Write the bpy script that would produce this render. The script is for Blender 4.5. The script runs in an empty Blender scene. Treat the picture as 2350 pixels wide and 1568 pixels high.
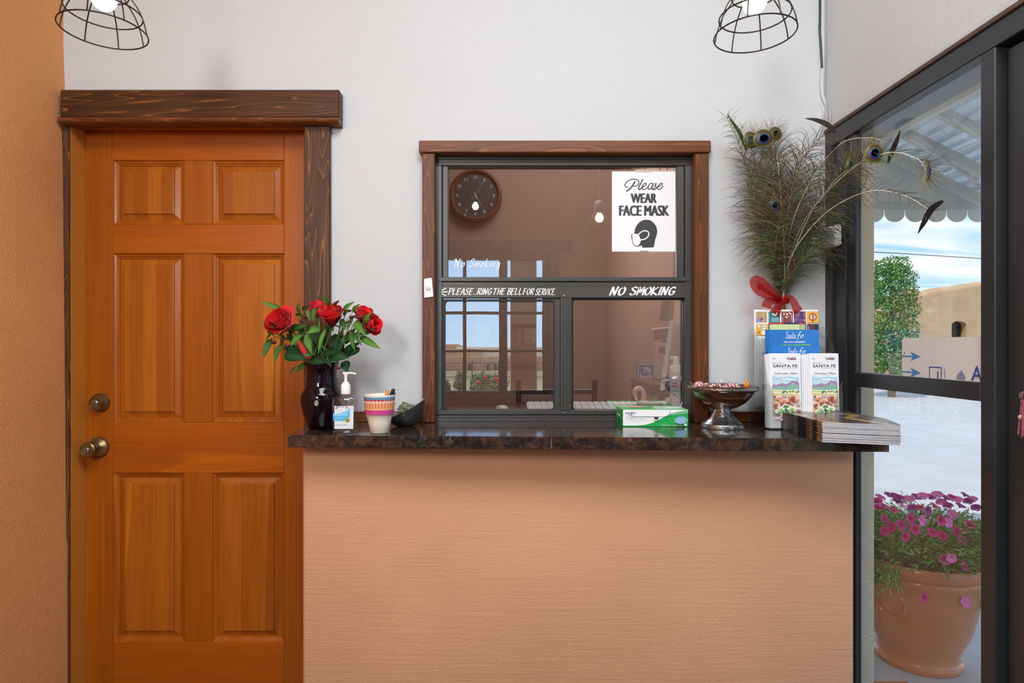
import bpy, bmesh, math, random
from mathutils import Vector, Matrix
random.seed(7)
C = bpy.context.scene.collection
SC = bpy.context.scene
F, CX, CY, CH = 1400.0, 1160.0, 790.0, 1.28      # focal length in px, principal point, lens height

# ------------------------------------------------------------------ camera, sky, sun, lights, exposure
cam = bpy.data.cameras.new('camera'); co = bpy.data.objects.new('camera', cam); C.objects.link(co)
co.location = (0, 0, CH); co.rotation_euler = (math.pi/2, 0, 0)
cam.sensor_fit = 'HORIZONTAL'; cam.sensor_width = 36; cam.lens = 36*F/2350
cam.shift_x = (1175-CX)/2350; cam.shift_y = (CY-784)/2350
cam.clip_start = .02; cam.clip_end = 600
SC.camera = co
SC.view_settings.view_transform = 'Standard'; SC.view_settings.look = 'None'
SC.view_settings.gamma = 1; SC.view_settings.use_curve_mapping = False
SC.view_settings.exposure = 0.0
SC.cycles.transparent_max_bounces = 24
SC.cycles.max_bounces = 14
SC.cycles.diffuse_bounces = 6
SC.cycles.sample_clamp_indirect = 6.0

def sun_sky():
    w = bpy.data.worlds.new('sky'); SC.world = w; w.use_nodes = True
    n = w.node_tree.nodes; l = w.node_tree.links; n.clear()
    out = n.new('ShaderNodeOutputWorld'); bg = n.new('ShaderNodeBackground')
    tc = n.new('ShaderNodeTexCoord'); sx = n.new('ShaderNodeSeparateXYZ')
    l.new(tc.outputs['Generated'], sx.inputs[0])
    ramp = n.new('ShaderNodeValToRGB')
    e = ramp.color_ramp.elements
    e[0].position = 0.0; e[0].color = (.52, .74, .93, 1)
    e[1].position = .65; e[1].color = (.20, .44, .86, 1)
    m = e.new(.16); m.color = (.30, .56, .93, 1)
    l.new(sx.outputs['Z'], ramp.inputs[0])
    # streaky clouds: project the direction on a plane above
    ad = n.new('ShaderNodeMath'); ad.operation = 'ADD'; ad.inputs[1].default_value = .12
    l.new(sx.outputs['Z'], ad.inputs[0])
    dv = n.new('ShaderNodeVectorMath'); dv.operation = 'DIVIDE'
    cmb = n.new('ShaderNodeCombineXYZ')
    for i in range(3): l.new(ad.outputs[0], cmb.inputs[i])
    l.new(tc.outputs['Generated'], dv.inputs[0]); l.new(cmb.outputs[0], dv.inputs[1])
    mp = n.new('ShaderNodeMapping'); mp.inputs['Scale'].default_value = (.55, 1.9, 0)
    mp.inputs['Location'].default_value = (3.1, .6, 0); mp.inputs['Rotation'].default_value = (0, 0, -.12)
    l.new(dv.outputs[0], mp.inputs[0])
    ns = n.new('ShaderNodeTexNoise'); ns.inputs['Scale'].default_value = 1.3; ns.inputs['Detail'].default_value = 7
    ns.inputs['Distortion'].default_value = .5
    l.new(mp.outputs[0], ns.inputs['Vector'])
    cr = n.new('ShaderNodeValToRGB'); cr.color_ramp.elements[0].position = .40; cr.color_ramp.elements[1].position = .62
    l.new(ns.outputs['Fac'], cr.inputs[0])
    # clouds thin out towards the south (behind the camera) where the photograph's reflection shows clear blue
    mr = n.new('ShaderNodeMapRange'); mr.inputs[1].default_value = -.5; mr.inputs[2].default_value = .35
    mr.inputs[3].default_value = .12; mr.inputs[4].default_value = 1.0
    l.new(sx.outputs['Y'], mr.inputs[0])
    mu = n.new('ShaderNodeMath'); mu.operation = 'MULTIPLY'
    l.new(cr.outputs[0], mu.inputs[0]); l.new(mr.outputs[0], mu.inputs[1])
    mx = n.new('ShaderNodeMixRGB'); mx.inputs[2].default_value = (.86, .88, .91, 1)
    l.new(mu.outputs[0], mx.inputs[0]); l.new(ramp.outputs[0], mx.inputs[1])
    l.new(mx.outputs[0], bg.inputs[0]); bg.inputs[1].default_value = 2.4
    l.new(bg.outputs[0], out.inputs[0])
    s = bpy.data.lights.new('sun', 'SUN'); so = bpy.data.objects.new('sun', s); C.objects.link(so)
    s.energy = 5.2; s.angle = .009; s.color = (1, .95, .87)
    so.rotation_euler = Vector((.60, .62, -1.15)).to_track_quat('-Z', 'Y').to_euler()
sun_sky()

def area(name, loc, target, sx, sy, power, col):
    a = bpy.data.lights.new(name, 'AREA'); o = bpy.data.objects.new(name, a); C.objects.link(o)
    a.shape = 'RECTANGLE'; a.size = sx; a.size_y = sy; a.energy = power; a.color = col
    o.location = loc; o.rotation_euler = (Vector(target)-Vector(loc)).to_track_quat('-Z', 'Y').to_euler()
    return o
area('added_overhead_fill', (.25, .0, 3.08), (.5, .75, 0), 1.6, 1.2, 84, (.93, .97, 1))  # unseen fill lamp added to brighten the room; no fixture hangs here
area('room_key_light', (-1.08, -1.6, 2.25), (.25, 2.0, 1.0), .55, .6, 44, (1, .985, .96))
area('added_office_fill', (.4, 3.1, 2.9), (.4, 3.2, 0), 1.2, .8, 34, (1, .97, .95))  # added lamp, out of view, lifts the office seen through the glass

# ------------------------------------------------------------------ helpers
def lin(r, g=None, b=None):
    if g is None: r, g, b = r
    f = lambda c: (c/255/12.92) if c <= 10 else ((c/255+.055)/1.055)**2.4
    return (f(r), f(g), f(b), 1.0)

def P(px, py, d):
    return Vector(((px-CX)/F*d, d, CH-(py-CY)/F*d))
def X(px, d): return (px-CX)/F*d
def Z(py, d): return CH-(py-CY)/F*d

WLOC = {}
def wl(o): return WLOC.get(o.name, Vector((0, 0, 0))) if o else Vector((0, 0, 0))

def tag(o, label=None, cat=None, group=None, kind=None):
    if label: o['label'] = label
    if cat: o['category'] = cat
    if group: o['group'] = group
    if kind: o['kind'] = kind
    return o

def thing(name, label, cat, loc, group=None, kind=None):
    o = bpy.data.objects.new(name, None); C.objects.link(o); o.location = loc
    o.empty_display_size = .05
    WLOC[o.name] = Vector(loc)
    return tag(o, label, cat, group, kind)

def struct(name, loc=(0, 0, 0)):
    o = bpy.data.objects.new(name, None); C.objects.link(o); o.location = loc
    WLOC[o.name] = Vector(loc); o['kind'] = 'structure'
    return o

def link_mesh(name, me, parent=None, loc=None):
    o = bpy.data.objects.new(name, me); C.objects.link(o)
    if parent:
        o.parent = parent
    if loc is not None: o.location = loc
    return o

class MB:
    def __init__(s, col=None):
        s.bm = bmesh.new(); s.cl = s.bm.loops.layers.float_color.new('Col'); s.col = col or (.5, .5, .5, 1); s.mi = 0
    def face(s, vs, col=None, mi=None):
        try: f = s.bm.faces.new(vs)
        except ValueError: return None
        c = col or s.col
        for lp in f.loops: lp[s.cl] = c
        return f
    def v(s, p): return s.bm.verts.new(p)
    def poly(s, pts, col=None): return s.face([s.v(p) for p in pts], col)
    def box(s, x0, x1, y0, y1, z0, z1, bevel=0, seg=1, col=None):
        x0, x1 = min(x0, x1), max(x0, x1); y0, y1 = min(y0, y1), max(y0, y1); z0, z1 = min(z0, z1), max(z0, z1)
        V = [s.v((x, y, z)) for z in (z0, z1) for y in (y0, y1) for x in (x0, x1)]
        fs = [s.face([V[i] for i in q], col) for q in ((0, 2, 3, 1), (4, 5, 7, 6), (0, 1, 5, 4), (2, 6, 7, 3), (0, 4, 6, 2), (1, 3, 7, 5))]
        if bevel:
            es = list({e for f in fs for e in f.edges})
            r = bmesh.ops.bevel(s.bm, geom=es, offset=bevel, segments=seg, profile=.5, affect='EDGES')
            c = col or s.col
            for f in r['faces']:
                for lp in f.loops: lp[s.cl] = c
        return s
    def xbox(s, M, sx, sy, sz, bevel=0, col=None):
        """box of full size sx,sy,sz centred on matrix M"""
        b = MB(col or s.col); b.box(-sx/2, sx/2, -sy/2, sy/2, -sz/2, sz/2, bevel)
        s.add(b, M); return s
    def add(s, other, M=Matrix.Identity(4)):
        vm = {v: s.v(M @ v.co) for v in other.bm.verts}
        for f in other.bm.faces:
            nf = s.face([vm[v] for v in f.verts])
            if nf:
                for a, b in zip(nf.loops, f.loops): a[s.cl] = b[other.cl]
        return s
    def pbox(s, px0, px1, py0, py1, d0, d1, bevel=0, col=None):
        return s.box(X(px0, d0), X(px1, d0), d0, d1, Z(py1, d0), Z(py0, d0), bevel, 1, col)
    def tube(s, pts, rad, seg=8, cap=True, col=None, closed=False, cols=None):
        pts = [Vector(p) for p in pts]; n = len(pts)
        rad = rad if isinstance(rad, (list, tuple)) else [rad]*n
        rings = []; prev = None
        for i, p in enumerate(pts):
            if closed: t = pts[(i+1) % n]-pts[i-1]
            else: t = pts[min(i+1, n-1)]-pts[max(i-1, 0)]
            if t.length < 1e-9: t = Vector((0, 0, 1))
            t.normalize()
            if prev is None:
                a = Vector((0, 0, 1)) if abs(t.z) < .9 else Vector((1, 0, 0))
                u = t.cross(a).normalized()
            else:
                u = (prev-t*prev.dot(t))
                u = u.normalized() if u.length > 1e-6 else t.orthogonal().normalized()
            prev = u; w = t.cross(u)
            rings.append([s.v(p+(u*math.cos(k*2*math.pi/seg)+w*math.sin(k*2*math.pi/seg))*rad[i]) for k in range(seg)])
        m = n if closed else n-1
        for i in range(m):
            a, b = rings[i], rings[(i+1) % n]
            c = cols[i] if cols else col
            for k in range(seg): s.face([a[k], a[(k+1) % seg], b[(k+1) % seg], b[k]], c)
        if cap and not closed:
            s.face(rings[0][::-1], cols[0] if cols else col); s.face(rings[-1], cols[-1] if cols else col)
        return s
    def lathe(s, prof, cx=0, cy=0, z0=0, seg=32, col=None, cf=None, sx=1, sy=1, M=None):
        """prof: list of (r,z); cf(i,k)->colour"""
        rings = []
        for r, z in prof:
            if r < 1e-6: q = Vector((cx, cy, z0+z)); rings.append([s.v(M @ q if M else q)])
            else:
                R = []
                for k in range(seg):
                    a = 2*math.pi*k/seg
                    q = Vector((cx+r*sx*math.cos(a), cy+r*sy*math.sin(a), z0+z)); R.append(s.v(M @ q if M else q))
                rings.append(R)
        for i in range(len(rings)-1):
            a, b = rings[i], rings[i+1]
            for k in range(seg):
                c = cf(i, k) if cf else col
                if len(a) == 1 and len(b) == 1: continue
                if len(a) == 1: s.face([a[0], b[(k+1) % seg], b[k]][::-1], c)
                elif len(b) == 1: s.face([a[k], a[(k+1) % seg], b[0]], c)
                else: s.face([a[k], a[(k+1) % seg], b[(k+1) % seg], b[k]], c)
        return s
    def prism(s, pts, n, col=None, cap=True):
        """extrude a planar 3D polygon by vector n"""
        n = Vector(n); A = [s.v(p) for p in pts]; B = [s.v(Vector(p)+n) for p in pts]
        if cap: s.face(A[::-1], col); s.face(B, col)
        for i in range(len(A)): s.face([A[i], A[(i+1) % len(A)], B[(i+1) % len(A)], B[i]], col)
        return s
    def loft(s, loops, col=None, capend=True, capstart=False):
        R = [[s.v(p) for p in lp] for lp in loops]
        for a, b in zip(R, R[1:]):
            for k in range(len(a)): s.face([a[k], a[(k+1) % len(a)], b[(k+1) % len(a)], b[k]], col)
        if capend: s.face(R[-1], col)
        if capstart: s.face(R[0][::-1], col)
        return s
    def grid(s, fn, nu, nv, col=None, cf=None):
        G = [[s.v(fn(i/nu, j/nv)) for j in range(nv+1)] for i in range(nu+1)]
        for i in range(nu):
            for j in range(nv):
                s.face([G[i][j], G[i+1][j], G[i+1][j+1], G[i][j+1]], cf(i/nu, j/nv) if cf else col)
        return s
    def sphere(s, c, r, seg=12, rings=8, sc=(1, 1, 1), col=None, cf=None, M=None):
        prof = [(math.sin(math.pi*i/rings), -math.cos(math.pi*i/rings)) for i in range(rings+1)]
        b = MB(col or s.col); b.lathe(prof, seg=seg, col=col, cf=cf)
        T = Matrix.Translation(Vector(c)) @ (M or Matrix.Identity(4)) @ Matrix.Diagonal((r*sc[0], r*sc[1], r*sc[2], 1))
        return s.add(b, T)
    def mesh(s, name, smooth=None, org=Vector((0, 0, 0)), recalc=True):
        if recalc: bmesh.ops.recalc_face_normals(s.bm, faces=s.bm.faces)
        me = bpy.data.meshes.new(name)
        if org.length > 0: bmesh.ops.translate(s.bm, verts=s.bm.verts, vec=-org)
        s.bm.to_mesh(me); s.bm.free()
        if smooth is not None:
            me.polygons.foreach_set('use_smooth', [True]*len(me.polygons))
            me.set_sharp_from_angle(angle=math.radians(smooth))
        return me
    def build(s, name, mat, parent=None, label=None, cat=None, group=None, kind=None, smooth=None, org=None, recalc=True):
        og = wl(parent) if parent else Vector(org or (0, 0, 0))
        me = s.mesh(name, smooth, og, recalc)
        if mat: me.materials.append(mat)
        o = bpy.data.objects.new(name, me); C.objects.link(o)
        if parent: o.parent = parent; WLOC[o.name] = og
        else: o.location = og; WLOC[o.name] = og
        return tag(o, label, cat, group, kind)

def copy_tree(o, parent=None):
    c = o.copy(); C.objects.link(c); c.parent = parent
    WLOC[c.name] = wl(o)
    for ch in list(o.children): copy_tree(ch, c)
    return c

def cat_rom(pts, n=6):
    pts = [Vector(p) for p in pts]
    if len(pts) < 3: 
        a, b = pts; return [a.lerp(b, i/n) for i in range(n+1)]
    q = [2*pts[0]-pts[1]]+pts+[2*pts[-1]-pts[-2]]; out = []
    for i in range(1, len(q)-2):
        p0, p1, p2, p3 = q[i-1:i+3]
        for k in range(n):
            t = k/n
            out.append(.5*((2*p1)+(p2-p0)*t+(2*p0-5*p1+4*p2-p3)*t*t+(3*p1-p0-3*p2+p3)*t**3))
    out.append(pts[-1]); return out

# ------------------------------------------------------------------ materials
MATS = {}
def base(name, col=(.5, .5, .5, 1), rough=.5, metal=0, spec=.5, **k):
    m = bpy.data.materials.new(name); m.use_nodes = True
    b = m.node_tree.nodes['Principled BSDF']
    b.inputs['Base Color'].default_value = col; b.inputs['Roughness'].default_value = rough
    b.inputs['Metallic'].default_value = metal; b.inputs['Specular IOR Level'].default_value = spec
    for kk, vv in k.items(): b.inputs[kk.replace('_', ' ')].default_value = vv
    MATS[name] = m
    return m, m.node_tree.nodes, m.node_tree.links, b

def varied(name, c1, c2, scale=20, rough=.5, metal=0, spec=.5, bump=0, bscale=60, det=4, **k):
    """two-tone noise colour with optional fine relief"""
    m, n, l, b = base(name, c1, rough, metal, spec, **k)
    tc = n.new('ShaderNodeTexCoord'); ns = n.new('ShaderNodeTexNoise')
    ns.inputs['Scale'].default_value = scale; ns.inputs['Detail'].default_value = det
    l.new(tc.outputs['Object'], ns.inputs['Vector'])
    r = n.new('ShaderNodeValToRGB'); r.color_ramp.elements[0].color = c1; r.color_ramp.elements[1].color = c2
    r.color_ramp.elements[0].position = .35; r.color_ramp.elements[1].position = .65
    l.new(ns.outputs['Fac'], r.inputs[0]); l.new(r.outputs[0], b.inputs['Base Color'])
    if bump:
        n2 = n.new('ShaderNodeTexNoise'); n2.inputs['Scale'].default_value = bscale; n2.inputs['Detail'].default_value = 5
        l.new(tc.outputs['Object'], n2.inputs['Vector'])
        bp = n.new('ShaderNodeBump'); bp.inputs['Strength'].default_value = 1; bp.inputs['Distance'].default_value = bump
        l.new(n2.outputs['Fac'], bp.inputs['Height']); l.new(bp.outputs[0], b.inputs['Normal'])
    return m

def printed(name, rough=.45, spec=.4, **k):
    m, n, l, b = base(name, rough=rough, spec=spec, **k)
    a = n.new('ShaderNodeVertexColor'); a.layer_name = 'Col'
    l.new(a.outputs['Color'], b.inputs['Base Color'])
    return m

def plaster(name, col, grain=.0012, gscale=130, streak=.0012, sdir=(3, 3, 42), blot=.06, rough=.85):
    m, n, l, b = base(name, col, rough, 0, .25)
    tc = n.new('ShaderNodeTexCoord')
    n1 = n.new('ShaderNodeTexNoise'); n1.inputs['Scale'].default_value = gscale; n1.inputs['Detail'].default_value = 3
    mp = n.new('ShaderNodeMapping'); mp.inputs['Scale'].default_value = sdir
    n2 = n.new('ShaderNodeTexNoise'); n2.inputs['Scale'].default_value = 2.4; n2.inputs['Detail'].default_value = 6; n2.inputs['Distortion'].default_value = .35
    n3 = n.new('ShaderNodeTexNoise'); n3.inputs['Scale'].default_value = 2.2; n3.inputs['Detail'].default_value = 3
    l.new(tc.outputs['Object'], n1.inputs['Vector']); l.new(tc.outputs['Object'], mp.inputs[0]); l.new(mp.outputs[0], n2.inputs['Vector']); l.new(tc.outputs['Object'], n3.inputs['Vector'])
    b1 = n.new('ShaderNodeBump'); b1.inputs['Distance'].default_value = grain; b1.inputs['Strength'].default_value = .8
    b2 = n.new('ShaderNodeBump'); b2.inputs['Distance'].default_value = streak; b2.inputs['Strength'].default_value = .7
    l.new(n1.outputs['Fac'], b1.inputs['Height']); l.new(n2.outputs['Fac'], b2.inputs['Height'])
    l.new(b1.outputs[0], b2.inputs['Normal']); l.new(b2.outputs[0], b.inputs['Normal'])
    mx = n.new('ShaderNodeMixRGB'); mx.blend_type = 'MULTIPLY'; mx.inputs[0].default_value = 1; mx.inputs[1].default_value = col
    r = n.new('ShaderNodeValToRGB'); r.color_ramp.elements[0].color = (1-blot, 1-blot*1.2, 1-blot*1.3, 1); r.color_ramp.elements[1].color = (1, 1, 1, 1)
    r.color_ramp.elements[0].position = .3; r.color_ramp.elements[1].position = .7
    l.new(n3.outputs['Fac'], r.inputs[0]); l.new(r.outputs[0], mx.inputs[2]); l.new(mx.outputs[0], b.inputs['Base Color'])
    return m

def wood(name, dark, mid, light, axis='z', rough=.35, lines=16, fig=1.0, strips=0, spec=.5, grain=1.0, coat=0.0):
    """figured wood: contour lines of a stretched noise + fine pores along the grain; strips: glued staves this wide (m)"""
    m, n, l, b = base(name, mid, rough, 0, spec)
    b.inputs['Coat Weight'].default_value = coat; b.inputs['Coat Roughness'].default_value = .12
    tc = n.new('ShaderNodeTexCoord'); oi = n.new('ShaderNodeObjectInfo')
    ml = n.new('ShaderNodeVectorMath'); ml.operation = 'SCALE'; ml.inputs[3].default_value = 1.0
    cmb = n.new('ShaderNodeCombineXYZ'); mm = n.new('ShaderNodeMath'); mm.operation = 'MULTIPLY'; mm.inputs[1].default_value = 17.3
    l.new(oi.outputs['Random'], mm.inputs[0])
    for i in range(3): l.new(mm.outputs[0], cmb.inputs[i])
    ad = n.new('ShaderNodeVectorMath'); ad.operation = 'ADD'
    l.new(tc.outputs['Object'], ad.inputs[0]); l.new(cmb.outputs[0], ad.inputs[1])
    src = ad.outputs[0]
    A = {'x': (.9, 14, 14), 'y': (14, .9, 14), 'z': (14, 14, .9)}[axis]
    B = {'x': (5, 160, 160), 'y': (160, 5, 160), 'z': (160, 160, 5)}[axis]
    mA = n.new('ShaderNodeMapping'); mA.inputs['Scale'].default_value = A; l.new(src, mA.inputs[0])
    mB = n.new('ShaderNodeMapping'); mB.inputs['Scale'].default_value = B; l.new(src, mB.inputs[0])
    nA = n.new('ShaderNodeTexNoise'); nA.inputs['Scale'].default_value = fig; nA.inputs['Detail'].default_value = 2; nA.inputs['Distortion'].default_value = .4
    nB = n.new('ShaderNodeTexNoise'); nB.inputs['Scale'].default_value = 1; nB.inputs['Detail'].default_value = 4
    l.new(mA.outputs[0], nA.inputs['Vector']); l.new(mB.outputs[0], nB.inputs['Vector'])
    k = n.new('ShaderNodeMath'); k.operation = 'MULTIPLY'; k.inputs[1].default_value = lines; l.new(nA.outputs['Fac'], k.inputs[0])
    fr = n.new('ShaderNodeMath'); fr.operation = 'FRACT'; l.new(k.outputs[0], fr.inputs[0])
    r = n.new('ShaderNodeValToRGB'); e = r.color_ramp.elements
    e[0].position = 0; e[0].color = light; e[1].position = 1; e[1].color = light
    q = e.new(.11); q.color = mid; q = e.new(.5); q.color = tuple(.5*(a+c) for a, c in zip(mid, dark)); q = e.new(.95); q.color = dark
    l.new(fr.outputs[0], r.inputs[0])
    mx = n.new('ShaderNodeMixRGB'); mx.blend_type = 'MULTIPLY'; mx.inputs[0].default_value = .55*grain
    r2 = n.new('ShaderNodeValToRGB'); r2.color_ramp.elements[0].color = (.45, .42, .40, 1); r2.color_ramp.elements[1].color = (1.15, 1.12, 1.1, 1)
    r2.color_ramp.elements[0].position = .3; r2.color_ramp.elements[1].position = .7
    l.new(nB.outputs['Fac'], r2.inputs[0]); l.new(r.outputs[0], mx.inputs[1]); l.new(r2.outputs[0], mx.inputs[2])
    res = mx.outputs[0]
    if strips:
        sp = n.new('ShaderNodeSeparateXYZ'); l.new(src, sp.inputs[0])
        dv = n.new('ShaderNodeMath'); dv.operation = 'DIVIDE'; dv.inputs[1].default_value = strips; l.new(sp.outputs['X'], dv.inputs[0])
        fl = n.new('ShaderNodeMath'); fl.operation = 'FLOOR'; l.new(dv.outputs[0], fl.inputs[0])
        wn = n.new('ShaderNodeTexWhiteNoise'); wn.noise_dimensions = '1D'; l.new(fl.outputs[0], wn.inputs['W'])
        m2 = n.new('ShaderNodeMixRGB'); m2.blend_type = 'MULTIPLY'; m2.inputs[0].default_value = 1
        r3 = n.new('ShaderNodeValToRGB'); r3.color_ramp.elements[0].color = (.78, .68, .6, 1); r3.color_ramp.elements[1].color = (1.1, 1.1, 1.1, 1)
        l.new(wn.outputs['Value'], r3.inputs[0]); l.new(res, m2.inputs[1]); l.new(r3.outputs[0], m2.inputs[2]); res = m2.outputs[0]
    l.new(res, b.inputs['Base Color'])
    bp = n.new('ShaderNodeBump'); bp.inputs['Distance'].default_value = .0004; bp.inputs['Strength'].default_value = .25*grain
    l.new(nB.outputs['Fac'], bp.inputs['Height']); l.new(bp.outputs[0], b.inputs['Normal'])
    return m

def thin_glass(name, trans=(.8, .8, .8, 1), refl=None, wobble=0.0, rough=0.0, ior=1.5):
    """flat sheet glass: straight-through tint + mirror share (refl) or Fresnel share"""
    m = bpy.data.materials.new(name); m.use_nodes = True; n = m.node_tree.nodes; l = m.node_tree.links; n.clear()
    o = n.new('ShaderNodeOutputMaterial'); mx = n.new('ShaderNodeMixShader'); t = n.new('ShaderNodeBsdfTransparent'); g = n.new('ShaderNodeBsdfGlossy')
    t.inputs[0].default_value = trans; g.inputs['Roughness'].default_value = rough; g.inputs['Color'].default_value = (1, 1, 1, 1)
    if refl is None:
        # Schlick share of both faces, the same from either side of the sheet
        ge = n.new('ShaderNodeNewGeometry'); dt = n.new('ShaderNodeVectorMath'); dt.operation = 'DOT_PRODUCT'
        l.new(ge.outputs['Incoming'], dt.inputs[0]); l.new(ge.outputs['Normal'], dt.inputs[1])
        def mth(op, a, bv=None):
            q = n.new('ShaderNodeMath'); q.operation = op; l.new(a, q.inputs[0])
            if bv is not None: q.inputs[1].default_value = bv
            return q.outputs[0]
        a_ = mth('ABSOLUTE', dt.outputs['Value']); sb = n.new('ShaderNodeMath'); sb.operation = 'SUBTRACT'; sb.inputs[0].default_value = 1.0; l.new(a_, sb.inputs[1])
        f0 = 2*((ior-1)/(ior+1))**2
        q = mth('POWER', sb.outputs[0], 5.0); q = mth('MULTIPLY', q, 1-f0); q = mth('ADD', q, f0); l.new(q, mx.inputs[0])
    else: mx.inputs[0].default_value = refl
    if wobble:
        tc = n.new('ShaderNodeTexCoord'); ns = n.new('ShaderNodeTexNoise'); ns.inputs['Scale'].default_value = 6; ns.inputs['Detail'].default_value = 1
        l.new(tc.outputs['Object'], ns.inputs['Vector']); bp = n.new('ShaderNodeBump'); bp.inputs['Distance'].default_value = wobble; bp.inputs['Strength'].default_value = 1
        l.new(ns.outputs['Fac'], bp.inputs['Height']); l.new(bp.outputs[0], g.inputs['Normal'])
    l.new(t.outputs[0], mx.inputs[1]); l.new(g.outputs[0], mx.inputs[2]); l.new(mx.outputs[0], o.inputs[0])
    return m

WHITE_PL = plaster('white_plaster', lin(200, 204, 207), grain=.0011, gscale=170, streak=.0010, blot=.03)
TERRA_PL = plaster('terracotta_plaster', lin(210, 160, 124), grain=.0022, gscale=150, streak=.0022, sdir=(2.2, 2.2, 46), blot=.10)
LEFT_PL = plaster('amber_plaster', lin(220, 154, 98), grain=.0022, gscale=140, streak=.0022, sdir=(9, 9, 14), blot=.12)
OFF_PL = plaster('office_brown_plaster', lin(150, 122, 110), grain=.003, gscale=120, streak=.002, blot=.1)
STUCCO = plaster('beige_stucco', lin(246, 226, 194), grain=.004, gscale=110, streak=.001, blot=.15)
ADOBE = plaster('adobe_stucco', lin(206, 172, 130), grain=.01, gscale=14, streak=.01, sdir=(3, 3, 3), blot=.2)
PINK_ADOBE = plaster('pink_adobe', lin(206, 158, 128), grain=.01, gscale=10, streak=.01, sdir=(3, 3, 3), blot=.15)
D_V = wood('honey_door_vertical', lin(154, 78, 10), lin(164, 86, 13), lin(172, 94, 17), 'z', .36, 3, .6, 0, coat=.05, grain=.6, spec=.3)
D_H = wood('honey_door_horizontal', lin(160, 78, 9), lin(171, 88, 11), lin(178, 95, 14), 'x', .36, 3, .6, 0, coat=.05, grain=.6, spec=.3)
D_P = wood('honey_door_panel', lin(164, 90, 18), lin(176, 100, 22), lin(186, 110, 28), 'z', .36, 3, .6, .047, coat=.05, grain=.6, spec=.3)
K_H = wood('dark_walnut_horizontal', lin(62, 36, 18), lin(82, 48, 24), lin(150, 88, 40), 'x', .45, 15, 1.25, 0, spec=.28)
K_V = wood('dark_walnut_vertical', lin(66, 40, 22), lin(88, 54, 30), lin(148, 92, 48), 'z', .45, 15, 1.25, 0, spec=.28)
M_H = wood('mid_walnut_horizontal', lin(92, 50, 22), lin(118, 66, 30), lin(150, 88, 42), 'x', .42, 15, 1.3, 0, spec=.3)
M_V = wood('mid_walnut_vertical', lin(84, 46, 24), lin(108, 62, 34), lin(140, 84, 46), 'z', .42, 15, 1.3, 0, spec=.3)
JAMB = varied('tan_painted_jamb', lin(190, 118, 38), lin(198, 124, 42), 4, .5, bump=.0003)
ALU = varied('dark_bronze_aluminium', lin(72, 72, 70), lin(80, 79, 77), 3, .40, .4, bump=.0001, bscale=300)
ALU_D = varied('black_bronze_aluminium', lin(45, 46, 49), lin(52, 53, 57), 3, .34, .35, bump=.0001, bscale=300)
RUBBER = varied('black_rubber', lin(22, 21, 22), lin(30, 29, 30), 30, .6)
G_SERV = thin_glass('service_window_glass', (.82, .82, .82, 1), .42, .00006)
G_TINT = thin_glass('tinted_storefront_glass', (.57, .57, .56, 1), None)
G_CLEAR = thin_glass('clear_window_glass', (.95, .97, .97, 1), None)
ACRYL = thin_glass('clear_acrylic', (.90, .91, .90, 1), None, ior=1.5)
WRAP = thin_glass('clear_candy_wrapper', (.93, .93, .94, 1), .10, rough=.12)
PRINT = printed('printed_paper', .5, .3)
GLOSSY = printed('glossy_print', .22, .5)
SATIN = printed('satin_colour', .35, .5)
MATT = printed('matt_colour', .8, .2)
LEAFM = printed('leaf_colour', .55, .35)
# ------------------------------------------------------------------ lettering
TXT = {}
def glyphs(s, shear=0, bold=0):
    """filled outlines of a string from the built-in typeface as (verts2d, faces, bounds)"""
    key = (s, shear, bold)
    if key in TXT: return TXT[key]
    cu = bpy.data.curves.new('t', 'FONT'); cu.body = s; cu.size = 1; cu.shear = shear; cu.offset = bold; cu.resolution_u = 3
    ob = bpy.data.objects.new('t', cu); C.objects.link(ob)
    dg = bpy.context.evaluated_depsgraph_get(); dg.update()
    me = bpy.data.meshes.new_from_object(ob.evaluated_get(dg))
    vs = [(v.co.x, v.co.y) for v in me.vertices]; fs = [tuple(p.vertices) for p in me.polygons]
    bpy.data.objects.remove(ob); bpy.data.curves.remove(cu); bpy.data.meshes.remove(me)
    xs = [v[0] for v in vs]; ys = [v[1] for v in vs]
    TXT[key] = (vs, fs, (min(xs), max(xs), min(ys), max(ys)))
    return TXT[key]

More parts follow.
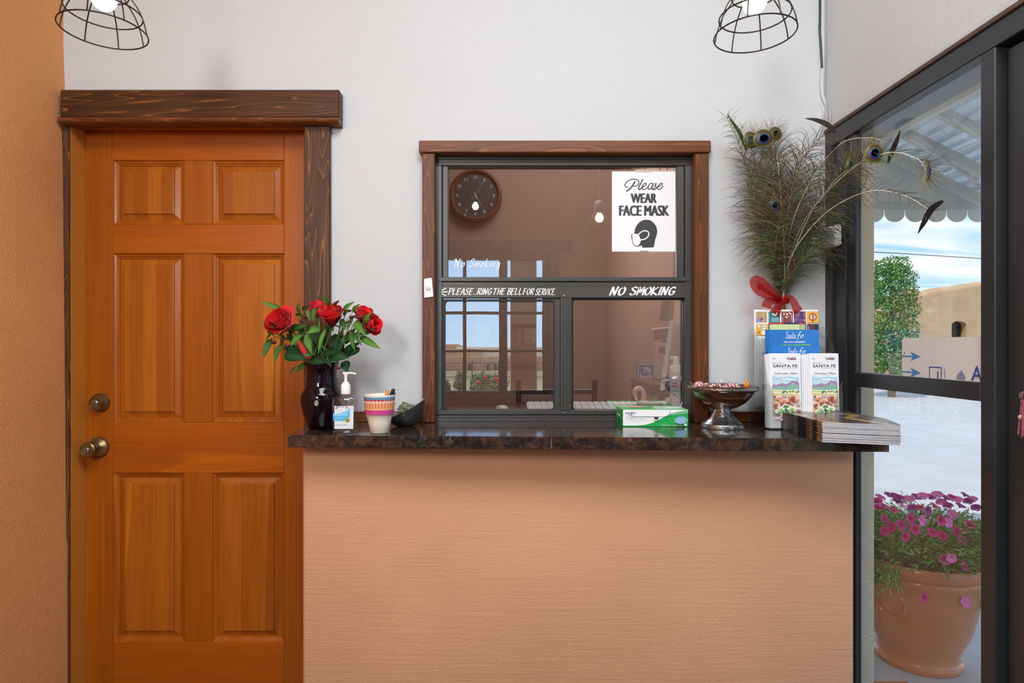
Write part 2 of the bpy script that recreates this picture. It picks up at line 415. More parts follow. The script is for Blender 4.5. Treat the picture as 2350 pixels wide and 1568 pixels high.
# brush lettering drawn as pen strokes in a 0..1 box
BRUSH = {
 'P': [[(.1, 0), (.2, 1)], [(.05, .93), (.6, 1), (.75, .75), (.55, .52), (.15, .46)]],
 'L': [[(.15, 1), (.08, .05), (.65, .08)]],
 'E': [[(.15, 1), (.08, .03), (.62, .06)], [(.12, .98), (.7, .98)], [(.12, .53), (.55, .55)]],
 'A': [[(0, 0), (.42, 1), (.7, 0)], [(.12, .36), (.62, .38)]],
 'S': [[(.68, .9), (.4, 1), (.12, .8), (.3, .58), (.6, .4), (.5, .08), (.2, 0), (0, .14)]],
 'R': [[(.1, 0), (.2, 1)], [(.05, .93), (.55, 1), (.7, .78), (.5, .54), (.15, .5)], [(.3, .5), (.72, 0)]],
 'I': [[(.1, 0), (.2, 1)]],
 'N': [[(.05, 0), (.15, .98)], [(.15, .98), (.55, .03)], [(.55, .03), (.72, 1.02)]],
 'G': [[(.7, .88), (.42, 1), (.1, .6), (.15, .12), (.45, 0), (.66, .25), (.68, .45), (.4, .44)]],
 'T': [[(.0, .95), (.75, 1)], [(.4, .98), (.28, 0)]],
 'H': [[(.14, 1), (.05, 0)], [(.7, 1), (.58, 0)], [(.1, .5), (.65, .53)]],
 'B': [[(.1, 0), (.2, 1)], [(.08, .95), (.55, 1), (.62, .75), (.2, .54)], [(.2, .54), (.66, .42), (.6, .06), (.06, .02)]],
 'F': [[(.15, 1), (.06, 0)], [(.12, .96), (.7, 1)], [(.12, .52), (.55, .55)]],
 'O': [[(.45, 1), (.1, .7), (.1, .2), (.36, 0), (.66, .3), (.68, .78), (.42, 1)]],
 'V': [[(.05, 1), (.25, 0), (.72, 1)]],
 'C': [[(.7, .85), (.45, 1), (.1, .62), (.14, .15), (.4, 0), (.65, .12)]],
 'M': [[(.02, 0), (.15, 1), (.38, .3), (.68, 1), (.76, 0)]],
 'K': [[(.14, 1), (.06, 0)], [(.7, 1), (.14, .45), (.72, 0)]],
 '.': [[(.05, .0), (.12, .07)]],
 # cursive lower case (x-height .5)
 'a_': [[(.5, .42), (.25, .5), (.05, .2), (.2, 0), (.45, .3), (.52, .5)], [(.52, .5), (.46, .08), (.62, .02), (.75, .15)]],
 'e_': [[(.05, .2), (.4, .32), (.42, .48), (.22, .48), (.06, .2), (.2, 0), (.55, .18)]],
 's_': [[(.0, .08), (.32, .55), (.36, .3), (.4, .08), (.2, 0), (.05, .08)], [(.3, .02), (.6, .2)]],
 'l_': [[(.0, .1), (.3, .7), (.36, 1), (.24, .8), (.14, .15), (.25, 0), (.45, .18)]],
 'm_': [[(.05, .45), (.08, 0)], [(.08, .2), (.28, .5), (.34, .4), (.32, 0)], [(.32, .2), (.54, .5), (.6, .4), (.58, .05), (.72, .1)]],
 'o_': [[(.3, .5), (.06, .28), (.2, 0), (.42, .2), (.34, .5), (.5, .46)]],
 'k_': [[(.25, 1), (.08, 0)], [(.44, .5), (.14, .25), (.46, .0), (.56, .06)]],
 'i_': [[(.14, .48), (.08, .06), (.24, .06)], [(.19, .68), (.22, .72)]],
 'n_': [[(.06, .46), (.06, 0)], [(.06, .22), (.34, .5), (.4, .36), (.36, .04), (.52, .08)]],
 'g_': [[(.44, .42), (.22, .5), (.06, .24), (.2, .04), (.42, .3), (.48, .48)], [(.48, .48), (.4, -.3), (.12, -.34), (.08, -.2), (.5, .08)]],
 't_': [[(.2, .95), (.1, .1), (.24, .02), (.36, .14)], [(.0, .6), (.42, .66)]],
 'f_': [[(.62, .9), (.48, 1), (.34, .7), (.18, -.35)], [(.1, .45), (.55, .5)]],
 'Pscript': [[(.62, .88), (.5, .55), (.2, -.12)], [(.12, .38), (.0, .46), (.06, .78), (.5, 1.02), (.95, .98), (1.02, .7), (.75, .42), (.52, .42)]],
 'Nscript': [[(-.05, .02), (.1, .1), (.2, .95)], [(.2, .95), (.52, .02)], [(.52, .02), (.64, .88), (.85, 1)], [(.2, .95), (.05, .98), (-.05, .8)]],
 'Sscript': [[(.62, .85), (.45, 1), (.2, .8), (.4, .5), (.42, .15), (.2, 0), (.0, .12)]],
}
def ribbon2(pts, w, nib=None):
    """2D stroke -> list of quads"""
    sm = cat_rom([Vector((a, b, 0)) for a, b in pts], 7) if len(pts) > 2 else [Vector((a, b, 0)) for a, b in pts]
    L = []; R = []; n = len(sm)
    for i, p in enumerate(sm):
        t = sm[min(i+1, n-1)]-sm[max(i-1, 0)]; t.normalize(); nn = Vector((-t.y, t.x, 0))
        k = w/2
        if nib is not None:
            ang = math.atan2(t.y, t.x); k = w/2*(.38+.62*abs(math.sin(ang-nib)))
        if i == 0: p = p-t*k*.5
        if i == n-1: p = p+t*k*.5
        L.append(p+nn*k); R.append(p-nn*k)
    return [[(L[i].x, L[i].y), (R[i].x, R[i].y), (R[i+1].x, R[i+1].y), (L[i+1].x, L[i+1].y)] for i in range(n-1)]

def brush_word(word, w=.16, nib=.35, shear=.3, gap=.22, adv=None):
    """list of quads for a word (list of keys or ' '), and its bounds"""
    Q = []; x = 0
    for ch in word:
        if ch == ' ': x += .5; continue
        st = BRUSH[ch]; mx = max(p[0] for s_ in st for p in s_)
        for s_ in st: Q.append([[(a+x+b*shear, b) for a, b in q] for q in ribbon2(s_, w, nib)])
        x += mx+gap
    xs = [p[0] for g in Q for q in g for p in q]; ys = [p[1] for g in Q for q in g for p in q]
    return Q, (min(xs), max(xs), min(ys), max(ys))

class Print:
    """flat print on a sheet: frame O (lower-left corner), u (full width vector), v (full height vector), n (outward unit)"""
    def __init__(s, O, u, v, n, lift=.0002, step=.00006):
        s.O, s.u, s.v, s.n = Vector(O), Vector(u), Vector(v), Vector(n).normalized(); s.k = 0; s.mb = MB(); s.lift = lift; s.step = step; s.fn = None
    def pt(s, a, b):
        q = s.O+s.u*a+s.v*b
        if s.fn: q = s.fn(a, b)
        return q+s.n*(s.lift+s.k*s.step)
    def poly(s, pts, col):
        s.k += 1; s.mb.poly([s.pt(a, b) for a, b in pts], col)
    def rect(s, a0, b0, a1, b1, col): s.poly([(a0, b0), (a1, b0), (a1, b1), (a0, b1)], col)
    def circle(s, a, b, ra, rb, col, n=24, r0=0):
        s.k += 1
        if r0 == 0:
            s.mb.poly([s.pt(a+ra*math.cos(t*2*math.pi/n), b+rb*math.sin(t*2*math.pi/n)) for t in range(n)], col)
        else:
            for t in range(n):
                A = [(math.cos(x*2*math.pi/n), math.sin(x*2*math.pi/n)) for x in (t, t+1)]
                s.mb.poly([s.pt(a+ra*r0*A[0][0], b+rb*r0*A[0][1]), s.pt(a+ra*A[0][0], b+rb*A[0][1]), s.pt(a+ra*A[1][0], b+rb*A[1][1]), s.pt(a+ra*r0*A[1][0], b+rb*r0*A[1][1])], col)
    def text(s, t, a, b, w, h, col, shear=0, bold=0, rot=False):
        s.k += 1
        vs, fs, (x0, x1, y0, y1) = glyphs(t, shear, bold)
        V = []
        for x, y in vs:
            p, q = (x-x0)/(x1-x0), (y-y0)/(y1-y0)
            if rot: p, q = q, 1-p
            V.append(s.mb.v(s.pt(a+p*w, b+q*h)))
        for f in fs: s.mb.face([V[i] for i in f], col)
    def bold(s, t, a, b, w, h, col, e=.006, **k):
        for i in (-1, 0, 1): s.text(t, a+e*i+e, b, w-2*e, h, col, **k)
    def quads(s, Q, bounds, a, b, w, h, col):
        x0, x1, y0, y1 = bounds
        for g in Q:
          s.k += .6
          for q in g: s.mb.poly([s.pt(a+(x-x0)/(x1-x0)*w, b+(y-y0)/(y1-y0)*h) for x, y in q], col)
    def brush(s, word, a, b, wd, h, col, **k):
        Q, bd = brush_word(word, **k); s.quads(Q, bd, a, b, wd, h, col)
    def stroke(s, pts, w, col, asp=1.0):
        s.k += 1
        for q in ribbon2([(p, q*asp) for p, q in pts], w): s.mb.poly([s.pt(p, r/asp) for p, r in q], col)
    def build(s, name, mat, parent, **k): return s.mb.build(name, mat, parent, recalc=False, **k)

# ------------------------------------------------------------------ the room shell
D = 2.07
def cell_wall(mb, xs, zs, holes, y0, y1, swap=False):
    """wall slab made of cells between cut lines, leaving holes (x0,x1,z0,z1)"""
    xs = sorted(set(xs+[h[i] for h in holes for i in (0, 1)])); zs = sorted(set(zs+[h[i] for h in holes for i in (2, 3)]))
    for a, b in zip(xs, xs[1:]):
        for c, d in zip(zs, zs[1:]):
            if any(h[0]-1e-6 <= a and b <= h[1]+1e-6 and h[2]-1e-6 <= c and d <= h[3]+1e-6 for h in holes): continue
            if swap: mb.box(y0, y1, a, b, c, d)
            else: mb.box(a, b, y0, y1, c, d)
    bmesh.ops.remove_doubles(mb.bm, verts=mb.bm.verts, dist=1e-5)
    return mb
SW0, SW1, SZ0, SZ1 = X(1000, D), X(1590, D), 1.0, Z(354, D)
DO0, DO1, DOZ = -1.475, X(702, D), Z(285, D)
m = cell_wall(MB(), [-1.62, 1.085], [0, 3.2], [(SW0, SW1, SZ0, SZ1), (DO0, DO1, 0, DOZ)], D, D+.12)
m.build('wall_back', WHITE_PL, kind='structure')
# left wall leans a little as old plaster does
m = MB()
prof = [(-1.470, 0), (-1.4775, 1.2), (-1.484, 1.9), (-1.494, 2.12), (-1.500, 2.3), (-1.50, 3.2)]
loop = [(x, z) for x, z in prof]+[(-1.75, 3.2), (-1.75, 0)]
m.prism([(x, D+.1, z) for x, z in loop], (0, -(D+.1)-2.5, 0))
m.build('wall_left', LEFT_PL, kind='structure')
# rear wall with the street window that the service window mirrors
RY = -2.5
RW = (-1.38, .46, .88, 2.28)
m = cell_wall(MB(), [-1.75, 1.3], [0, 3.2], [RW], RY-.2, RY)
m.build('wall_rear', OFF_PL, kind='structure')
# right wall: plaster header above the storefront, solid part behind the camera
m = MB()
n = 8
sec = [(1.085, 2.006), (1.082, 2.02), (1.082, 2.9), (1.082, 3.2), (1.20, 3.2), (1.20, 2.006)]
m.prism([(x, D+.12, z) for x, z in sec], (0, -(D+.12)+.40, 0))
m.build('wall_right', WHITE_PL, kind='structure', smooth=30)
MB().box(1.084, 1.20, RY, .3999, 0, 3.2).build('wall_right_rear', OFF_PL, kind='structure')
MB().box(-1.75, 1.20, RY-.2, D+.12, 3.2, 3.35).box(-1.75, 1.20, D+.12, 4.3, 3.0, 3.35).build('ceiling', WHITE_PL, kind='structure')
FLOORM = varied('dark_tile_floor', lin(72, 58, 48), lin(88, 70, 58), 3, .35)
MB().box(-1.75, 1.20, RY-.2, 4.3, -.12, 0).build('floor', FLOORM, kind='structure')
# low plastered wall that carries the counter
HW0, HW1, HWY = X(693, 1.86), X(1962, 1.86), 1.86
m = MB(); m.box(HW0, HW1, HWY, D, 0, .98, .012, 3)
m.build('wall_counter', TERRA_PL, kind='structure', smooth=40)
# office behind the service window
m = MB(); m.box(-1.75, 1.2, 4.0, 4.3, 0, 3.0)
m.build('wall_office_back', OFF_PL, kind='structure')
MB().box(-1.75, -1.62, D+.12, 4.0, 0, 3.0).build('wall_office_left', OFF_PL, kind='structure')
# exterior end of the building: stucco pier beside the sidelight, office outer wall
m = MB(); m.box(1.10, 1.182, 1.952, 4.3, 0, 3.35, .006, 2)
m.build('wall_office_right', STUCCO, kind='structure', smooth=40)
MB().box(1.201, 1.23, RY-.2, .30, 0, 3.35).build('wall_exterior', STUCCO, kind='structure')
BASEM = varied('dark_baseboard', lin(38, 30, 28), lin(48, 38, 34), 10, .45)
MB().box(-1.465, -1.452, RY, 2.0, 0.001, .12, .003).build('baseboard_left', BASEM, kind='structure')

# ------------------------------------------------------------------ door_1 : six panel honey coloured door
DY = 2.122                                                           # door face
door = struct('door_1', (X(445, DY), DY, 0))
def dx(px): return X(px, DY)
def dz(py): return Z(py, DY)
TH = .04
def dbox(px0, px1, py0, py1, name, mat):
    return MB().box(dx(px0), dx(px1), DY, DY+TH, dz(py1), dz(py0), .0012).build(name, mat, door)
bot = 790+CH/DY*F
dbox(197, 259, 300, bot-4, 'stile', D_V); dbox(652, 712, 300, bot-4, 'stile', D_V)
for a, b in ((300, 368), (515, 582), (970, 1086), (1474, bot-4)): dbox(259.3, 651.7, a, b, 'rail', D_H)
for a, b in ((368, 515), (582, 970), (1086, 1474)): dbox(422, 487, a+.4, b-.4, 'mullion', D_V)
def ring(x0, x1, z0, z1, i, y): return [(x0+i, y, z0+i), (x1-i, y, z0+i), (x1-i, y, z1-i), (x0+i, y, z1-i)]
for a, b in ((368, 515), (582, 970), (1086, 1474)):
    for l_, r_ in ((259.5, 422), (487, 652)):
        x0, x1, z0, z1 = dx(l_), dx(r_), dz(b), dz(a)
        m = MB()
        m.loft([ring(x0, x1, z0, z1, 0, DY+.0002), ring(x0, x1, z0, z1, .002, DY+.004), ring(x0, x1, z0, z1, .009, DY+.0065), ring(x0, x1, z0, z1, .013, DY+.010), ring(x0, x1, z0, z1, .0165, DY+.0105), ring(x0, x1, z0, z1, .018, DY+.016), ring(x0, x1, z0, z1, .018, DY+.03)], capend=False)
        m.build('moulding', D_V, door)
        m = MB(); x0 += .015; x1 -= .015; z0 += .015; z1 -= .015
        m.loft([ring(x0, x1, z0, z1, 0, DY+.030), ring(x0, x1, z0, z1, 0, DY+.0148), ring(x0, x1, z0, z1, .021, DY+.0085), ring(x0, x1, z0, z1, .0222, DY+.0035), ring(x0, x1, z0, z1, .024, DY+.003)], capend=True)
        m.build('panel', D_P, door)
BRASS = varied('antique_brass', lin(118, 100, 70), lin(150, 130, 92), 30, .3, .9)
STEEL = varied('steel_core', lin(150, 150, 156), lin(170, 170, 176), 30, .25, .9)
# locks: axis towards -Y
def yl(mb, prof, px, py, seg=32, col=None):
    mb.lathe(prof, seg=seg, M=Matrix.Translation((dx(px), DY, dz(py))) @ Matrix.Rotation(math.pi/2, 4, 'X')); return mb
k = 1.0
db = yl(MB(), [(0, .0005), (.033, .0005), (.033, .006), (.031, .009), (.0235, .028), (.0215, .031), (.019, .031), (.0185, .029), (0, .029)], 231, 924).build('deadbolt', BRASS, door, smooth=35, label='antique brass deadbolt above the knob')
yl(MB(), [(0, .028), (.0115, .028), (.0115, .0315), (.010, .0325), (0, .0325)], 231, 924).build('key_cylinder', STEEL, db, smooth=35)
MB().box(dx(231)-.0012, dx(231)+.0012, DY-.0328, DY-.030, dz(924)-.006, dz(924)+.006).build('keyhole', RUBBER, db)
kn = yl(MB(), [(0, .0005), (.035, .0005), (.035, .004), (.032, .009), (.020, .013), (.013, .016), (.0125, .032), (.016, .036), (.0235, .042), (.027, .052), (.0265, .062), (.0225, .0665), (.021, .0665), (.0205, .065), (0, .065)], 228, 1026).build('door_knob', BRASS, door, smooth=35, label='round antique brass knob with key cylinder')
yl(MB(), [(0, .064), (.0095, .064), (.0095, .0675), (.008, .0685), (0, .0685)], 228, 1026).build('key_cylinder', STEEL, kn, smooth=35)
MB().box(dx(228)-.001, dx(228)+.001, DY-.0688, DY-.066, dz(1026)-.005, dz(1026)+.005).build('keyhole', RUBBER, kn)
# jamb and stop
jm = struct('trim_1', (-1.46, 2.05, 0))
MB().box(-1.475, -1.460, 2.052, DY+.045, 0, Z(285, 2.055)).build('side_jamb', JAMB, jm)
MB().box(-1.46, X(702, DY), 2.066, DY+.045, Z(284.5, 2.06), Z(279, 2.06)).build('head_jamb', JAMB, jm)
# dark stained casings and header
tr = struct('trim_2', (-1.0, 2.03, 2.1))
m = MB(); m.box(X(138, 2.045), X(151, 2.045), 2.045, 2.075, 0, Z(281, 2.05), .003)
m.build('side_casing', K_V, tr)
MB().box(X(152.5, 2.048), -1.4602, 2.050, 2.075, 0, Z(281, 2.05), .003).build('side_casing', K_V, tr)
MB().box(X(697, 2.05), X(757, 2.05), 2.05, D, 0, Z(279, 2.05), .003).build('side_casing', K_V, tr)
MB().box(X(137, 2.025), X(779, 2.025), 2.025, D, Z(270, 2.025), Z(205, 2.025), .004).build('header_beam', K_H, tr)
m = MB(); x0, x1 = X(132, 2.012), X(776, 2.012); zt, zb = Z(267, 2.012), Z(280.5, 2.012)
h = zt-zb
m.prism([(x0, D, zt), (x0, 2.018, zt), (x0, 2.012, zt-h*.25), (x0, 2.012, zt-h*.55), (x0, 2.020, zb), (x0, D, zb)], (x1-x0, 0, 0))
m.build('header_moulding', M_H, tr, smooth=50)

# ------------------------------------------------------------------ service window surround and backsplash strips
ws = struct('trim_3', (X(1295, 2.035), 2.035, 1.0))
MB().box(X(961, 2.030), X(1632, 2.030), 2.030, D, Z(350, 2.03), Z(322, 2.03), .003).build('header_board', M_H, ws)
MB().box(X(969, 2.036), X(998, 2.036), 2.036, D+.11, 1.0175, Z(350, 2.03), .003).build('side_board', M_V, ws)
MB().box(X(1594, 2.036), X(1627, 2.036), 2.036, D+.11, 1.0175, Z(350, 2.03), .003).build('side_board', M_V, ws)
bs = struct('trim_4', (X(860, 2.06), 2.06, 1.017))
MB().box(X(757.5, 2.058), X(968, 2.058), 2.058, D, 1.0175, Z(945, 2.058), .002).build('backsplash_strip', M_H, bs)
MB().box(X(1628, 2.058), X(1895, 2.058), 2.058, D, 1.0175, Z(945, 2.058), .002).build('backsplash_strip', M_H, bs)

# ------------------------------------------------------------------ window_1 : aluminium service window
win = struct('window_1', (X(1295, 2.08), 2.08, 1.017))
FY = 2.078
def fb(px0, px1, py0, py1, name, y0=FY, y1=2.13, mat=ALU, bev=.0015):
    return MB().box(X(px0, y0), X(px1, y0), y0, y1, Z(py1, y0), Z(py0, y0), bev).build(name, mat, win)
fb(1000, 1591, 356, 365, 'frame_head', 2.074); fb(1000, 1591, 364, 380, 'frame_head', 2.080)
fb(1000, 1014, 380, 943, 'frame_side', 2.076); fb(1572, 1591, 380, 943, 'frame_side', 2.076)
fb(1016, 1028, 381, 637, 'sash_side', 2.082); fb(1553, 1570, 381, 637, 'sash_side', 2.082)
fb(1028, 1553, 379, 384, 'gasket', 2.086, 2.10, RUBBER, 0)
fb(1014.2, 1017, 381, 640, 'gasket', 2.090, 2.11, RUBBER, 0); fb(1569.5, 1572.3, 381, 640, 'gasket', 2.090, 2.11, RUBBER, 0)
fb(1000, 1587, 636, 646, 'transom_rail', 2.074); fb(1000, 1587, 647, 657, 'transom_rail', 2.080)
band = fb(1000, 1587, 656, 684, 'transom_band', 2.077)
fb(1017, 1275, 687, 692, 'sash_head', 2.084); fb(1272, 1286, 686, 943, 'sash_stile', 2.079); fb(1286, 1312, 684, 943, 'centre_stile', 2.074)
for q in (1292, 1300, 1306): fb(q, q+1.3, 686, 942, 'stile_groove', 2.0735, 2.0745, RUBBER, 0)
fb(1312, 1572, 684, 688, 'sash_head', 2.09)
fb(1000, 1587, 942, 952, 'sill_rail', 2.076); fb(1000, 1587, 952.5, 960, 'sill_rail', 2.080); fb(1000, 1587, 960, 968, 'sill_rail', 2.074)
fb(1000, 1587, 968, 971, 'gasket', 2.076, 2.13, RUBBER, 0)
fb(1014, 1017.5, 686, 942, 'gasket', 2.082, 2.11, RUBBER, 0)
# drain slots and screws
m = MB()
for q in (1041, 1051, 1254, 1263, 1338, 1348, 1528, 1537): m.box(X(q-1.7, 2.079), X(q+1.7, 2.079), 2.0793, 2.0803, Z(657, 2.079), Z(654.5, 2.079))
for q in (1033, 1043, 1243, 1253, 1328, 1338, 1420): m.box(X(q-1.7, 2.079), X(q+1.7, 2.079), 2.0735, 2.0745, Z(962.5, 2.079), Z(960.5, 2.079))
m.build('drain_slot', RUBBER, win)
for py in (679, 948):
    b = MB(); b.lathe([(0, 0), (.0028, 0), (.0026, .001), (0, .0016)], seg=12, M=Matrix.Translation((X(1295, 2.074), 2.0735 if py > 900 else 2.0765, Z(py, 2.074))) @ Matrix.Rotation(math.pi/2, 4, 'X'))
    b.build('screw', STEEL, win, smooth=40)
# rounded black gaskets of the two lower panes
def rrect(x0, x1, z0, z1, r, y, n=5):
    out = []
    for cx, cz, a0 in ((x1-r, z1-r, 0), (x0+r, z1-r, 90), (x0+r, z0+r, 180), (x1-r, z0+r, 270)):
        for i in range(n+1):
            a = math.radians(a0+90*i/n); out.append((cx+r*math.cos(a), y, cz+r*math.sin(a)))
    return out
for px0, px1, py0, py1, y in ((1017, 1274, 688, 943, 2.0815), (1311, 1573, 685, 943, 2.0885)):
    o = rrect(X(px0, y), X(px1, y), Z(py1, y), Z(py0, y), .0002, y); i_ = rrect(X(px0+5, y), X(px1-4, y), Z(py1-2, y), Z(py0+3.5, y), .012, y)
    ib = [(a, b+.004, c) for a, b, c in i_]
    MB().loft([o, i_, ib], capend=False).build('gasket', RUBBER, win, recalc=False)
def pane(px0, px1, py0, py1, y, tilt=0):
    m = MB(); x0, x1, z0, z1 = X(px0, y), X(px1, y), Z(py1, y), Z(py0, y)
    q = [(x0, y, z0), (x1, y, z0), (x1, y+tilt*(z1-z0), z1), (x0, y+tilt*(z1-z0), z1)]
    m.poly(q)
    return m.build('pane', G_SERV, win)
pane(1026, 1556, 378, 640, 2.0895)
pane(1014, 1276, 684, 945, 2.0835, .0155)
pane(1308, 1575, 682, 945, 2.0935)
# lettering on the band and on the upper pane
TW = lin(238, 240, 240)
def band_pr(px0, px1, py0, py1, y): return Print((X(px0, y), y, Z(py1, y)), (X(px1, y)-X(px0, y), 0, 0), (0, 0, Z(py0, y)-Z(py1, y)), (0, -1, 0))
pr = band_pr(1002, 1275, 660, 680, 2.077)
pr.stroke([(0, .5), (.09, .5)], .009, TW, .073); pr.stroke([(.08, .92), (.04, .68), (.0, .5)], .008, TW, .073); pr.stroke([(.0, .5), (.04, .32), (.08, .05)], .008, TW, .073)
pr.brush('PLEASE..', .095, .12, .232, .82, TW, w=.22, gap=.2); pr.brush('RING', .335, .12, .135, .82, TW, w=.22, gap=.18)
pr.brush('THE', .478, .14, .105, .8, TW, w=.22, gap=.18); pr.brush('BELL', .59, .12, .125, .82, TW, w=.22, gap=.18)
pr.brush('FOR', .722, .12, .1, .82, TW, w=.22, gap=.18); pr.brush('SERVICE.', .828, .08, .17, .82, TW, w=.22, gap=.18)
pr.build('lettering', PRINT, band)
pr = band_pr(1397, 1552, 657, 679, 2.077)
pr.brush('NO', 0, .0, .26, 1, TW, w=.24, gap=.2); pr.brush('SMOKING', .30, .0, .70, 1, TW, w=.24, gap=.17)
pr.build('lettering', PRINT, band)
pr = band_pr(1041, 1148, 592, 620, 2.0885)
pr.brush(['Nscript', 'o_'], 0, .22, .25, .72, TW, w=.13, nib=.7, shear=.15, gap=.16)
pr.brush(['Sscript', 'm_', 'o_', 'k_', 'i_', 'n_', 'g_'], .33, .0, .67, .95, TW, w=.12, nib=.7, shear=.15, gap=.12)
pr.build('lettering', PRINT, win)

# ------------------------------------------------------------------ window_2 : storefront sidelight and door frame in the right wall
WX = 1.085
sf = struct('window_2', (WX, 1.65, 0))
def sb(x0, x1, y0, y1, z0, z1, name, mat=ALU_D, bev=.002): return MB().box(x0, x1, y0, y1, z0, z1, bev).build(name, mat, sf)
sb(WX, 1.135, 1.352, 1.394, 0, 1.94, 'post')
sb(WX, 1.20, .44, D-.001, 1.94, 2.004, 'head_frame')
sb(WX-.006, WX+.012, .44, D-.001, 1.992, 2.0045, 'caulk_strip', varied('brown_caulk', lin(74, 58, 50), lin(88, 70, 60), 20, .7))
sb(WX, 1.20, 2.035, D+.004, 0, 1.94, 'corner_post', varied('dark_brown_strip', lin(46, 38, 36), lin(54, 46, 42), 9, .5))
sb(1.095, 1.125, 1.99, 2.0345, 0, 1.94, 'corner_post'); sb(WX+.002, 1.099, 1.952, 1.989, 0, 1.94, 'corner_post'); sb(1.094, 1.112, 1.905, 1.951, 0, 1.94, 'corner_post')
sb(WX, 1.125, 1.3945, 1.9045, 1.149, 1.192, 'mid_rail')
sb(WX, 1.13, 1.3945, 1.9045, 0, .06, 'bottom_rail')
sb(1.135, 1.175, 1.394, 1.951, 1.965, 1.99, 'outer_head', varied('pale_grey_paint', lin(168, 178, 182), lin(178, 186, 190), 5, .5))
for z0, z1 in ((.06, 1.149), (1.192, 1.94)):
    m = MB(); m.poly([(1.104, 1.394, z0), (1.104, 1.9055, z0), (1.104, 1.9055, z1), (1.104, 1.394, z1)]); m.build('pane', G_TINT, sf)
# dark storefront door next to the post
dr = struct('door_2', (1.12, .9, 0))
def d2(x0, x1, y0, y1, z0, z1, name, mat=ALU_D, bev=.003): return MB().box(x0, x1, y0, y1, z0, z1, bev).build(name, mat, dr)
d2(1.136, 1.18, 1.345, 1.40, 0, 1.94, 'door_jamb'); d2(1.105, 1.15, 1.262, 1.343, .01, 1.93, 'door_stile'); d2(1.105, 1.15, .45, .53, .01, 1.93, 'door_stile')
d2(1.107, 1.148, .531, 1.261, 1.85, 1.93, 'door_rail'); d2(1.107, 1.148, .531, 1.261, .01, .2, 'door_rail'); d2(WX, 1.18, .40, .448, 0, 1.94, 'door_jamb')
m = MB(); m.poly([(1.128, .531, .2), (1.128, 1.261, .2), (1.128, 1.261, 1.85), (1.128, .531, 1.85)]); m.build('pane', G_TINT, dr)
bar = d2(1.06, 1.072, .56, 1.263, 1.167, 1.181, 'push_bar', STEEL); 
d2(1.071, 1.106, 1.235, 1.247, 1.169, 1.179, 'bar_bracket', STEEL); d2(1.071, 1.106, .57, .582, 1.169, 1.179, 'bar_bracket', STEEL)

# ------------------------------------------------------------------ window_3 : street window in the rear wall (seen mirrored in the service window)
rw = struct('window_3', (-.46, RY, 1.5))
FRM = varied('dark_brown_window_frame', lin(52, 40, 36), lin(62, 48, 42), 6, .5)
def rb(x0, x1, z0, z1, name, d=.06): return MB().box(x0, x1, RY-.12, RY-.12+d, z0, z1, .003).build(name, FRM, rw)
x0, x1, z0, z1 = RW
rb(x0, x1, z1-.07, z1, 'frame_head', .14); rb(x0, x1, z0, z0+.03, 'frame_sill', .14); rb(x0, x0+.05, z0, z1, 'frame_side', .14); rb(x1-.05, x1, z0, z1, 'frame_side', .14)
rb(-.07, .02, z0, z1, 'mullion', .13); rb(-.472, -.435, z0, z1, 'muntin'); rb(-.99, -.95, z0, z1, 'muntin')
rb(x0, x1, 1.755, 1.785, 'muntin'); rb(x0, x1, 1.335, 1.36, 'muntin')
m = MB(); m.poly([(x0, RY-.1, z0), (x1, RY-.1, z0), (x1, RY-.1, z1), (x0, RY-.1, z1)]); m.build('pane', G_CLEAR, rw)
# dark casing round that window and a brown curtain beside it
MB().box(x0, .72, RY, RY+.03, z1, z1+.13, .004).box(x1, x1+.12, RY, RY+.03, .0, z1, .004).box(x0, x1, RY, RY+.10, z0-.05, z0, .004).build('trim_5', FRM, kind='structure')
# ------------------------------------------------------------------ countertop
CZ = 1.017
def counter_mat():
    m, n, l, b = base('brown_black_stone_laminate', lin(44, 34, 30), .16, 0, .5)
    b.inputs['Coat Weight'].default_value = .4; b.inputs['Coat Roughness'].default_value = .06
    tc = n.new('ShaderNodeTexCoord')
    n1 = n.new('ShaderNodeTexNoise'); n1.inputs['Scale'].default_value = 34; n1.inputs['Detail'].default_value = 5; n1.inputs['Distortion'].default_value = 1.2
    r = n.new('ShaderNodeValToRGB'); e = r.color_ramp.elements
    e[0].position = .36; e[0].color = lin(27, 24, 26); e[1].position = .74; e[1].color = lin(96, 64, 44); q = e.new(.52); q.color = lin(54, 42, 36)
    l.new(tc.outputs['Object'], n1.inputs['Vector']); l.new(n1.outputs['Fac'], r.inputs[0])
    n2 = n.new('ShaderNodeTexNoise'); n2.inputs['Scale'].default_value = 20; n2.inputs['Detail'].default_value = 4; n2.inputs['Distortion'].default_value = 2.4
    l.new(tc.outputs['Object'], n2.inputs['Vector'])
    r2 = n.new('ShaderNodeValToRGB'); e = r2.color_ramp.elements
    e[0].position = .493; e[0].color = (0, 0, 0, 1); e[1].position = .507; e[1].color = (0, 0, 0, 1); q = e.new(.5); q.color = (1, 1, 1, 1)
    l.new(n2.outputs['Fac'], r2.inputs[0])
    n3 = n.new('ShaderNodeTexNoise'); n3.inputs['Scale'].default_value = 11; n3.inputs['Detail'].default_value = 2
    l.new(tc.outputs['Object'], n3.inputs['Vector']); r3 = n.new('ShaderNodeValToRGB'); r3.color_ramp.elements[0].position = .55; r3.color_ramp.elements[1].position = .66
    l.new(n3.outputs['Fac'], r3.inputs[0])
    mu = n.new('ShaderNodeMath'); mu.operation = 'MULTIPLY'; l.new(r2.outputs[0], mu.inputs[0]); l.new(r3.outputs[0], mu.inputs[1])
    mx = n.new('ShaderNodeMixRGB'); mx.inputs[2].default_value = lin(142, 132, 120)
    l.new(mu.outputs[0], mx.inputs[0]); l.new(r.outputs[0], mx.inputs[1]); l.new(mx.outputs[0], b.inputs['Base Color'])
    return m
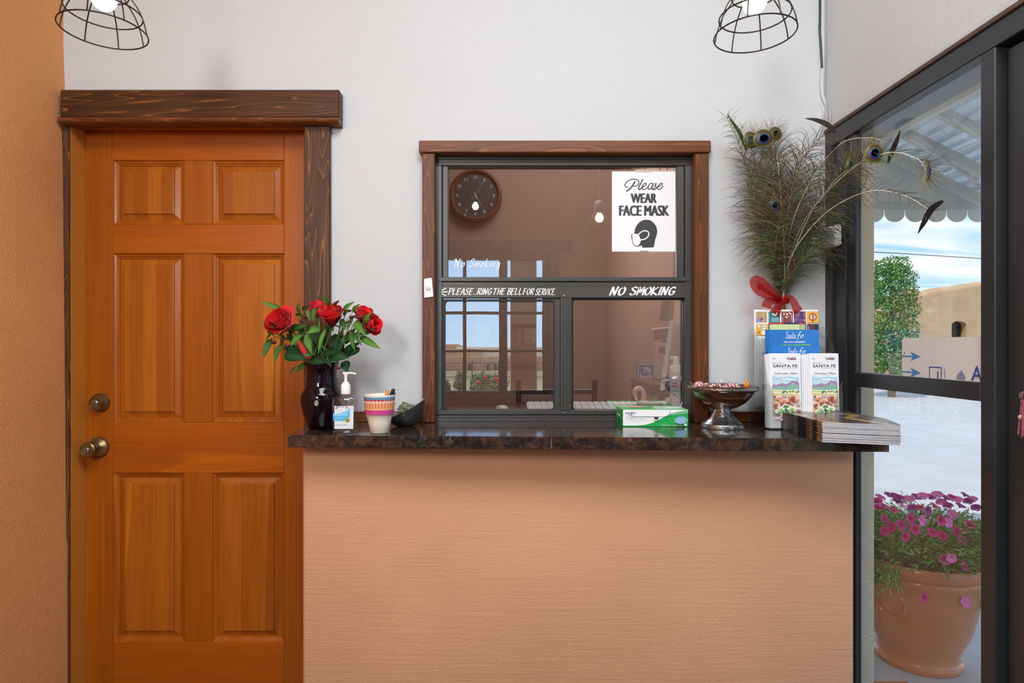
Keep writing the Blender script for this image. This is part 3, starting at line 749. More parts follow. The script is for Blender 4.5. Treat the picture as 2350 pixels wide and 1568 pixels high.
COUNT = counter_mat()
FL, FR_ = (X(660, 1.762), 1.762), (X(2040, 1.689), 1.689)
ct = thing('countertop', 'long glossy dark brown stone-look countertop on the terracotta half wall', 'countertop', (.2, 1.85, .98))
def fy(x): return FL[1]+(FR_[1]-FL[1])*(x-FL[0])/(FR_[0]-FL[0])
xm = X(1265, fy(.13))
def slab(x0, x1, name, mat, y_in=None, z0=.981):
    m = MB(); pts = [(x0, fy(x0), z0), (x1, fy(x1), z0), (x1, y_in or D-.0005, z0), (x0, y_in or D-.0005, z0)]
    A = [m.v(p) for p in pts]; B = [m.v((p[0], p[1], CZ)) for p in pts]
    fs = [m.face(A[::-1]), m.face(B)]+[m.face([A[i], A[(i+1) % 4], B[(i+1) % 4], B[i]]) for i in range(4)]
    es = [e for f in fs[2:3] for e in f.edges]
    bmesh.ops.bevel(m.bm, geom=es, offset=.0015, segments=2, affect='EDGES')
    return m.build(name, mat, ct)
slab(FL[0], xm-.0004, 'worktop_section', COUNT); slab(xm+.0004, 1.050, 'worktop_section', COUNT)
m = MB(); m.prism([(xm-.0012, fy(xm)-.0002, .983), (xm+.0012, fy(xm)-.0002, .983), (xm+.0012, fy(xm)-.0002, 1.0145), (xm-.0012, fy(xm)-.0002, 1.0145)], (0, .002, 0))
m.build('seam', varied('copper_brown_seam', lin(150, 92, 62), lin(130, 80, 54), 30, .5), ct)
m = MB(); m.prism([(1.0502, fy(1.05), .981), (1.062, fy(1.062), .981), (1.062, D-.05, .981), (1.0502, D-.05, .981)], (0, 0, CZ-.981-.0005))
m.build('end_cap', varied('worn_brown_edge', lin(92, 76, 64), lin(112, 92, 78), 20, .5), ct)
def cd(py): return (CH-CZ)*F/(py-CY)                                     # depth on the counter of a base pixel row
TZ = CZ+.0004

# ------------------------------------------------------------------ vase
VC = Vector((X(738, 1.905), 1.905, TZ))
vpx = [(989, 0), (989, 26), (986, 30), (978, 33), (955, 41), (935, 46), (920, 47), (911, 45.5), (905, 42.5), (898, 38), (890, 35.5), (880, 34.5), (868, 33), (860, 33), (851, 34.5), (844, 37), (840, 39), (838, 39)]
s_ = 1.905/F
vprof = [(r*s_, (989-y)*s_) for y, r in vpx]+[(36.5*s_, 150.6*s_), (33*s_, 141*s_), (31*s_, 125*s_), (33*s_, 105*s_), (43*s_, 75*s_), (40*s_, 35*s_), (26*s_, 6*s_), (0, 6*s_)]
v = thing('vase', 'tall black purple glass vase holding red roses on the dark counter', 'vase', VC)
VASEM = base('dark_plum_glass', lin(14, 4, 12), .05, 0, .4)[0]
nz = VASEM.node_tree.nodes.new('ShaderNodeTexNoise'); nz.inputs['Scale'].default_value = 9
rr = VASEM.node_tree.nodes.new('ShaderNodeValToRGB'); rr.color_ramp.elements[0].color = lin(9, 3, 8); rr.color_ramp.elements[1].color = lin(24, 6, 20)
VASEM.node_tree.links.new(nz.outputs['Fac'], rr.inputs[0]); VASEM.node_tree.links.new(rr.outputs[0], VASEM.node_tree.nodes['Principled BSDF'].inputs['Base Color'])
MB().lathe([(r, z) for r, z in vprof], VC.x, VC.y, VC.z, 48).build('body', VASEM, v, smooth=60)
m = MB(); m.lathe([(0, .0002), (1, .0002), (1, .02), (0, .02)], seg=20, M=Matrix.Translation((VC.x+.004, VC.y-.0655, VC.z+62*s_)) @ Matrix.Diagonal((.0065, .01, .009, 1)) @ Matrix.Rotation(math.pi/2, 4, 'X'))
m.build('oval_sticker', varied('gold_green_sticker', lin(120, 124, 84), lin(150, 150, 120), 300, .4), v)

# ------------------------------------------------------------------ flowers in the vase
def leaf_obj(p0, p1, w, parent, col, curl=.18, side=None, name='leaf', n=7):
    """lance-shaped leaf from p0 to p1 with a folded midrib and drooping tip, 2 mm thick at the rib"""
    p0, p1 = Vector(p0), Vector(p1); ax = p1-p0; L = ax.length
    view = Vector((0, -1, .25)) if side is None else Vector(side)
    sd = ax.cross(view); sd = sd.normalized() if sd.length > 1e-6 else Vector((1, 0, 0)); up = sd.cross(ax).normalized()
    m = MB(); rows = []
    for i in range(n+1):
        t = i/n; wd = w*.5*max(.02, math.sin(math.pi*min(1, t**.75*1.0)))*(1 if t < .97 else .4)
        c = p0+ax*t+up*(curl*L*(math.sin(math.pi*t)*.6))
        fold = up*(wd*.35)
        rows.append([m.v(c-sd*wd+fold), m.v(c-sd*wd*.5+fold*.35), m.v(c), m.v(c+sd*wd*.5+fold*.35), m.v(c+sd*wd+fold)])
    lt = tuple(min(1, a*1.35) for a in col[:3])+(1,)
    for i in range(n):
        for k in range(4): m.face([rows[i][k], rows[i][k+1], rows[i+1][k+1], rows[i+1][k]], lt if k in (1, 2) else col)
    bmesh.ops.solidify(m.bm, geom=list(m.bm.faces), thickness=.0004)
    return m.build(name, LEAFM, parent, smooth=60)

def zp(x, y, d): return P(560+x/3.733, 640+y/3.733, d)                 # point from the close-up's coordinates
LG, MG, DG = lin(100, 148, 60), lin(72, 120, 50), lin(42, 84, 46)
STEMM = varied('green_stem', lin(78, 110, 48), lin(102, 132, 60), 60, .5)
mouth = Vector((VC.x, VC.y, VC.z+.195))
inside = Vector((VC.x, VC.y, VC.z+.06))
def stem_curve(tip, off=(0, 0)):
    a = inside+Vector((off[0]*.4, off[1]*.4, 0)); b = mouth+Vector((off[0], off[1], 0))
    return cat_rom([a, b, b.lerp(tip, .5)+Vector((0, 0, .015)), tip], 5)
PETALC = {}
def petal_mesh(name, w, h, r, flare, roll, col):
    """one rose petal standing around the z axis: w half angle, h height, r radius, flare outward at the lip"""
    m = MB()
    def fn(u, t):
        uu = (u-.5)*2
        a = uu*w*(.35+.65*math.sin(math.pi*(.12+.70*t)))
        rr = r*(.22+.78*math.sin(min(1, t*1.15)*math.pi/2))+flare*max(0, t-.55)**2*3.2
        lip = -.10*h*abs(uu)**2.2
        edge = roll*max(0, t-.75)*4*(.4+.6*abs(uu))
        z = h*(t-.06*edge)+lip*t
        return Vector((math.cos(a)*(rr+edge*.004), math.sin(a)*(rr+edge*.004), z))
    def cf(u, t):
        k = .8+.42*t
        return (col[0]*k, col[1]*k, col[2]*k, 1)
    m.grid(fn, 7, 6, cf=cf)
    bmesh.ops.solidify(m.bm, geom=list(m.bm.faces), thickness=.0006)
    return m.mesh(name, 60)
ROSEM = printed('red_petal', .55, .3, Sheen_Weight=.3)
RED = lin(222, 14, 28); PINKRED = lin(226, 40, 66)
def rose(tip, axis, size, label, leaves, col=RED, opening=1.0, off=(0, 0), group='red roses in the black vase'):
    tip = Vector(tip)
    t = thing('rose', label, 'rose', mouth, group)
    axis = Vector(axis).normalized(); Q = Vector((0, 0, 1)).rotation_difference(axis).to_matrix().to_4x4()
    base_p = tip-axis*size*.5
    MB().tube(stem_curve(base_p, off), [.0028]*16, 7).build('stem', STEMM, t, smooth=60)
    key = (round(opening, 2), col)
    if key not in PETALC:
        L = []
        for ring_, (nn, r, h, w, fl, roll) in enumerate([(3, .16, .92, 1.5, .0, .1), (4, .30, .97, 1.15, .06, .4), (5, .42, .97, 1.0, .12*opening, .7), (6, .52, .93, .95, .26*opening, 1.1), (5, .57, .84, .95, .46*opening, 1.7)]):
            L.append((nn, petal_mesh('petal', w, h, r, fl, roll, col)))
            for me in [L[-1][1]]: me.materials.append(ROSEM)
        PETALC[key] = L
    rnd = random.Random(int(tip.x*9999))
    for ring_, (nn, me) in enumerate(PETALC[key]):
        for q in range(nn):
            o = link_mesh('petal', me, t)
            ang = 2*math.pi*q/nn+ring_*.7+rnd.uniform(-.2, .2)
            M = Matrix.Translation(base_p-mouth) @ Q @ Matrix.Rotation(ang, 4, 'Z') @ Matrix.Rotation(rnd.uniform(-.05, .09), 4, 'Y') @ Matrix.Diagonal((size*.82, size*.82, size*rnd.uniform(.93, 1.05), 1))
            o.matrix_local = M
    # sepals
    for q in range(5):
        a = q*2*math.pi/5
        p = base_p+Q.to_3x3() @ Vector((math.cos(a)*.004, math.sin(a)*.004, 0)); e = base_p+Q.to_3x3() @ Vector((math.cos(a)*size*.42, math.sin(a)*size*.42, -size*.12+.2*size*(q % 2)))
        leaf_obj(p, e, .010, t, MG, name='sepal', side=axis, n=4)
    for (x0, y0, x1, y1, w, c, d) in leaves:
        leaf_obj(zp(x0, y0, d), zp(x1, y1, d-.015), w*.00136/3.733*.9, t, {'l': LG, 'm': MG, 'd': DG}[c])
    return t
rose(zp(333, 372, 1.85), (-.25, -.75, .55), .072, 'large open red rose at the door side of the bouquet', [(340, 650, 540, 690, 115, 'd', 1.84), (360, 590, 480, 640, 85, 'd', 1.87), (560, 520, 620, 660, 70, 'd', 1.90)], off=(-.012, 0))
rose(zp(745, 318, 1.835), (.02, -.42, .9), .067, 'upright red rose in the middle of the bouquet facing the room', [(720, 650, 900, 680, 125, 'd', 1.83), (780, 470, 790, 620, 95, 'd', 1.89), (820, 480, 842, 610, 70, 'd', 1.89)], opening=.7)
rose(zp(1022, 318, 1.87), (.35, -.45, .8), .052, 'upper of two red roses leaning over the white wall', [(850, 640, 1010, 540, 64, 'd', 1.88)], opening=.6, off=(.012, .01))
rose(zp(1085, 395, 1.845), (.75, -.5, .25), .054, 'lower of two red roses leaning over the white wall', [(990, 590, 900, 670, 72, 'd', 1.88), (868, 700, 885, 805, 92, 'd', 1.85)], opening=.6, off=(.012, -.008))
rose(zp(622, 262, 1.93), (-.1, -.3, .95), .052, 'pinkish red rose half hidden behind the middle rose', [(560, 700, 720, 720, 82, 'd', 1.85), (650, 500, 690, 600, 70, 'd', 1.92)], col=PINKRED, opening=.8, off=(0, .012))
# closed bud hanging low
bt = thing('rose_bud', 'narrow closed red bud low in the bouquet beside the vase rim', 'rose bud', mouth)
b0, b1 = zp(480, 565, 1.85), zp(560, 690, 1.84)
MB().tube(stem_curve(b1, (-.01, -.01)), .002, 6).build('stem', STEMM, bt, smooth=60)
ax = (b0-b1); Qm = Vector((0, 0, 1)).rotation_difference(ax.normalized()).to_matrix().to_4x4()
MB(RED).sphere((b0+b1)/2, ax.length*.52, 12, 9, (.30, .30, 1), M=Qm).build('bud', ROSEM, bt, smooth=60)
# alstroemeria sprigs: pale leaves and closed maroon buds
BUDC = lin(84, 30, 36); BUDG = lin(96, 70, 44)
SPR = [
 ('sprig of pale green leaves and maroon buds reaching towards the door', (200, 500), -.015, 1.86,
  [(350, 275, 138, 195, 46, 'l'), (240, 510, 168, 688, 62, 'm'), (333, 555, 258, 732, 52, 'm'), (250, 445, 180, 545, 20, 'm'), (165, 358, 262, 418, 26, 'l'), (215, 440, 265, 495, 40, 'm'), (180, 365, 192, 425, 22, 'm')],
  [(255, 440, .5), (246, 548, 1.5), (322, 532, .2), (350, 587, .4)]),
 ('sprig of green leaves and buds behind the open rose', (470, 420), -.01, 1.88,
  [(475, 300, 468, 195, 32, 'l'), (380, 455, 545, 398, 70, 'm'), (505, 470, 398, 585, 58, 'l'), (530, 720, 443, 812, 46, 'm'), (455, 745, 378, 832, 16, 'm'), (500, 280, 590, 225, 36, 'd'), (440, 300, 530, 330, 22, 'd')],
  [(462, 238, .3), (492, 372, .1), (508, 492, 1.2), (487, 410, .2), (530, 330, 1.2)]),
 ('sprig of bright green leaves in front of the middle of the bouquet', (640, 560), 0, 1.83,
  [(535, 470, 582, 645, 66, 'l'), (655, 425, 535, 472, 72, 'l'), (548, 260, 566, 365, 30, 'l'), (612, 248, 590, 375, 48, 'm'), (702, 425, 635, 650, 36, 'l'), (735, 232, 666, 143, 40, 'l'), (605, 640, 498, 662, 42, 'm'), (668, 655, 802, 622, 52, 'd'), (730, 690, 748, 762, 52, 'd'), (790, 690, 810, 720, 30, 'm')],
  [(785, 208, 1.0), (805, 765, 1.4)]),
 ('sprig of green leaves and maroon buds between the roses by the wall', (880, 470), .01, 1.86,
  [(840, 278, 952, 193, 38, 'l'), (930, 288, 1001, 213, 38, 'l'), (862, 330, 902, 262, 34, 'm'), (935, 320, 880, 455, 38, 'm'), (835, 345, 872, 445, 50, 'm'), (850, 560, 800, 645, 40, 'd'), (870, 480, 840, 560, 26, 'm')],
  [(890, 275, 1.5), (932, 325, 1.4), (892, 372, 1.3), (890, 465, .7)]),
 ('sprig with long green leaves curving out over the sanitizer bottle', (1000, 520), .015, 1.83,
  [(1022, 392, 1090, 283, 52, 'l'), (948, 368, 1046, 492, 68, 'l'), (915, 455, 955, 630, 46, 'm'), (985, 495, 1170, 602, 62, 'l'), (1080, 462, 958, 492, 40, 'm'), (940, 470, 1010, 575, 40, 'm')],
  [(985, 330, 1.4)]),
]
BUDM = printed('bud_colour', .5, .4)
for lab, ctr, off, d, lv, bd in SPR:
    t = thing('alstroemeria_sprig', lab, 'sprig', mouth, 'alstroemeria sprigs in the black vase')
    top = zp(ctr[0], ctr[1]-70, d)
    sc = stem_curve(top, (off, off*.3-.006)); m = MB(); m.tube(sc, .0018, 6)
    node = sc[-5]
    for (x0, y0, *_r) in lv: m.tube(cat_rom([node, node.lerp(zp(x0, y0, d), .6)+Vector((0, 0, .006)), zp(x0, y0, d)], 4), .0009, 5)
    for (x0, y0, _a) in bd: m.tube(cat_rom([node, node.lerp(zp(x0, y0, d-.01), .6)+Vector((0, 0, .008)), zp(x0, y0, d-.01)], 4), .0009, 5)
    m.build('stem', STEMM, t, smooth=60)
    for i, (x0, y0, x1, y1, w, c) in enumerate(lv):
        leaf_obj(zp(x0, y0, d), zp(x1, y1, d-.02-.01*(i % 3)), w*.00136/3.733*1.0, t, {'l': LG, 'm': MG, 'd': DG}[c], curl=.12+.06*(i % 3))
    for (x0, y0, a) in bd:
        MB().sphere(zp(x0, y0, d-.01), .0125, 10, 8, (.36, .36, 1), M=Matrix.Rotation(a, 4, 'Y'), cf=lambda i, k: BUDC if i > 2 else BUDG).build('bud', BUDM, t, smooth=60)

fo = thing('greenery_sprig', 'dark green filler leaves at the heart of the bouquet behind the roses', 'sprig', mouth)
m = MB()
FL_ = [(600, 700, 520, 560, 75), (640, 690, 600, 540, 75), (700, 680, 690, 520, 85), (760, 690, 770, 560, 85), (820, 680, 850, 520, 75), (860, 690, 925, 570, 75), (560, 690, 450, 620, 80), (480, 640, 420, 560, 65), (700, 560, 640, 430, 65), (800, 560, 850, 440, 65), (520, 480, 450, 385, 55), (900, 520, 950, 425, 50), (740, 460, 700, 380, 55), (430, 540, 365, 470, 55), (560, 560, 500, 450, 70), (620, 560, 580, 440, 70), (870, 560, 900, 460, 60), (690, 640, 640, 560, 80)]
for (x0, y0, x1, y1, w) in FL_:
    b_ = zp(x0, y0, 1.93); m.tube(cat_rom([inside+Vector((0, .01, 0)), mouth+Vector((0, .012, 0)), b_], 4), .0010, 5)
m.build('stem', STEMM, fo, smooth=60)
for i, (x0, y0, x1, y1, w) in enumerate(FL_): leaf_obj(zp(x0, y0, 1.93), zp(x1, y1, 1.925+.02*(i % 2)), w*.00136/3.733*1.05, fo, DG if i % 3 else lin(54, 96, 48), curl=.1+.05*(i % 3))
# ------------------------------------------------------------------ hand sanitizer bottle
d0 = 1.818; SBc = Vector((X(793.5, d0), d0, TZ)); q = d0/F
sb_ = thing('hand_sanitizer_bottle', 'clear pump bottle of hand sanitizer standing in front of the vase', 'bottle', SBc)
CLEARP = thin_glass('clear_bottle_plastic', (.93, .95, .97, 1), None, ior=1.45)
GELM = thin_glass('clear_gel', (.93, .95, .97, 1), .03)
def sellipse(rx, ry, z, e=.55, n=36):
    out = []
    for k in range(n):
        a = 2*math.pi*k/n; c, s = math.cos(a), math.sin(a)
        out.append((SBc.x+rx*math.copysign(abs(c)**e, c), SBc.y+ry*math.copysign(abs(s)**e, s), SBc.z+z))
    return out
H = lambda py: (995-py)*q
prof = [(H(995), 25, 14), (H(993.5), 28, 16.5), (H(988), 29, 17), (H(980), 29, 17), (H(925), 29.5, 17), (H(918), 29, 17), (H(914), 25, 15.5), (H(908), 14, 12), (H(906), 11, 11)]
MB().loft([sellipse(a*q, b*q, z, .55 if a > 20 else .9) for z, a, b in prof], capend=True, capstart=True).build('bottle_body', CLEARP, sb_, smooth=45)
WHP = varied('white_plastic', lin(232, 233, 235), lin(240, 240, 242), 8, .3)
m = MB(); m.lathe([(0, H(907)), (10.6*q, H(907)), (10.8*q, H(905)), (10.8*q, H(887)), (10*q, H(885.5)), (8*q, H(885)), (8*q, H(881)), (6.5*q, H(880)), (0, H(880))], SBc.x, SBc.y, SBc.z, 32)
m.build('pump_collar', WHP, sb_, smooth=40)
m = MB(); m.lathe([(0, H(881)), (3.6*q, H(881)), (3.6*q, H(868)), (4.6*q, H(862)), (4.6*q, H(858)), (0, H(857.5))], SBc.x, SBc.y, SBc.z, 20)
hx = SBc.x; m.tube(cat_rom([(hx-6*q, SBc.y, SBc.z+H(860)), (hx+6*q, SBc.y, SBc.z+H(859.5)), (hx+18*q, SBc.y-4*q, SBc.z+H(859.5)), (hx+25*q, SBc.y-6*q, SBc.z+H(861.5))], 5), [3.2*q, 3.2*q, 3.1*q]+[2.8*q]*6+[2.2*q]*6+[1.6*q], 10)
m.build('pump_nozzle', WHP, sb_, smooth=50)
MB().tube([(hx, SBc.y, SBc.z+H(905)), (hx+.001, SBc.y, SBc.z+H(960)), (hx-.001, SBc.y-.004, SBc.z+H(990))], 2.2*q, 8).build('dip_tube', thin_glass('milky_tube', (.85, .87, .9, 1), .08), sb_, smooth=50)
fyy = SBc.y-17.6*q
pr = Print((SBc.x-24*q, fyy, SBc.z+H(988)), (48*q, 0, 0), (0, 0, H(925)-H(988)), (0, -1, 0))
BL, BL2, NV = lin(86, 178, 220), lin(122, 200, 232), lin(28, 42, 92)
pr.poly([(.06, .05), (.95, .05), (.97, .88), (.06, .88)], lin(214, 222, 230))
pr.poly([(.0, .34), (.62, .32), (.78, .40), (.80, .76), (.55, .64), (.3, .58), (.0, .6)], BL); pr.poly([(.0, .52), (.35, .5), (.8, .68), (.8, .80), (.5, .66), (.25, .6), (.0, .62)], BL2)
pr.text('germ-', .12, .76, .44, .17, lin(24, 26, 40), bold=.01, shear=.1); pr.text('X', .56, .78, .16, .15, lin(196, 36, 48), bold=.02, shear=.1)
pr.text('moisturizing', .08, .52, .58, .075, lin(240, 246, 250)); pr.text('HAND SANITIZER', .08, .42, .4, .03, lin(220, 238, 248)); pr.text('KILLS 99.99% OF GERMS', .08, .17, .6, .035, lin(150, 60, 110))
pr.circle(.68, .36, .115, .09, lin(226, 200, 40)); pr.circle(.68, .36, .085, .066, NV); pr.circle(.68, .36, .055, .042, lin(226, 200, 40), r0=.6)
pr.build('label', PRINT, sb_, label='clear label with blue band')

# ------------------------------------------------------------------ patterned cup with pens
dcu = 1.808; q = dcu/F; CC = Vector((X(871, dcu), dcu, TZ)); H = lambda py: (996-py)*q
cup = thing('pen_cup', 'cream tapered cup with blue orange and magenta bands holding pens', 'cup', CC)
CRM, CB, CM_, CO_, CR_ = lin(226, 218, 202), lin(70, 150, 190), lin(196, 66, 140), lin(226, 178, 120), lin(214, 108, 84)
out = [(0, 0), (19, 0), (20.5, 1.5)]; ys = [996-1.5]
prof = [(0, 996), (19, 996), (20.5, 994.5), (25.5, 972), (26.5, 966), (29, 958), (31.5, 952.5), (32.6, 951.9)]
bands = [(952, 'cm'), (941.5, 'cm'), (940.8, 'co'), (938, 'co'), (937, 'dash'), (926.5, 'dash'), (926, 'co'), (923.5, 'dot'), (921.5, 'co2'), (919, 'red'), (917.5, 'redd'), (916, 'cb'), (912.5, 'cb'), (911, 'crm'), (908.5, 'crm')]
full = [(a, b) for a, b in prof]
tags = ['crm']*(len(prof)-1)
for py, tg in bands:
    full.append((32.6+(952-py)/43*3.2, py-.05)); tags.append(tg)
full += [(34.6, 908.2), (33.6, 909.5), (31.5, 945), (27, 962), (20, 990), (0, 990)]
tags += ['crm']*6
NS = 120
def cfc(i, k):
    tg = tags[i] if i < len(tags) else 'crm'
    nxt = tags[min(i+1, len(tags)-1)]
    if tg == 'cm' : return CM_ 
    if tg == 'cb': return CB
    if tg == 'co' or tg == 'co2': return CO_ if tg == 'co' else lin(232, 204, 160)
    if tg == 'dash': return CR_ if k % 4 < 2 else CO_
    if tg == 'dot': return CM_ if k % 4 == 0 else lin(236, 214, 190)
    if tg == 'red': return lin(150, 50, 80) if k % 5 else lin(220, 170, 150)
    if tg == 'redd': return lin(186, 76, 100)
    return CRM
MB().lathe([(r*q, H(y)) for r, y in full], CC.x, CC.y, CC.z, NS, cf=cfc).build('body', SATIN, cup, smooth=50)
def pen(name, lab, tip, top, colour, cap, clip, clipc):
    t = thing(name, lab, 'pen', tip, 'pens in the patterned cup')
    tip, top = Vector(tip), Vector(top); ax = (top-tip)
    MB().tube([tip, tip+ax*.06, tip+ax*.07, tip+ax*.72], [.001, .003, .0045, .0045], 12).build('barrel', colour, t, smooth=40)
    MB().tube([tip+ax*.721, tip+ax*.97, top], [.0055, .0055, .004], 12).build('cap', cap, t, smooth=40)
    sdv = Vector((.5, -.8, 0)).normalized()*.0078
    MB().tube([tip+ax*.97+sdv, tip+ax*.78+sdv], .0014, 6).build('clip', clipc, t, smooth=40)
BLK = varied('black_plastic', lin(18, 18, 20), lin(28, 28, 30), 30, .3); ORG = varied('orange_plastic', lin(236, 120, 30), lin(244, 134, 40), 30, .35)
BLU = varied('blue_plastic', lin(30, 70, 130), lin(36, 80, 144), 30, .35)
pen('black_pen', 'thick black marker leaning out of the patterned cup', CC+Vector((-.010, .004, .010)), P(904, 893, 1.80), BLK, BLK, 1, BLK)
pen('orange_pen', 'orange and white pen behind the black marker in the cup', CC+Vector((-.004, .012, .010)), P(890, 896, 1.825), WHP, ORG, 1, ORG)
pen('blue_pen', 'blue pen at the wall side rim of the patterned cup', CC+Vector((-.003, .008, .010)), P(905.5, 901, 1.83), BLU, BLU, 1, BLU)

# ------------------------------------------------------------------ dark tilted bowl with bills
db_ = 1.955; q = db_/F; BC = Vector((X(932, db_), db_, TZ))
bw = thing('tip_bowl', 'matte black swooping bowl with dollar bills behind the cup', 'bowl', BC)
def bowl_pt(a, t, inner):
    # a angle, t 0..1 base to rim; rim rises towards +x
    rx = 41*q; ry = 36*q; 
    rimh = (38+20*math.cos(a)+6*max(0, math.cos(a))**3)*q; pr_ = math.sin(t*math.pi/2)**.8
    r = .34+.66*pr_; h = rimh*t**1.5
    if inner: r -= .06; h = max(h, 3*q)
    return Vector((BC.x+rx*r*math.cos(a)+3*q*t, BC.y+ry*r*math.sin(a), BC.z+h))
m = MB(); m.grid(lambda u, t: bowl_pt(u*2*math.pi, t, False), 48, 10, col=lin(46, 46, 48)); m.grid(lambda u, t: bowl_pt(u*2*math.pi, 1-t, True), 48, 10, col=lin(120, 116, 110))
G = []
for u in range(48):
    a0, a1 = u/48*2*math.pi, (u+1)/48*2*math.pi
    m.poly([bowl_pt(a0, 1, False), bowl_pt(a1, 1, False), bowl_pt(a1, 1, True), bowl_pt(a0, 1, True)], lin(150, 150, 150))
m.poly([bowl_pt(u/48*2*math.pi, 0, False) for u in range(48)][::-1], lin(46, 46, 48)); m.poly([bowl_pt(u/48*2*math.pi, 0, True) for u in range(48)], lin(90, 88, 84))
bmesh.ops.remove_doubles(m.bm, verts=m.bm.verts, dist=1e-5)
m.build('body', SATIN, bw, smooth=50)
BILLM = varied('dollar_bill_paper', lin(150, 150, 120), lin(206, 204, 178), 160, .8)
for i, (px, py, rot, tl, lab) in enumerate([(930, 944, .5, .5, 'lower folded dollar bill in the black bowl'), (938, 936, .25, .75, 'upper folded dollar bill leaning on the bowl rim'), (918, 946, -.4, .3, 'crumpled dollar bill at the low side of the bowl')]):
    c = P(px, py, db_-.004+.012*i)
    t = thing('dollar_bill', lab, 'bill', c, 'bills in the black bowl')
    M = Matrix.Translation(c) @ Matrix.Rotation(rot, 4, 'Y') @ Matrix.Rotation(tl, 4, 'X')
    m = MB(); m.grid(lambda u, v_: M @ Vector(((u-.5)*.052, (v_-.5)*.034, .003*math.sin(u*7+i)+.001*math.cos(v_*9))), 10, 4)
    bmesh.ops.solidify(m.bm, geom=list(m.bm.faces), thickness=.0006); m.build('note', BILLM, t, smooth=50)
    pr = Print((0, 0, 0), (1, 0, 0), (0, 1, 0), (0, 0, 1)); pr.fn = lambda a, b: M @ Vector(((a-.5)*.052, (b-.5)*.034, .0012+.003*math.sin(a*7+i)+.001*math.cos(b*9)))
    ink = lin(70, 84, 66)
    pr.k = 4
    pr.circle(.5, .5, .16, .3, ink, r0=.75); pr.rect(.06, .08, .94, .14, ink); pr.rect(.06, .86, .94, .92, ink); pr.rect(.06, .08, .1, .92, ink); pr.rect(.9, .08, .94, .92, ink); pr.text('1', .78, .55, .06, .24, ink); pr.text('1', .16, .2, .06, .24, ink)
    pr.build('engraving', PRINT, t)

# ------------------------------------------------------------------ box of face masks
bx0, bx1, by0, by1 = X(1429, 1.943), X(1579.5, 1.943), 1.943, 2.052
bz1 = Z(940, 1.943)
box = thing('mask_box', 'green and white cardboard box of face masks on the counter', 'box', ((bx0+bx1)/2, 2.0, CZ))
GRN = lin(34, 168, 84); GRD = lin(22, 120, 64); WH = lin(238, 240, 240)
m = MB(); m.box(bx0, bx1, by0, by1, TZ, bz1, .0006, col=GRN)
m.build('carton', SATIN, box)
pr = Print((bx0, by0, TZ), (bx1-bx0, 0, 0), (0, 0, bz1-TZ), (0, -1, 0))
pr.poly([(.006, .06), (.20, .06), (.34, .10), (.46, .22), (.58, .45), (.70, .70), (.82, .86), (.95, .95), (.994, .965), (.994, .985), (.006, .985)], WH)
pr.poly([(.006, .985), (.994, .985), (.994, 1.0), (.006, 1.0)], GRN)
for i in range(7):
    for j in range(26):
        a = .72+j*.0105+(i % 2)*.005; b = .64+.018*i*1.6+max(0, (a-.72))*.55
        if b < .95 and a < .985: pr.rect(a, b, a+.0045, b+.02, lin(214, 244, 224))
pr.text('equate', .03, .72, .15, .16, NV, bold=.01); pr.text('Earloop Face Mask', .03, .44, .295, .105, lin(66, 178, 158))
pr.rect(.075, .70, .13, .73, lin(170, 110, 170))
pr.stroke([(.125, .86), (.125, .68), (.145, .60), (.40, .60), (.70, .585), (.715, .70), (.70, .92)], .007, lin(62, 60, 62), .38)
pr.rect(.14, .575, .705, .60, lin(40, 40, 42))
pr.poly([(.5+.037*math.cos(a*math.pi/10), .585-.155*math.sin(a*math.pi/10)) for a in range(11)], lin(44, 62, 66))
# drawing of the mask
pr.poly([(.795, .5), (.84, .6), (.88, .62), (.92, .6), (.95, .5), (.94, .25), (.90, .16), (.85, .16), (.80, .25)], lin(126, 176, 214))
for k in range(3): pr.rect(.80, .28+.09*k, .945, .30+.09*k, lin(180, 212, 234))
pr.stroke([(.80, .5), (.775, .42), (.79, .28), (.81, .26)], .006, WH, .38); pr.stroke([(.945, .5), (.965, .42), (.955, .28), (.935, .26)], .006, WH, .38)
pr.text('Disposable face mask', .58, .115, .14, .035, WH); pr.text('for general purpose', .58, .06, .13, .035, WH); pr.text('one size fits most', .76, .10, .07, .03, WH); pr.text('50 masks', .76, .06, .13, .035, WH); pr.circle(.942, .13, .022, .075, WH); pr.circle(.942, .13, .016, .05, lin(60, 176, 104), r0=.7)
pr.build('front_print', PRINT, box)
pr = Print((bx0, by0, bz1), (bx1-bx0, 0, 0), (0, by1-by0, 0), (0, 0, 1))
pr.poly([(.55, .08), (.98, .2), (.98, .9), (.6, .85), (.48, .4)], lin(176, 196, 184)); pr.poly([(.0, .8), (.3, .55), (.5, .9), (.5, .99), (.0, .99)], lin(200, 150, 120)); pr.rect(.16, .45, .7, .55, lin(22, 60, 40))
pr.build('lid_print', PRINT, box)
pr = Print((bx0, by1, TZ), (0, by0-by1, 0), (0, 0, bz1-TZ), (-1, 0, 0)); pr.rect(.1, .12, .9, .34, GRD); pr.rect(.1, .5, .6, .62, lin(200, 236, 214)); pr.build('side_print', PRINT, box)

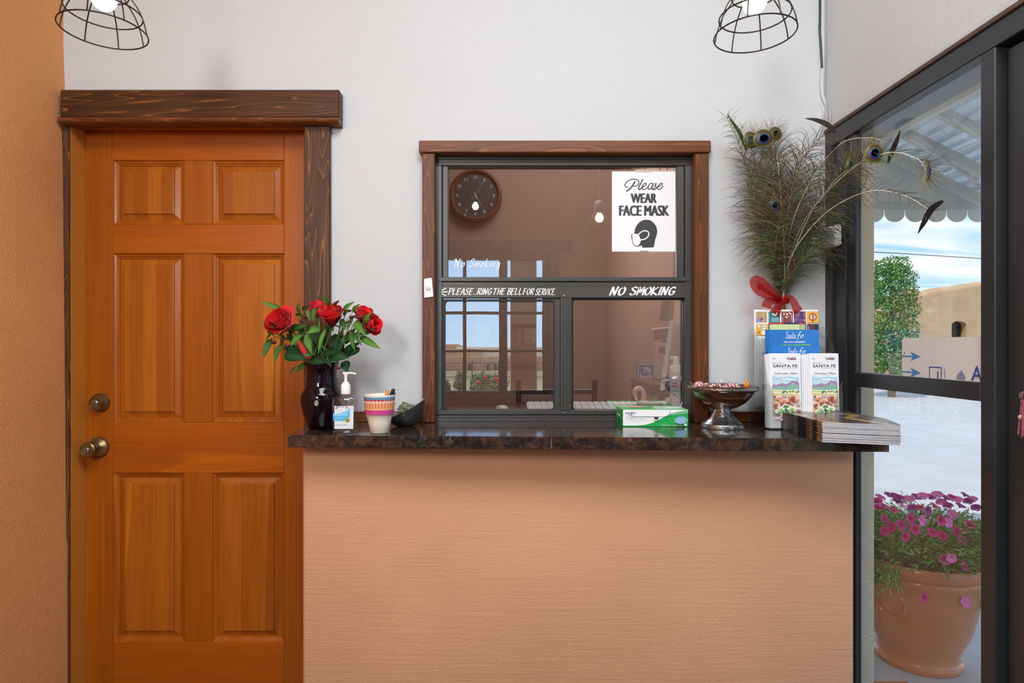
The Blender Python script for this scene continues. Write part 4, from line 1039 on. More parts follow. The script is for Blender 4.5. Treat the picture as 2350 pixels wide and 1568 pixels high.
# ------------------------------------------------------------------ footed candy bowl
dcb = 1.922; q = dcb/F; KC = Vector((X(1658, dcb), dcb, TZ)); H = lambda py: (988-py)*q
cb = thing('footed_candy_bowl', 'round wooden bowl with silver band on an engraved silver foot', 'bowl', KC)
BWOOD = wood('polished_brown_bowl', lin(58, 36, 22), lin(96, 62, 36), lin(134, 92, 56), 'x', .18, 5, 1.2, 0, coat=.5)
SILV = varied('tarnished_silver', lin(128, 128, 130), lin(200, 200, 202), 60, .22, .95, bump=.0012, bscale=120)
SILVB = varied('engraved_silver_band', lin(90, 88, 86), lin(210, 208, 205), 260, .25, .95, bump=.001, bscale=320)
MB().lathe([(r*q, H(y)) for r, y in [(0, 945), (20, 944.5), (34, 940), (50, 930), (61, 918), (68, 907), (70, 904), (75, 902), (77, 900.5), (77, 892.5), (75.5, 891), (72, 892), (69, 897), (60, 902), (40, 905), (20, 906), (0, 906)]], KC.x, KC.y, KC.z, 64).build('dish', BWOOD, cb, smooth=40)
MB().lathe([(77.2*q, H(898.6)), (78*q, H(898.2)), (78*q, H(894.4)), (77.2*q, H(894))], KC.x, KC.y, KC.z, 64).build('silver_band', SILVB, cb, smooth=40)
pf = [(0, 988), (45.5, 988), (46, 987), (46, 979.5), (45, 978), (38, 974), (29, 966), (22, 957), (18, 948), (17, 943), (0, 943)]
m = MB()
for i in range(len(pf)-1): pass
m.lathe([(r*q, H(y)) for r, y in pf], KC.x, KC.y, KC.z, 96)
foot = m.build('foot', SILV, cb, smooth=50)
m = MB()
for k_ in range(72):
    a = 2*math.pi*k_/72; M = Matrix.Translation((KC.x, KC.y, KC.z)) @ Matrix.Rotation(a, 4, 'Z'); m.xbox(M @ Matrix.Translation((46.2*q, 0, H(983.6))), .0014, .0022, 7*q, .0003)
m.build('beading', SILV, foot)
# candies
MINT_W, MINT_R = lin(238, 232, 230), lin(200, 40, 50)
def mint_mesh():
    m = MB(); prof = [(0, -.0055), (.008, -.005), (.0115, -.0025), (.0122, 0), (.0115, .0025), (.008, .005), (0, .0055)]
    m.lathe(prof, seg=36, cf=lambda i, k: MINT_R if ((k+i*1.5) % 6) < 2.6 else MINT_W); me = m.mesh('mint', 50); me.materials.append(GLOSSY); return me
def wrapper_mesh():
    m = MB(); 
    m.lathe([(0, -.0075), (.011, -.006), (.0142, 0), (.011, .006), (0, .0075)], seg=14)
    rn = random.Random(3)
    for sgn in (-1, 1):
        def fn(u, t):
            r = .002+t*.0115; a = (u-.5)*2.3
            return Vector((sgn*(.0138+t*.015), r*math.sin(a), r*.55*math.cos(u*17)*t+.001))
        m.grid(fn, 14, 3)
    me = m.mesh('wrapper', None); me.materials.append(WRAP); return me
MINT, WRAPME = mint_mesh(), wrapper_mesh()
spots = [(1604, 889, 1.89, 'peppermint nearest the service window, high on the rim of the candy bowl'), (1618, 892, 1.93, 'peppermint second along the candy bowl from the mask box'), (1634, 893, 1.885, 'peppermint third along the candy bowl from the mask box'), (1652, 894.5, 1.90, 'peppermint half sunk at the middle of the candy bowl'), (1668, 893.5, 1.94, 'peppermint behind the middle of the candy bowl'), (1678, 891, 1.88, 'peppermint with its stripes up beside the caramel side of the bowl'), (1692, 893, 1.905, 'peppermint last along the candy bowl before the caramel'), (1642, 898, 1.95, 'peppermint deep at the back of the candy bowl'), (1664, 899, 1.87, 'peppermint low at the front of the candy bowl')]
rn = random.Random(11)
for px, py, d, lab in spots:
    c = P(px, py-6.5, d); t = thing('peppermint_candy', lab, 'candy', c, 'wrapped peppermints in the candy bowl')
    t.rotation_euler = (rn.uniform(.15, .95), rn.uniform(-.3, .3), rn.uniform(0, 6.28))
    t.scale = (1.12, 1.12, 1.12); link_mesh('mint', MINT, t); link_mesh('wrapper', WRAPME, t)
# bed of further sweets filling the dish up to the rim
c = P(1713, 886, 1.905); t = thing('caramel_candy', 'amber wrapped caramel standing on the brochure side of the candy bowl', 'candy', c)
m = MB(); m.xbox(Matrix.Translation(c) @ Matrix.Rotation(.3, 4, 'Y'), .015, .013, .013, .003, col=lin(206, 120, 30)); m.build('sweet', GLOSSY, t, smooth=40)
m = MB(); m.grid(lambda u, v_: c+Vector(((u-.5)*.016+.002, .002, .006))+Vector(((u-.5)*.004*v_, .005*math.sin(u*12)*v_, .012*v_-.006*abs(u-.5)*v_)), 10, 3, cf=lambda u, v_: lin(226, 190, 130) if (int(u*10)+int(v_*3)) % 3 else lin(120, 70, 40)); m.build('twisted_wrapper', GLOSSY, t)
# ------------------------------------------------------------------ acrylic brochure holder
HX0, HX1, HB, HFr = .803, 1.034, 2.012, 1.868
hold = thing('brochure_holder', 'clear acrylic tiered brochure holder full of maps beside the corner window', 'holder', ((HX0+HX1)/2, 1.94, CZ))
def side(x0, x1):
    pts = [(HB, TZ), (HB, 1.335), (1.985, 1.337), (1.950, 1.308), (1.915, 1.266), (1.890, 1.22), (1.875, 1.165), (HFr, 1.10), (HFr, TZ)]
    m = MB(); m.prism([(x0, y, z) for y, z in pts], (x1-x0, 0, 0)); return m
side(HX0, HX0+.0022).build('side_panel', ACRYL, hold); side(HX1-.0022, HX1).build('side_panel', ACRYL, hold)
MB().box(HX0+.0023, HX1-.0023, HB-.0022, HB, TZ, 1.31).build('back_panel', ACRYL, hold)
MB().box(HX0+.0023, HX1-.0023, HFr+.0022, HB-.0023, TZ, TZ+.0022).build('base_panel', ACRYL, hold)
m = MB(); xa, xb, xm_ = HX0+.0023, HX1-.0023, (HX0+HX1)/2
front = [(xa, TZ), (xb, TZ), (xb, 1.165), (xb-.012, 1.14), (xb-.024, 1.10), (xb-.028, 1.07), (xb-.040, 1.045), (xm_+.02, 1.035), (xm_-.02, 1.035), (xa+.040, 1.045), (xa+.028, 1.07), (xa+.024, 1.10), (xa+.012, 1.14), (xa, 1.165)]
m.prism([(x, HFr, z) for x, z in front], (0, .0022, 0)); m.build('front_panel', ACRYL, hold)
for y, z in ((1.905, 1.20), (1.935, 1.255), (1.965, 1.30)): MB().box(HX0+.0023, HX1-.0023, y, y+.0018, TZ+.0023, z).build('divider', ACRYL, hold)

PAPER = lin(236, 238, 242)
def sheet(name, lab, cat, x0, x1, z0, z1, y, th, col, group=None, lean=.03, mat=None, roll=0):
    """a booklet or card standing in the holder, leaning back"""
    t = thing(name, lab, cat, ((x0+x1)/2, y, z0), group)
    MB(col).box(x0, x1, y, y+th, z0, z1, .0004, col=col).build('booklet' if th > .001 else 'card', mat or PRINT, t)
    t.rotation_euler.x = -lean; t.rotation_euler.y = roll
    return t
def map_print(t, x0, x1, z0, z1, y):
    w, h = x1-x0, z1-z0; pr = Print((x0, y, z0), (w, 0, 0), (0, 0, h), (0, -1, 0))
    ink = lin(38, 44, 80)
    pr.text('FREE', .10, .922, .10, .014, lin(60, 90, 150)); pr.bold('TOURISM', .55, .912, .31, .030, lin(96, 40, 70), e=.004)
    for r in ((.54, .885, .86, .888), (.54, .948, .86, .951)): pr.rect(*r, lin(190, 190, 200))
    pr.text('HISTORIC', .10, .864, .33, .016, lin(120, 126, 140)); pr.text('SANTA FE', .12, .812, .78, .040, ink, bold=.012)
    pr.text('NEW MEXICO, USA', .42, .794, .46, .010, lin(150, 150, 160)); pr.text('V', .16, .718, .06, .028, ink); pr.text('ISITORS', .235, .718, .35, .021, ink); pr.text('M', .67, .718, .09, .028, ink); pr.text('AP', .775, .718, .11, .021, ink)
    rn = random.Random(5)
    # sky, mountains, plain, town and plaza of the cover drawing
    for k_ in range(6): pr.rect(.08, .58+k_*.02, .94, .60+k_*.02, tuple(a*(1-k_/6)+b*k_/6 for a, b in zip(lin(206, 226, 236), lin(150, 202, 230))))
    pr.poly([(.08, .68), (.94, .68), (.94, .705), (.6, .69), (.3, .70), (.08, .685)], lin(226, 238, 244))
    pr.poly([(.3, .655), (.6, .662), (.9, .648), (.7, .644), (.45, .648)], lin(248, 250, 250))
    pr.poly([(.08, .50), (.08, .565), (.25, .585), (.40, .60), (.52, .588), (.62, .605), (.72, .64), (.80, .625), (.86, .635), (.94, .60), (.94, .50)], lin(160, 140, 172))
    pr.poly([(.08, .48), (.08, .535), (.3, .555), (.5, .55), (.66, .575), (.76, .60), (.94, .56), (.94, .48)], lin(136, 186, 164))
    for k_ in range(14):
        a = .1+.8*rn.random(); b = .50+.09*rn.random(); pr.poly([(a, b), (a+.05, b+.028), (a+.06, b+.004)], [lin(112, 166, 148), lin(176, 160, 186), lin(196, 214, 196)][k_ % 3])
    pr.rect(.08, .44, .94, .505, lin(198, 206, 112)); pr.poly([(.08, .47), (.94, .455), (.94, .47), (.08, .485)], lin(236, 236, 228)); pr.poly([(.08, .50), (.94, .495), (.94, .51), (.08, .512)], lin(220, 232, 226))
    for k_ in range(9):
        a = .32+.6*rn.random(); b = .475+.02*rn.random(); pr.circle(a, b, .02, .011, lin(58, 74, 44), 8)
    pr.rect(.08, .17, .94, .445, lin(226, 206, 190))
    for k_ in range(46):
        a = .08+.78*rn.random(); b = .20+.22*rn.random(); w_ = .05+.09*rn.random(); h_ = .012+.02*rn.random()
        c = [lin(176, 96, 74), lin(150, 74, 66), lin(200, 140, 110), lin(126, 84, 92), lin(186, 170, 176), lin(214, 160, 120)][k_ % 6]
        pr.poly([(a, b), (a+w_, b-.012), (a+w_, b+h_-.012), (a, b+h_)], c); pr.poly([(a, b+h_), (a+w_, b+h_-.012), (a+w_+.03, b+h_+.004), (a+.03, b+h_+.014)], tuple(min(1, 1.3*q_) for q_ in c[:3])+(1,))
    pr.poly([(.10, .22), (.44, .335), (.84, .27), (.50, .145)], lin(236, 234, 230)); pr.poly([(.16, .225), (.44, .315), (.76, .265), (.50, .165)], lin(150, 196, 128))
    pr.poly([(.3, .19), (.36, .18), (.66, .285), (.6, .295)], lin(226, 226, 214)); pr.poly([(.3, .275), (.36, .285), (.68, .205), (.62, .195)], lin(226, 226, 214))
    for k_ in range(12):
        a = .26+.46*rn.random(); b = .19+.11*rn.random(); pr.circle(a, b, .045, .017, lin(70+40*rn.random(), 140, 96), 9)
    pr.circle(.47, .243, .045, .018, lin(50, 62, 96), 10)
    for k_ in range(12):
        a = .1+.7*rn.random(); b = .10+.06*rn.random(); pr.rect(a, b, a+.12, b+.018, [lin(220, 190, 170), lin(196, 140, 110), lin(206, 200, 210)][k_ % 3])
    pr.build('cover_print', PRINT, t)
ORD = ['front', 'second', 'third', 'fourth', 'fifth', 'sixth']
for s_i, (xa, xb, nm) in enumerate(((X(1766, 1.878), X(1838, 1.878), 'candy bowl side'), (X(1858, 1.878), X(1925.5, 1.878), 'window side'))):
    for k_ in range(6):
        off = -.0022*k_ if s_i == 0 else -.0040*k_
        if s_i == 0 and xa+off < HX0+.004: off = HX0+.004-xa
        z0 = TZ+.004; z1 = Z(811, 1.895)
        y = 1.8735+k_*.0042
        lab = ('white visitors map leaflet facing out on the '+nm+' of the holder') if k_ == 0 else (ORD[k_]+' map leaflet from the front in the stack on the '+nm)
        t = sheet('map_leaflet', lab, 'leaflet', xa+off, xb+off, z0, z1-.001*k_, y, .0026, PAPER, 'visitors map leaflets in the holder', lean=.035)
        if k_ == 0: 
            t.rotation_euler = (0, 0, 0); map_print(t, xa, xb, z0, z1, y); t.rotation_euler.x = -.035
def blue_folder(x0, x1, z0, z1, y, lab):
    t = sheet('tourism_brochure', lab, 'brochure', x0, x1, z0, z1, y, .004, lin(40, 108, 184), 'blue tourism brochures in the holder', lean=.03)
    w, h = x1-x0, z1-z0; pr = Print((x0, y, z0), (w, 0, 0), (0, 0, h), (0, -1, 0)); B2 = lin(46, 122, 200); Wt = lin(244, 248, 250)
    pr.rect(.07, .0, 1, 1, B2)
    k = .05/h
    S = lambda L: [(a, 1-(1-b)*k) for a, b in L]
    def st(L, wd=.010): pr.stroke(S(L), wd, Wt, h/w)
    pr.brush(['Sscript', 'a_', 'n_', 't_', 'a_'], .37, 1-(1-.42)*k, .20, .46*k, Wt, w=.11, nib=.6, shear=.2, gap=.02)
    pr.brush(['f_', 'e_'], .585, 1-(1-.33)*k, .13, .56*k, Wt, w=.11, nib=.6, shear=.2, gap=.0)
    pr.text('THE CITY DIFFERENT', .33, 1-(1-.16)*k, .42, .10*k, Wt, bold=.02)
    pr.poly([(.24, 1-k*.93), (.5, 1-k*.955), (.84, 1-k*.92), (.84, 1-k*1.02), (.6, 1-k*1.03), (.36, 1-k*1.0)], lin(120, 190, 60))
    pr.build('cover_print', GLOSSY, t); return t
blue_folder(X(1758, 1.944), X(1880, 1.944), 1.06, Z(757, 1.954), 1.939, 'taller blue brochure with green swoosh at the back tier of the holder')
blue_folder(X(1763, 1.914), X(1883, 1.914), 1.04, Z(793, 1.924), 1.909, 'lower blue brochure mostly hidden behind the white map leaflets')
# tear-off town map with adverts
x0, x1, z0, z1, y = X(1728, 1.975)+.0, X(1879, 1.975), 1.08, Z(711, 1.985), 1.969
x0 = max(x0, HX0+.003)
t = sheet('advert_map', 'white town map framed by small coloured adverts at the back of the holder', 'map', x0, x1, z0, z1, y, .003, PAPER, lean=.03)
w, h = x1-x0, z1-z0; pr = Print((x0, y, z0), (w, 0, 0), (0, 0, h), (0, -1, 0)); ar = w/h
t.rotation_euler = (0, 0, 0)
def ad(i, j, col): 
    a = .025+i*.198; b = 1-(.03+.176+j*.195)*ar
    pr.rect(a, b, a+.178, b+.176*ar, col); return a, b
Wt = lin(240, 238, 232)
a, b = ad(0, 0, lin(206, 176, 130))
for k_ in range(4): pr.rect(a+.03+k_*.022, b+.06*ar, a+.036+k_*.022, b+.17*ar, lin(120, 96, 70))
pr.text('OCKSTE', a+.135, b+.015*ar, .025, .15*ar, lin(40, 34, 30), rot=True); pr.poly([(a+.005, b+.01*ar), (a+.1, b+.01*ar), (a+.09, b+.05*ar), (a+.06, b+.08*ar), (a+.02, b+.06*ar)], lin(150, 120, 200)); pr.rect(a+.02, b+.005*ar, a+.07, b+.025*ar, lin(110, 190, 220)); pr.circle(a+.095, b+.06*ar, .018, .018*ar, lin(30, 30, 30), r0=.55)
a, b = ad(1, 0, lin(46, 124, 136)); pr.circle(a+.10, b+.14*ar, .042, .028*ar, Wt); pr.circle(a+.10, b+.142*ar, .012, .009*ar, lin(60, 120, 130), r0=.5); pr.circle(a+.125, b+.14*ar, .012, .009*ar, lin(60, 120, 130), r0=.5)
for k_ in range(6): pr.rect(a+.05+.02*k_, b+.012*ar+.004*(k_ % 3)*ar, a+.06+.02*k_, b+.085*ar-.006*(k_ % 2)*ar, lin(170, 206, 206))
pr.rect(a+.012, b+.02*ar, a+.017, b+.15*ar, lin(170, 206, 206))
a, b = ad(2, 0, lin(132, 70, 66)); pr.poly([(a+.08, b+.16*ar), (a+.08, b+.11*ar), (a+.11, b+.13*ar)], Wt); pr.poly([(a+.115, b+.16*ar), (a+.145, b+.16*ar), (a+.145, b+.12*ar)], Wt); pr.poly([(a+.05, b+.09*ar), (a+.09, b+.10*ar), (a+.10, b+.07*ar)], Wt); pr.poly([(a+.11, b+.08*ar), (a+.13, b+.11*ar), (a+.10, b+.11*ar)], lin(230, 130, 50)); pr.rect(a+.015, b+.02*ar, a+.02, b+.10*ar, Wt); pr.rect(a+.155, b+.03*ar, a+.161, b+.15*ar, Wt); pr.rect(a+.035, b+.12*ar, a+.05, b+.155*ar, Wt)
a, b = ad(3, 0, lin(82, 46, 112))
for k_ in range(7): pr.rect(a+.012+.014*(k_ % 4), b+.02*ar+.07*(k_//4)*ar, a+.02+.014*(k_ % 4), b+.075*ar+.08*(k_//4)*ar, lin(140, 110, 160))
pr.stroke([(a+.06, b+.165*ar), (a+.08, b+.14*ar), (a+.055, b+.12*ar), (a+.075, b+.095*ar)], .012, lin(232, 120, 50), 1/ar); pr.rect(a+.15, b+.08*ar, a+.165, b+.165*ar, lin(226, 116, 60)); pr.circle(a+.155, b+.04*ar, .014, .014*ar, lin(240, 170, 60)); pr.circle(a+.125, b+.045*ar, .016, .02*ar, lin(70, 90, 180)); pr.rect(a+.085, b+.02*ar, a+.095, b+.07*ar, lin(226, 116, 60))
a, b = ad(4, 0, lin(240, 180, 44)); pr.circle(a+.09, b+.09*ar, .062, .062*ar, lin(176, 66, 36)); pr.circle(a+.09, b+.09*ar, .044, .044*ar, lin(226, 226, 196)); pr.circle(a+.105, b+.09*ar, .02, .03*ar, lin(130, 200, 206)); pr.rect(a+.077, b+.02*ar, a+.103, b+.16*ar, lin(176, 66, 36)); pr.rect(a+.088, b+.04*ar, a+.092, b+.14*ar, lin(226, 170, 130))
a, b = ad(0, 1, lin(236, 168, 60)); pr.rect(a+.085, b+.01*ar, a+.15, b+.17*ar, Wt); pr.text('LU', a+.09, b+.08*ar, .055, .085*ar, lin(40, 44, 90), rot=True); pr.rect(a+.02, b+.125*ar, a+.06, b+.16*ar, lin(226, 226, 240)); pr.rect(a+.02, b+.03*ar, a+.06, b+.06*ar, lin(190, 120, 30))
a, b = ad(4, 1, lin(36, 38, 44)); pr.rect(a+.05, b, a+.08, b+.17*ar, lin(150, 30, 50)); pr.rect(a+.1, b+.02*ar, a+.106, b+.16*ar, lin(150, 120, 60)); pr.rect(a+.02, b+.02*ar, a+.026, b+.15*ar, Wt)
a0, b1_ = .215, 1-.205*ar; pr.rect(a0, .1, .80, b1_+.0*ar, lin(40, 44, 100)); pr.rect(a0, b1_-.022*ar, .80, b1_, lin(206, 60, 50)); pr.rect(a0+.24, b1_-.022*ar, .68, b1_, lin(56, 48, 96)); pr.rect(a0+.015, .1, .785, b1_-.026*ar, lin(206, 224, 150)); pr.rect(.69, .1, .785, b1_-.026*ar, lin(176, 196, 130))
for k_ in range(5): pr.poly([(.29+.09*k_, b1_-.03*ar), (.30+.09*k_, b1_-.03*ar), (.36+.085*k_, b1_-.2*ar), (.345+.085*k_, b1_-.2*ar)], lin(224, 226, 220))
pr.build('advert_print', GLOSSY, t); t.rotation_euler.x = -.03

# ------------------------------------------------------------------ stack of magazines overhanging the counter edge
MX0, MX1, MY0, MY1, MT = .8475, 1.058, 1.634, 1.884, .0034
def sag(x, y):
    o = max(0, (1.70-y)/.07); u = max(0, min(1, (x-MX0)/(MX1-MX0)))
    return -.010*min(1.2, o)**1.4*u
def magbox(x0, x1, y0, y1, z0, z1, col, cfs=None, nx=7, ny=7):
    m = MB(col)
    f = lambda x, y, z: Vector((x, y, z+sag(x, y)))
    lx, ly = x1-x0, y1-y0
    m.grid(lambda u, v_: f(x0+u*lx, y0+v_*ly, z1), nx, ny, cf=cfs); m.grid(lambda u, v_: f(x0+u*lx, y1-v_*ly, z0), nx, ny)
    m.grid(lambda u, v_: f(x0+u*lx, y0, z0+v_*(z1-z0)), nx, 1); m.grid(lambda u, v_: f(x1-u*lx, y1, z0+v_*(z1-z0)), nx, 1)
    m.grid(lambda u, v_: f(x0, y1-u*ly, z0+v_*(z1-z0)), ny, 1, cf=(lambda u, v_: cfs(0, 1-u)) if cfs else None); m.grid(lambda u, v_: f(x1, y0+u*ly, z0+v_*(z1-z0)), ny, 1)
    bmesh.ops.remove_doubles(m.bm, verts=m.bm.verts, dist=1e-6)
    return m
def cov(u, v_):
    s_ = math.sin(u*9+v_*4+2*math.sin(v_*7)); 
    if u < .04:
        if v_ < .12: return lin(150, 112, 76)
        if v_ < .2: return lin(44, 38, 40)
        if v_ < .28: return lin(130, 96, 66)
        return lin(34, 30, 32) if int(v_*11) % 3 else lin(96, 76, 58)
    if s_ > .8: return lin(170, 140, 96)
    if s_ > .45: return lin(112, 92, 72)
    return lin(64, 56, 52) if s_ > -.4 else lin(92, 84, 76)
ORDM = ['bottom', 'second from the bottom', 'third from the bottom', 'fourth from the bottom', 'fifth from the bottom', 'sixth from the bottom', 'seventh from the bottom', 'eighth from the bottom', 'eighth from the top', 'seventh from the top', 'sixth from the top', 'fifth from the top', 'fourth from the top', 'third from the top', 'second from the top', 'top']
rn = random.Random(21)
proto = thing('magazine', 'glossy magazine at the '+ORDM[0]+' of the stack on the counter corner', 'magazine', (MX0, MY1, TZ), 'stacked magazines on the counter corner')
pc = lin(232, 232, 236)
magbox(MX0+.0006, MX1, MY0+.0004, MY1, TZ+.0003, TZ+MT-.0005, pc).build('pages', PRINT, proto)
m = magbox(MX0, MX1+.0006, MY0-.0004, MY1+.0004, TZ+MT-.00045, TZ+MT-.0001, lin(40, 36, 36), cov, 36, 36)
m.add(magbox(MX0, MX1+.0006, MY0-.0004, MY1+.0004, TZ, TZ+.00025, lin(40, 36, 36)))
m.add(magbox(MX0-.0006, MX0+.0004, MY0-.0004, MY1+.0004, TZ+.0003, TZ+MT-.0006, lin(40, 36, 36), lambda u, v_: cov(0, v_), 1, 30))
m.build('cover', GLOSSY, proto)
for k_ in range(1, 16):
    c = copy_tree(proto); c['label'] = 'glossy magazine at the '+ORDM[k_]+' of the stack on the counter corner' if k_ < 15 else 'topmost glossy magazine of the stack, its dark photo cover showing'
    if 0 < k_ < 15: c['label'] = 'glossy magazine, '+ORDM[k_]+' in the stack on the counter corner'
    c.location = (MX0+rn.uniform(-.0014, .0014), MY1+rn.uniform(-.0014, .0014), TZ+k_*MT); c.rotation_euler.z = rn.uniform(-.006, .006)

# ------------------------------------------------------------------ peacock feathers
BPX, BD = 1796, 2.042
BX = X(BPX, BD)
BARB = printed('feather_barb', .5, .5, Sheen_Weight=.2)
QUILL = varied('pale_quill', lin(206, 196, 176), lin(228, 222, 208), 40, .4)
QUILLD = varied('brown_quill', lin(110, 84, 56), lin(150, 120, 84), 40, .45)
EYEM = printed('feather_eye', .35, .6)
BAR_C = [lin(66, 52, 34), lin(88, 66, 40), lin(56, 58, 36), lin(140, 106, 60), lin(44, 38, 28), lin(80, 56, 38), lin(64, 70, 38), lin(108, 76, 44)]
def feather(lab, pts, seed, eye=None, quill=QUILLD, nb=85, blen=.115, vane=None, t0=.30, fade=1.0, green=0, nx=0.0):
    rn = random.Random(seed)
    offx, offy = rn.uniform(-.010, .010), rn.uniform(-.012, .012)
    root = Vector((BX+offx*.6, BD+offy*.6, TZ+.001)); tie = Vector((BX+offx*.8, BD-.002+offy*.8, Z(692, BD)))
    path = cat_rom([root, root.lerp(tie, .5), tie]+[P(*p) for p in pts], 9)
    n = len(path)
    t = thing('peacock_feather', lab, 'feather', root, 'peacock feathers in the ribbon tied bundle')
    MB().tube(path, [.0019*(1-i/n)+.0006 for i in range(n)], 6).build('quill', quill, t, smooth=60)
    # arc-length lookup
    cum = [0]
    for a, b in zip(path, path[1:]): cum.append(cum[-1]+(b-a).length)
    def at(s):
        s = max(0, min(cum[-1]-1e-6, s)); i = 0
        while cum[i+1] < s: i += 1
        f_ = (s-cum[i])/max(1e-9, cum[i+1]-cum[i]); return path[i].lerp(path[i+1], f_), (path[i+1]-path[i]).normalized()
    m = MB()
    sL = cum[-1]; s0 = cum[0]+(tie-root).length+.012
    def barb(p, d0, L, bend, w, c):
        q = [p]; d = d0.normalized(); st = L/6
        for j in range(6): d = (d+bend*(j+1)*.16).normalized(); q.append(q[-1]+d*st)
        for a in q:
            if a.y > 2.062: a.y = 2.062-rn.uniform(0, .004)
            if a.x > 1.075: a.x = 1.075-rn.uniform(0, .003)
        m.tube(q, [w, w, w*.95, w*.85, w*.7, w*.5, w*.2], 3, False, c)
    for side_ in (-1, 1):
        for i in range(nb):
            f_ = (i+rn.random())/nb; s = s0+(sL-s0)*(f_**.85)
            p, tg = at(s)
            sd = tg.cross(Vector((nx, -1, .1))).normalized()*side_
            # looser near the base, fuller in the middle
            L = blen*min(1, .28+1.7*f_)*(.62+.5*math.sin(math.pi*min(1, .18+f_*.8)))*rn.uniform(.6, 1.3)
            if eye and f_ > .9: L *= .62
            ang = rn.uniform(.28, .85) if f_ < .86 else rn.uniform(.28, .8)
            d0 = tg*math.cos(ang)+sd*math.sin(ang)+Vector((0, rn.uniform(-.25, .12), 0))
            bend = sd*rn.uniform(-.1, .75)+Vector((0, 0, -rn.uniform(-.1, .6)))+Vector((rn.uniform(-.25, .25), rn.uniform(-.2, .2), rn.uniform(-.15, .25)))
            c = rn.choice(BAR_C)
            if green and rn.random() < green: c = rn.choice([lin(52, 96, 50), lin(74, 120, 56), lin(120, 124, 44)])
            barb(p, d0, L, bend, rn.uniform(.0006, .00098), c)
    if eye:
        ex, ey, rx, ry, rot = eye[:5]; turn = eye[5] if len(eye) > 5 else 0
        p, tg = at(sL)
        k = p.y/F
        for i in range(64):        # fringe round the eye
            a = math.pi*2*i/64+rn.uniform(-.04, .04)
            e0 = p+Vector((math.cos(a)*rx*k*.8, .002, math.sin(a)*ry*k*.8)); dirv = Vector((math.cos(a), rn.uniform(-.15, .15), math.sin(a)))
            up = (dirv+tg*.9).normalized()
            barb(e0, up, rn.uniform(.022, .058), Vector((rn.uniform(-.3, .3), 0, rn.uniform(-.2, .2))), .0005, rn.choice([lin(150, 132, 50), lin(116, 96, 54), lin(96, 110, 52), lin(86, 66, 44)]))
    m.build('barbs', BARB, t, recalc=False, kind='stuff')
    if eye:
        M = Matrix.Translation(p+Vector((0, -.004, 0))) @ Matrix.Rotation(turn, 4, 'Z') @ Matrix.Rotation(-rot, 4, 'Y') @ Matrix.Diagonal((rx*k, 1, ry*k, 1))
        rings = [(1.0, lin(120, 120, 40), 0, 0), (.86, lin(128, 92, 54), 0, 0), (.58, lin(112, 78, 46), 0, -.06), (.56, lin(34, 190, 140), .0, -.10), (.45, lin(20, 80, 160), .0, -.12), (.40, lin(22, 36, 122), .0, -.04)]
        if len(eye) > 6: rings = [(r_, lin(126, 96, 58) if j_ % 2 else lin(104, 84, 46), a_, b_) for j_, (r_, c_, a_, b_) in enumerate(rings)]
        e = MB(); RR = []
        for r, c, ox, oz in rings:
            RR.append([e.v(M @ Vector((ox+r*math.cos(2*math.pi*q_/30)*(1-.12*math.sin(2*math.pi*q_/30)), .006*r*r-.006, oz+r*math.sin(2*math.pi*q_/30)))) for q_ in range(30)])
        for i in range(len(RR)-1):
            for q_ in range(30): e.face([RR[i][q_], RR[i][(q_+1) % 30], RR[i+1][(q_+1) % 30], RR[i+1][q_]], rings[i+1][1] if i else rings[0][1])
        e.face(RR[-1], rings[-1][1])
        bmesh.ops.solidify(e.bm, geom=list(e.bm.faces), thickness=.0006)
        e.build('eye', EYEM, t, smooth=60)
    if vane:
        vp = [P(*q_) for q_ in vane[0]]; sm = cat_rom(vp, 6); e = MB(); W = vane[1]; nS = len(sm); A = []; B = []
        for i, q_ in enumerate(sm):
            tg = sm[min(i+1, nS-1)]-sm[max(i-1, 0)]; sd = tg.cross(Vector((0, -1, .2))).normalized(); wv = W*math.sin(math.pi*min(1, (.08+.92*i/nS)**.8))*(1 if i % 2 else .9)
            A.append(q_+sd*wv); B.append(q_-sd*wv*.45)
        for i in range(nS-1):
            c = vane[2] if i % 2 else tuple(x_*.75 for x_ in vane[2][:3])+(1,)
            e.poly([A[i], A[i+1], sm[i+1], sm[i]], c); e.poly([sm[i], sm[i+1], B[i+1], B[i]], c)
        bmesh.ops.solidify(e.bm, geom=list(e.bm.faces), thickness=.0005); e.build('vane', EYEM, t)
    return t
DKV = lin(58, 44, 36); GRV = lin(58, 96, 58)
feather('feather with a big bronze and blue eye at the top of the bundle', [(1786, 600, 2.02), (1770, 470, 2.0), (1756, 380, 1.97), (1750, 318, 1.95)], 1, eye=(0, 0, 24, 20, .35), green=.25)
feather('feather with its blue eye half covered, nearest the service window', [(1782, 600, 2.03), (1756, 470, 2.02), (1734, 380, 2.0), (1722, 322, 1.985)], 2, eye=(0, 0, 18, 20, .5), green=.25)
feather('feather with a plain brown eye behind the top pair of eyes', [(1788, 600, 2.03), (1782, 470, 2.03), (1780, 380, 2.02), (1778, 308, 2.01)], 3, eye=(0, 0, 15, 16, 0, 0, 1), nb=75)
feather('narrow green sword feather curving up over the white wall', [(1780, 600, 2.03), (1748, 470, 2.02), (1712, 380, 2.0), (1692, 318, 1.98), (1668, 268, 1.96)], 4, vane=([(1712, 345, 1.99), (1698, 310, 1.98), (1686, 290, 1.975), (1668, 262, 1.96)], .010, GRV), nb=80, blen=.065, green=.3)
feather('feather with small eye low in the bundle above the red ribbon', [(1790, 620, 2.0), (1780, 540, 1.975), (1776, 472, 1.96)], 5, eye=(0, 0, 14, 18, 0), blen=.065, green=.5, nb=65)
feather('feather with a blue eye turned sideways at the middle of the bundle', [(1812, 620, 2.0), (1840, 560, 1.96), (1866, 518, 1.94)], 6, eye=(0, 0, 10, 15, -.6), blen=.07, green=.4, nb=65)
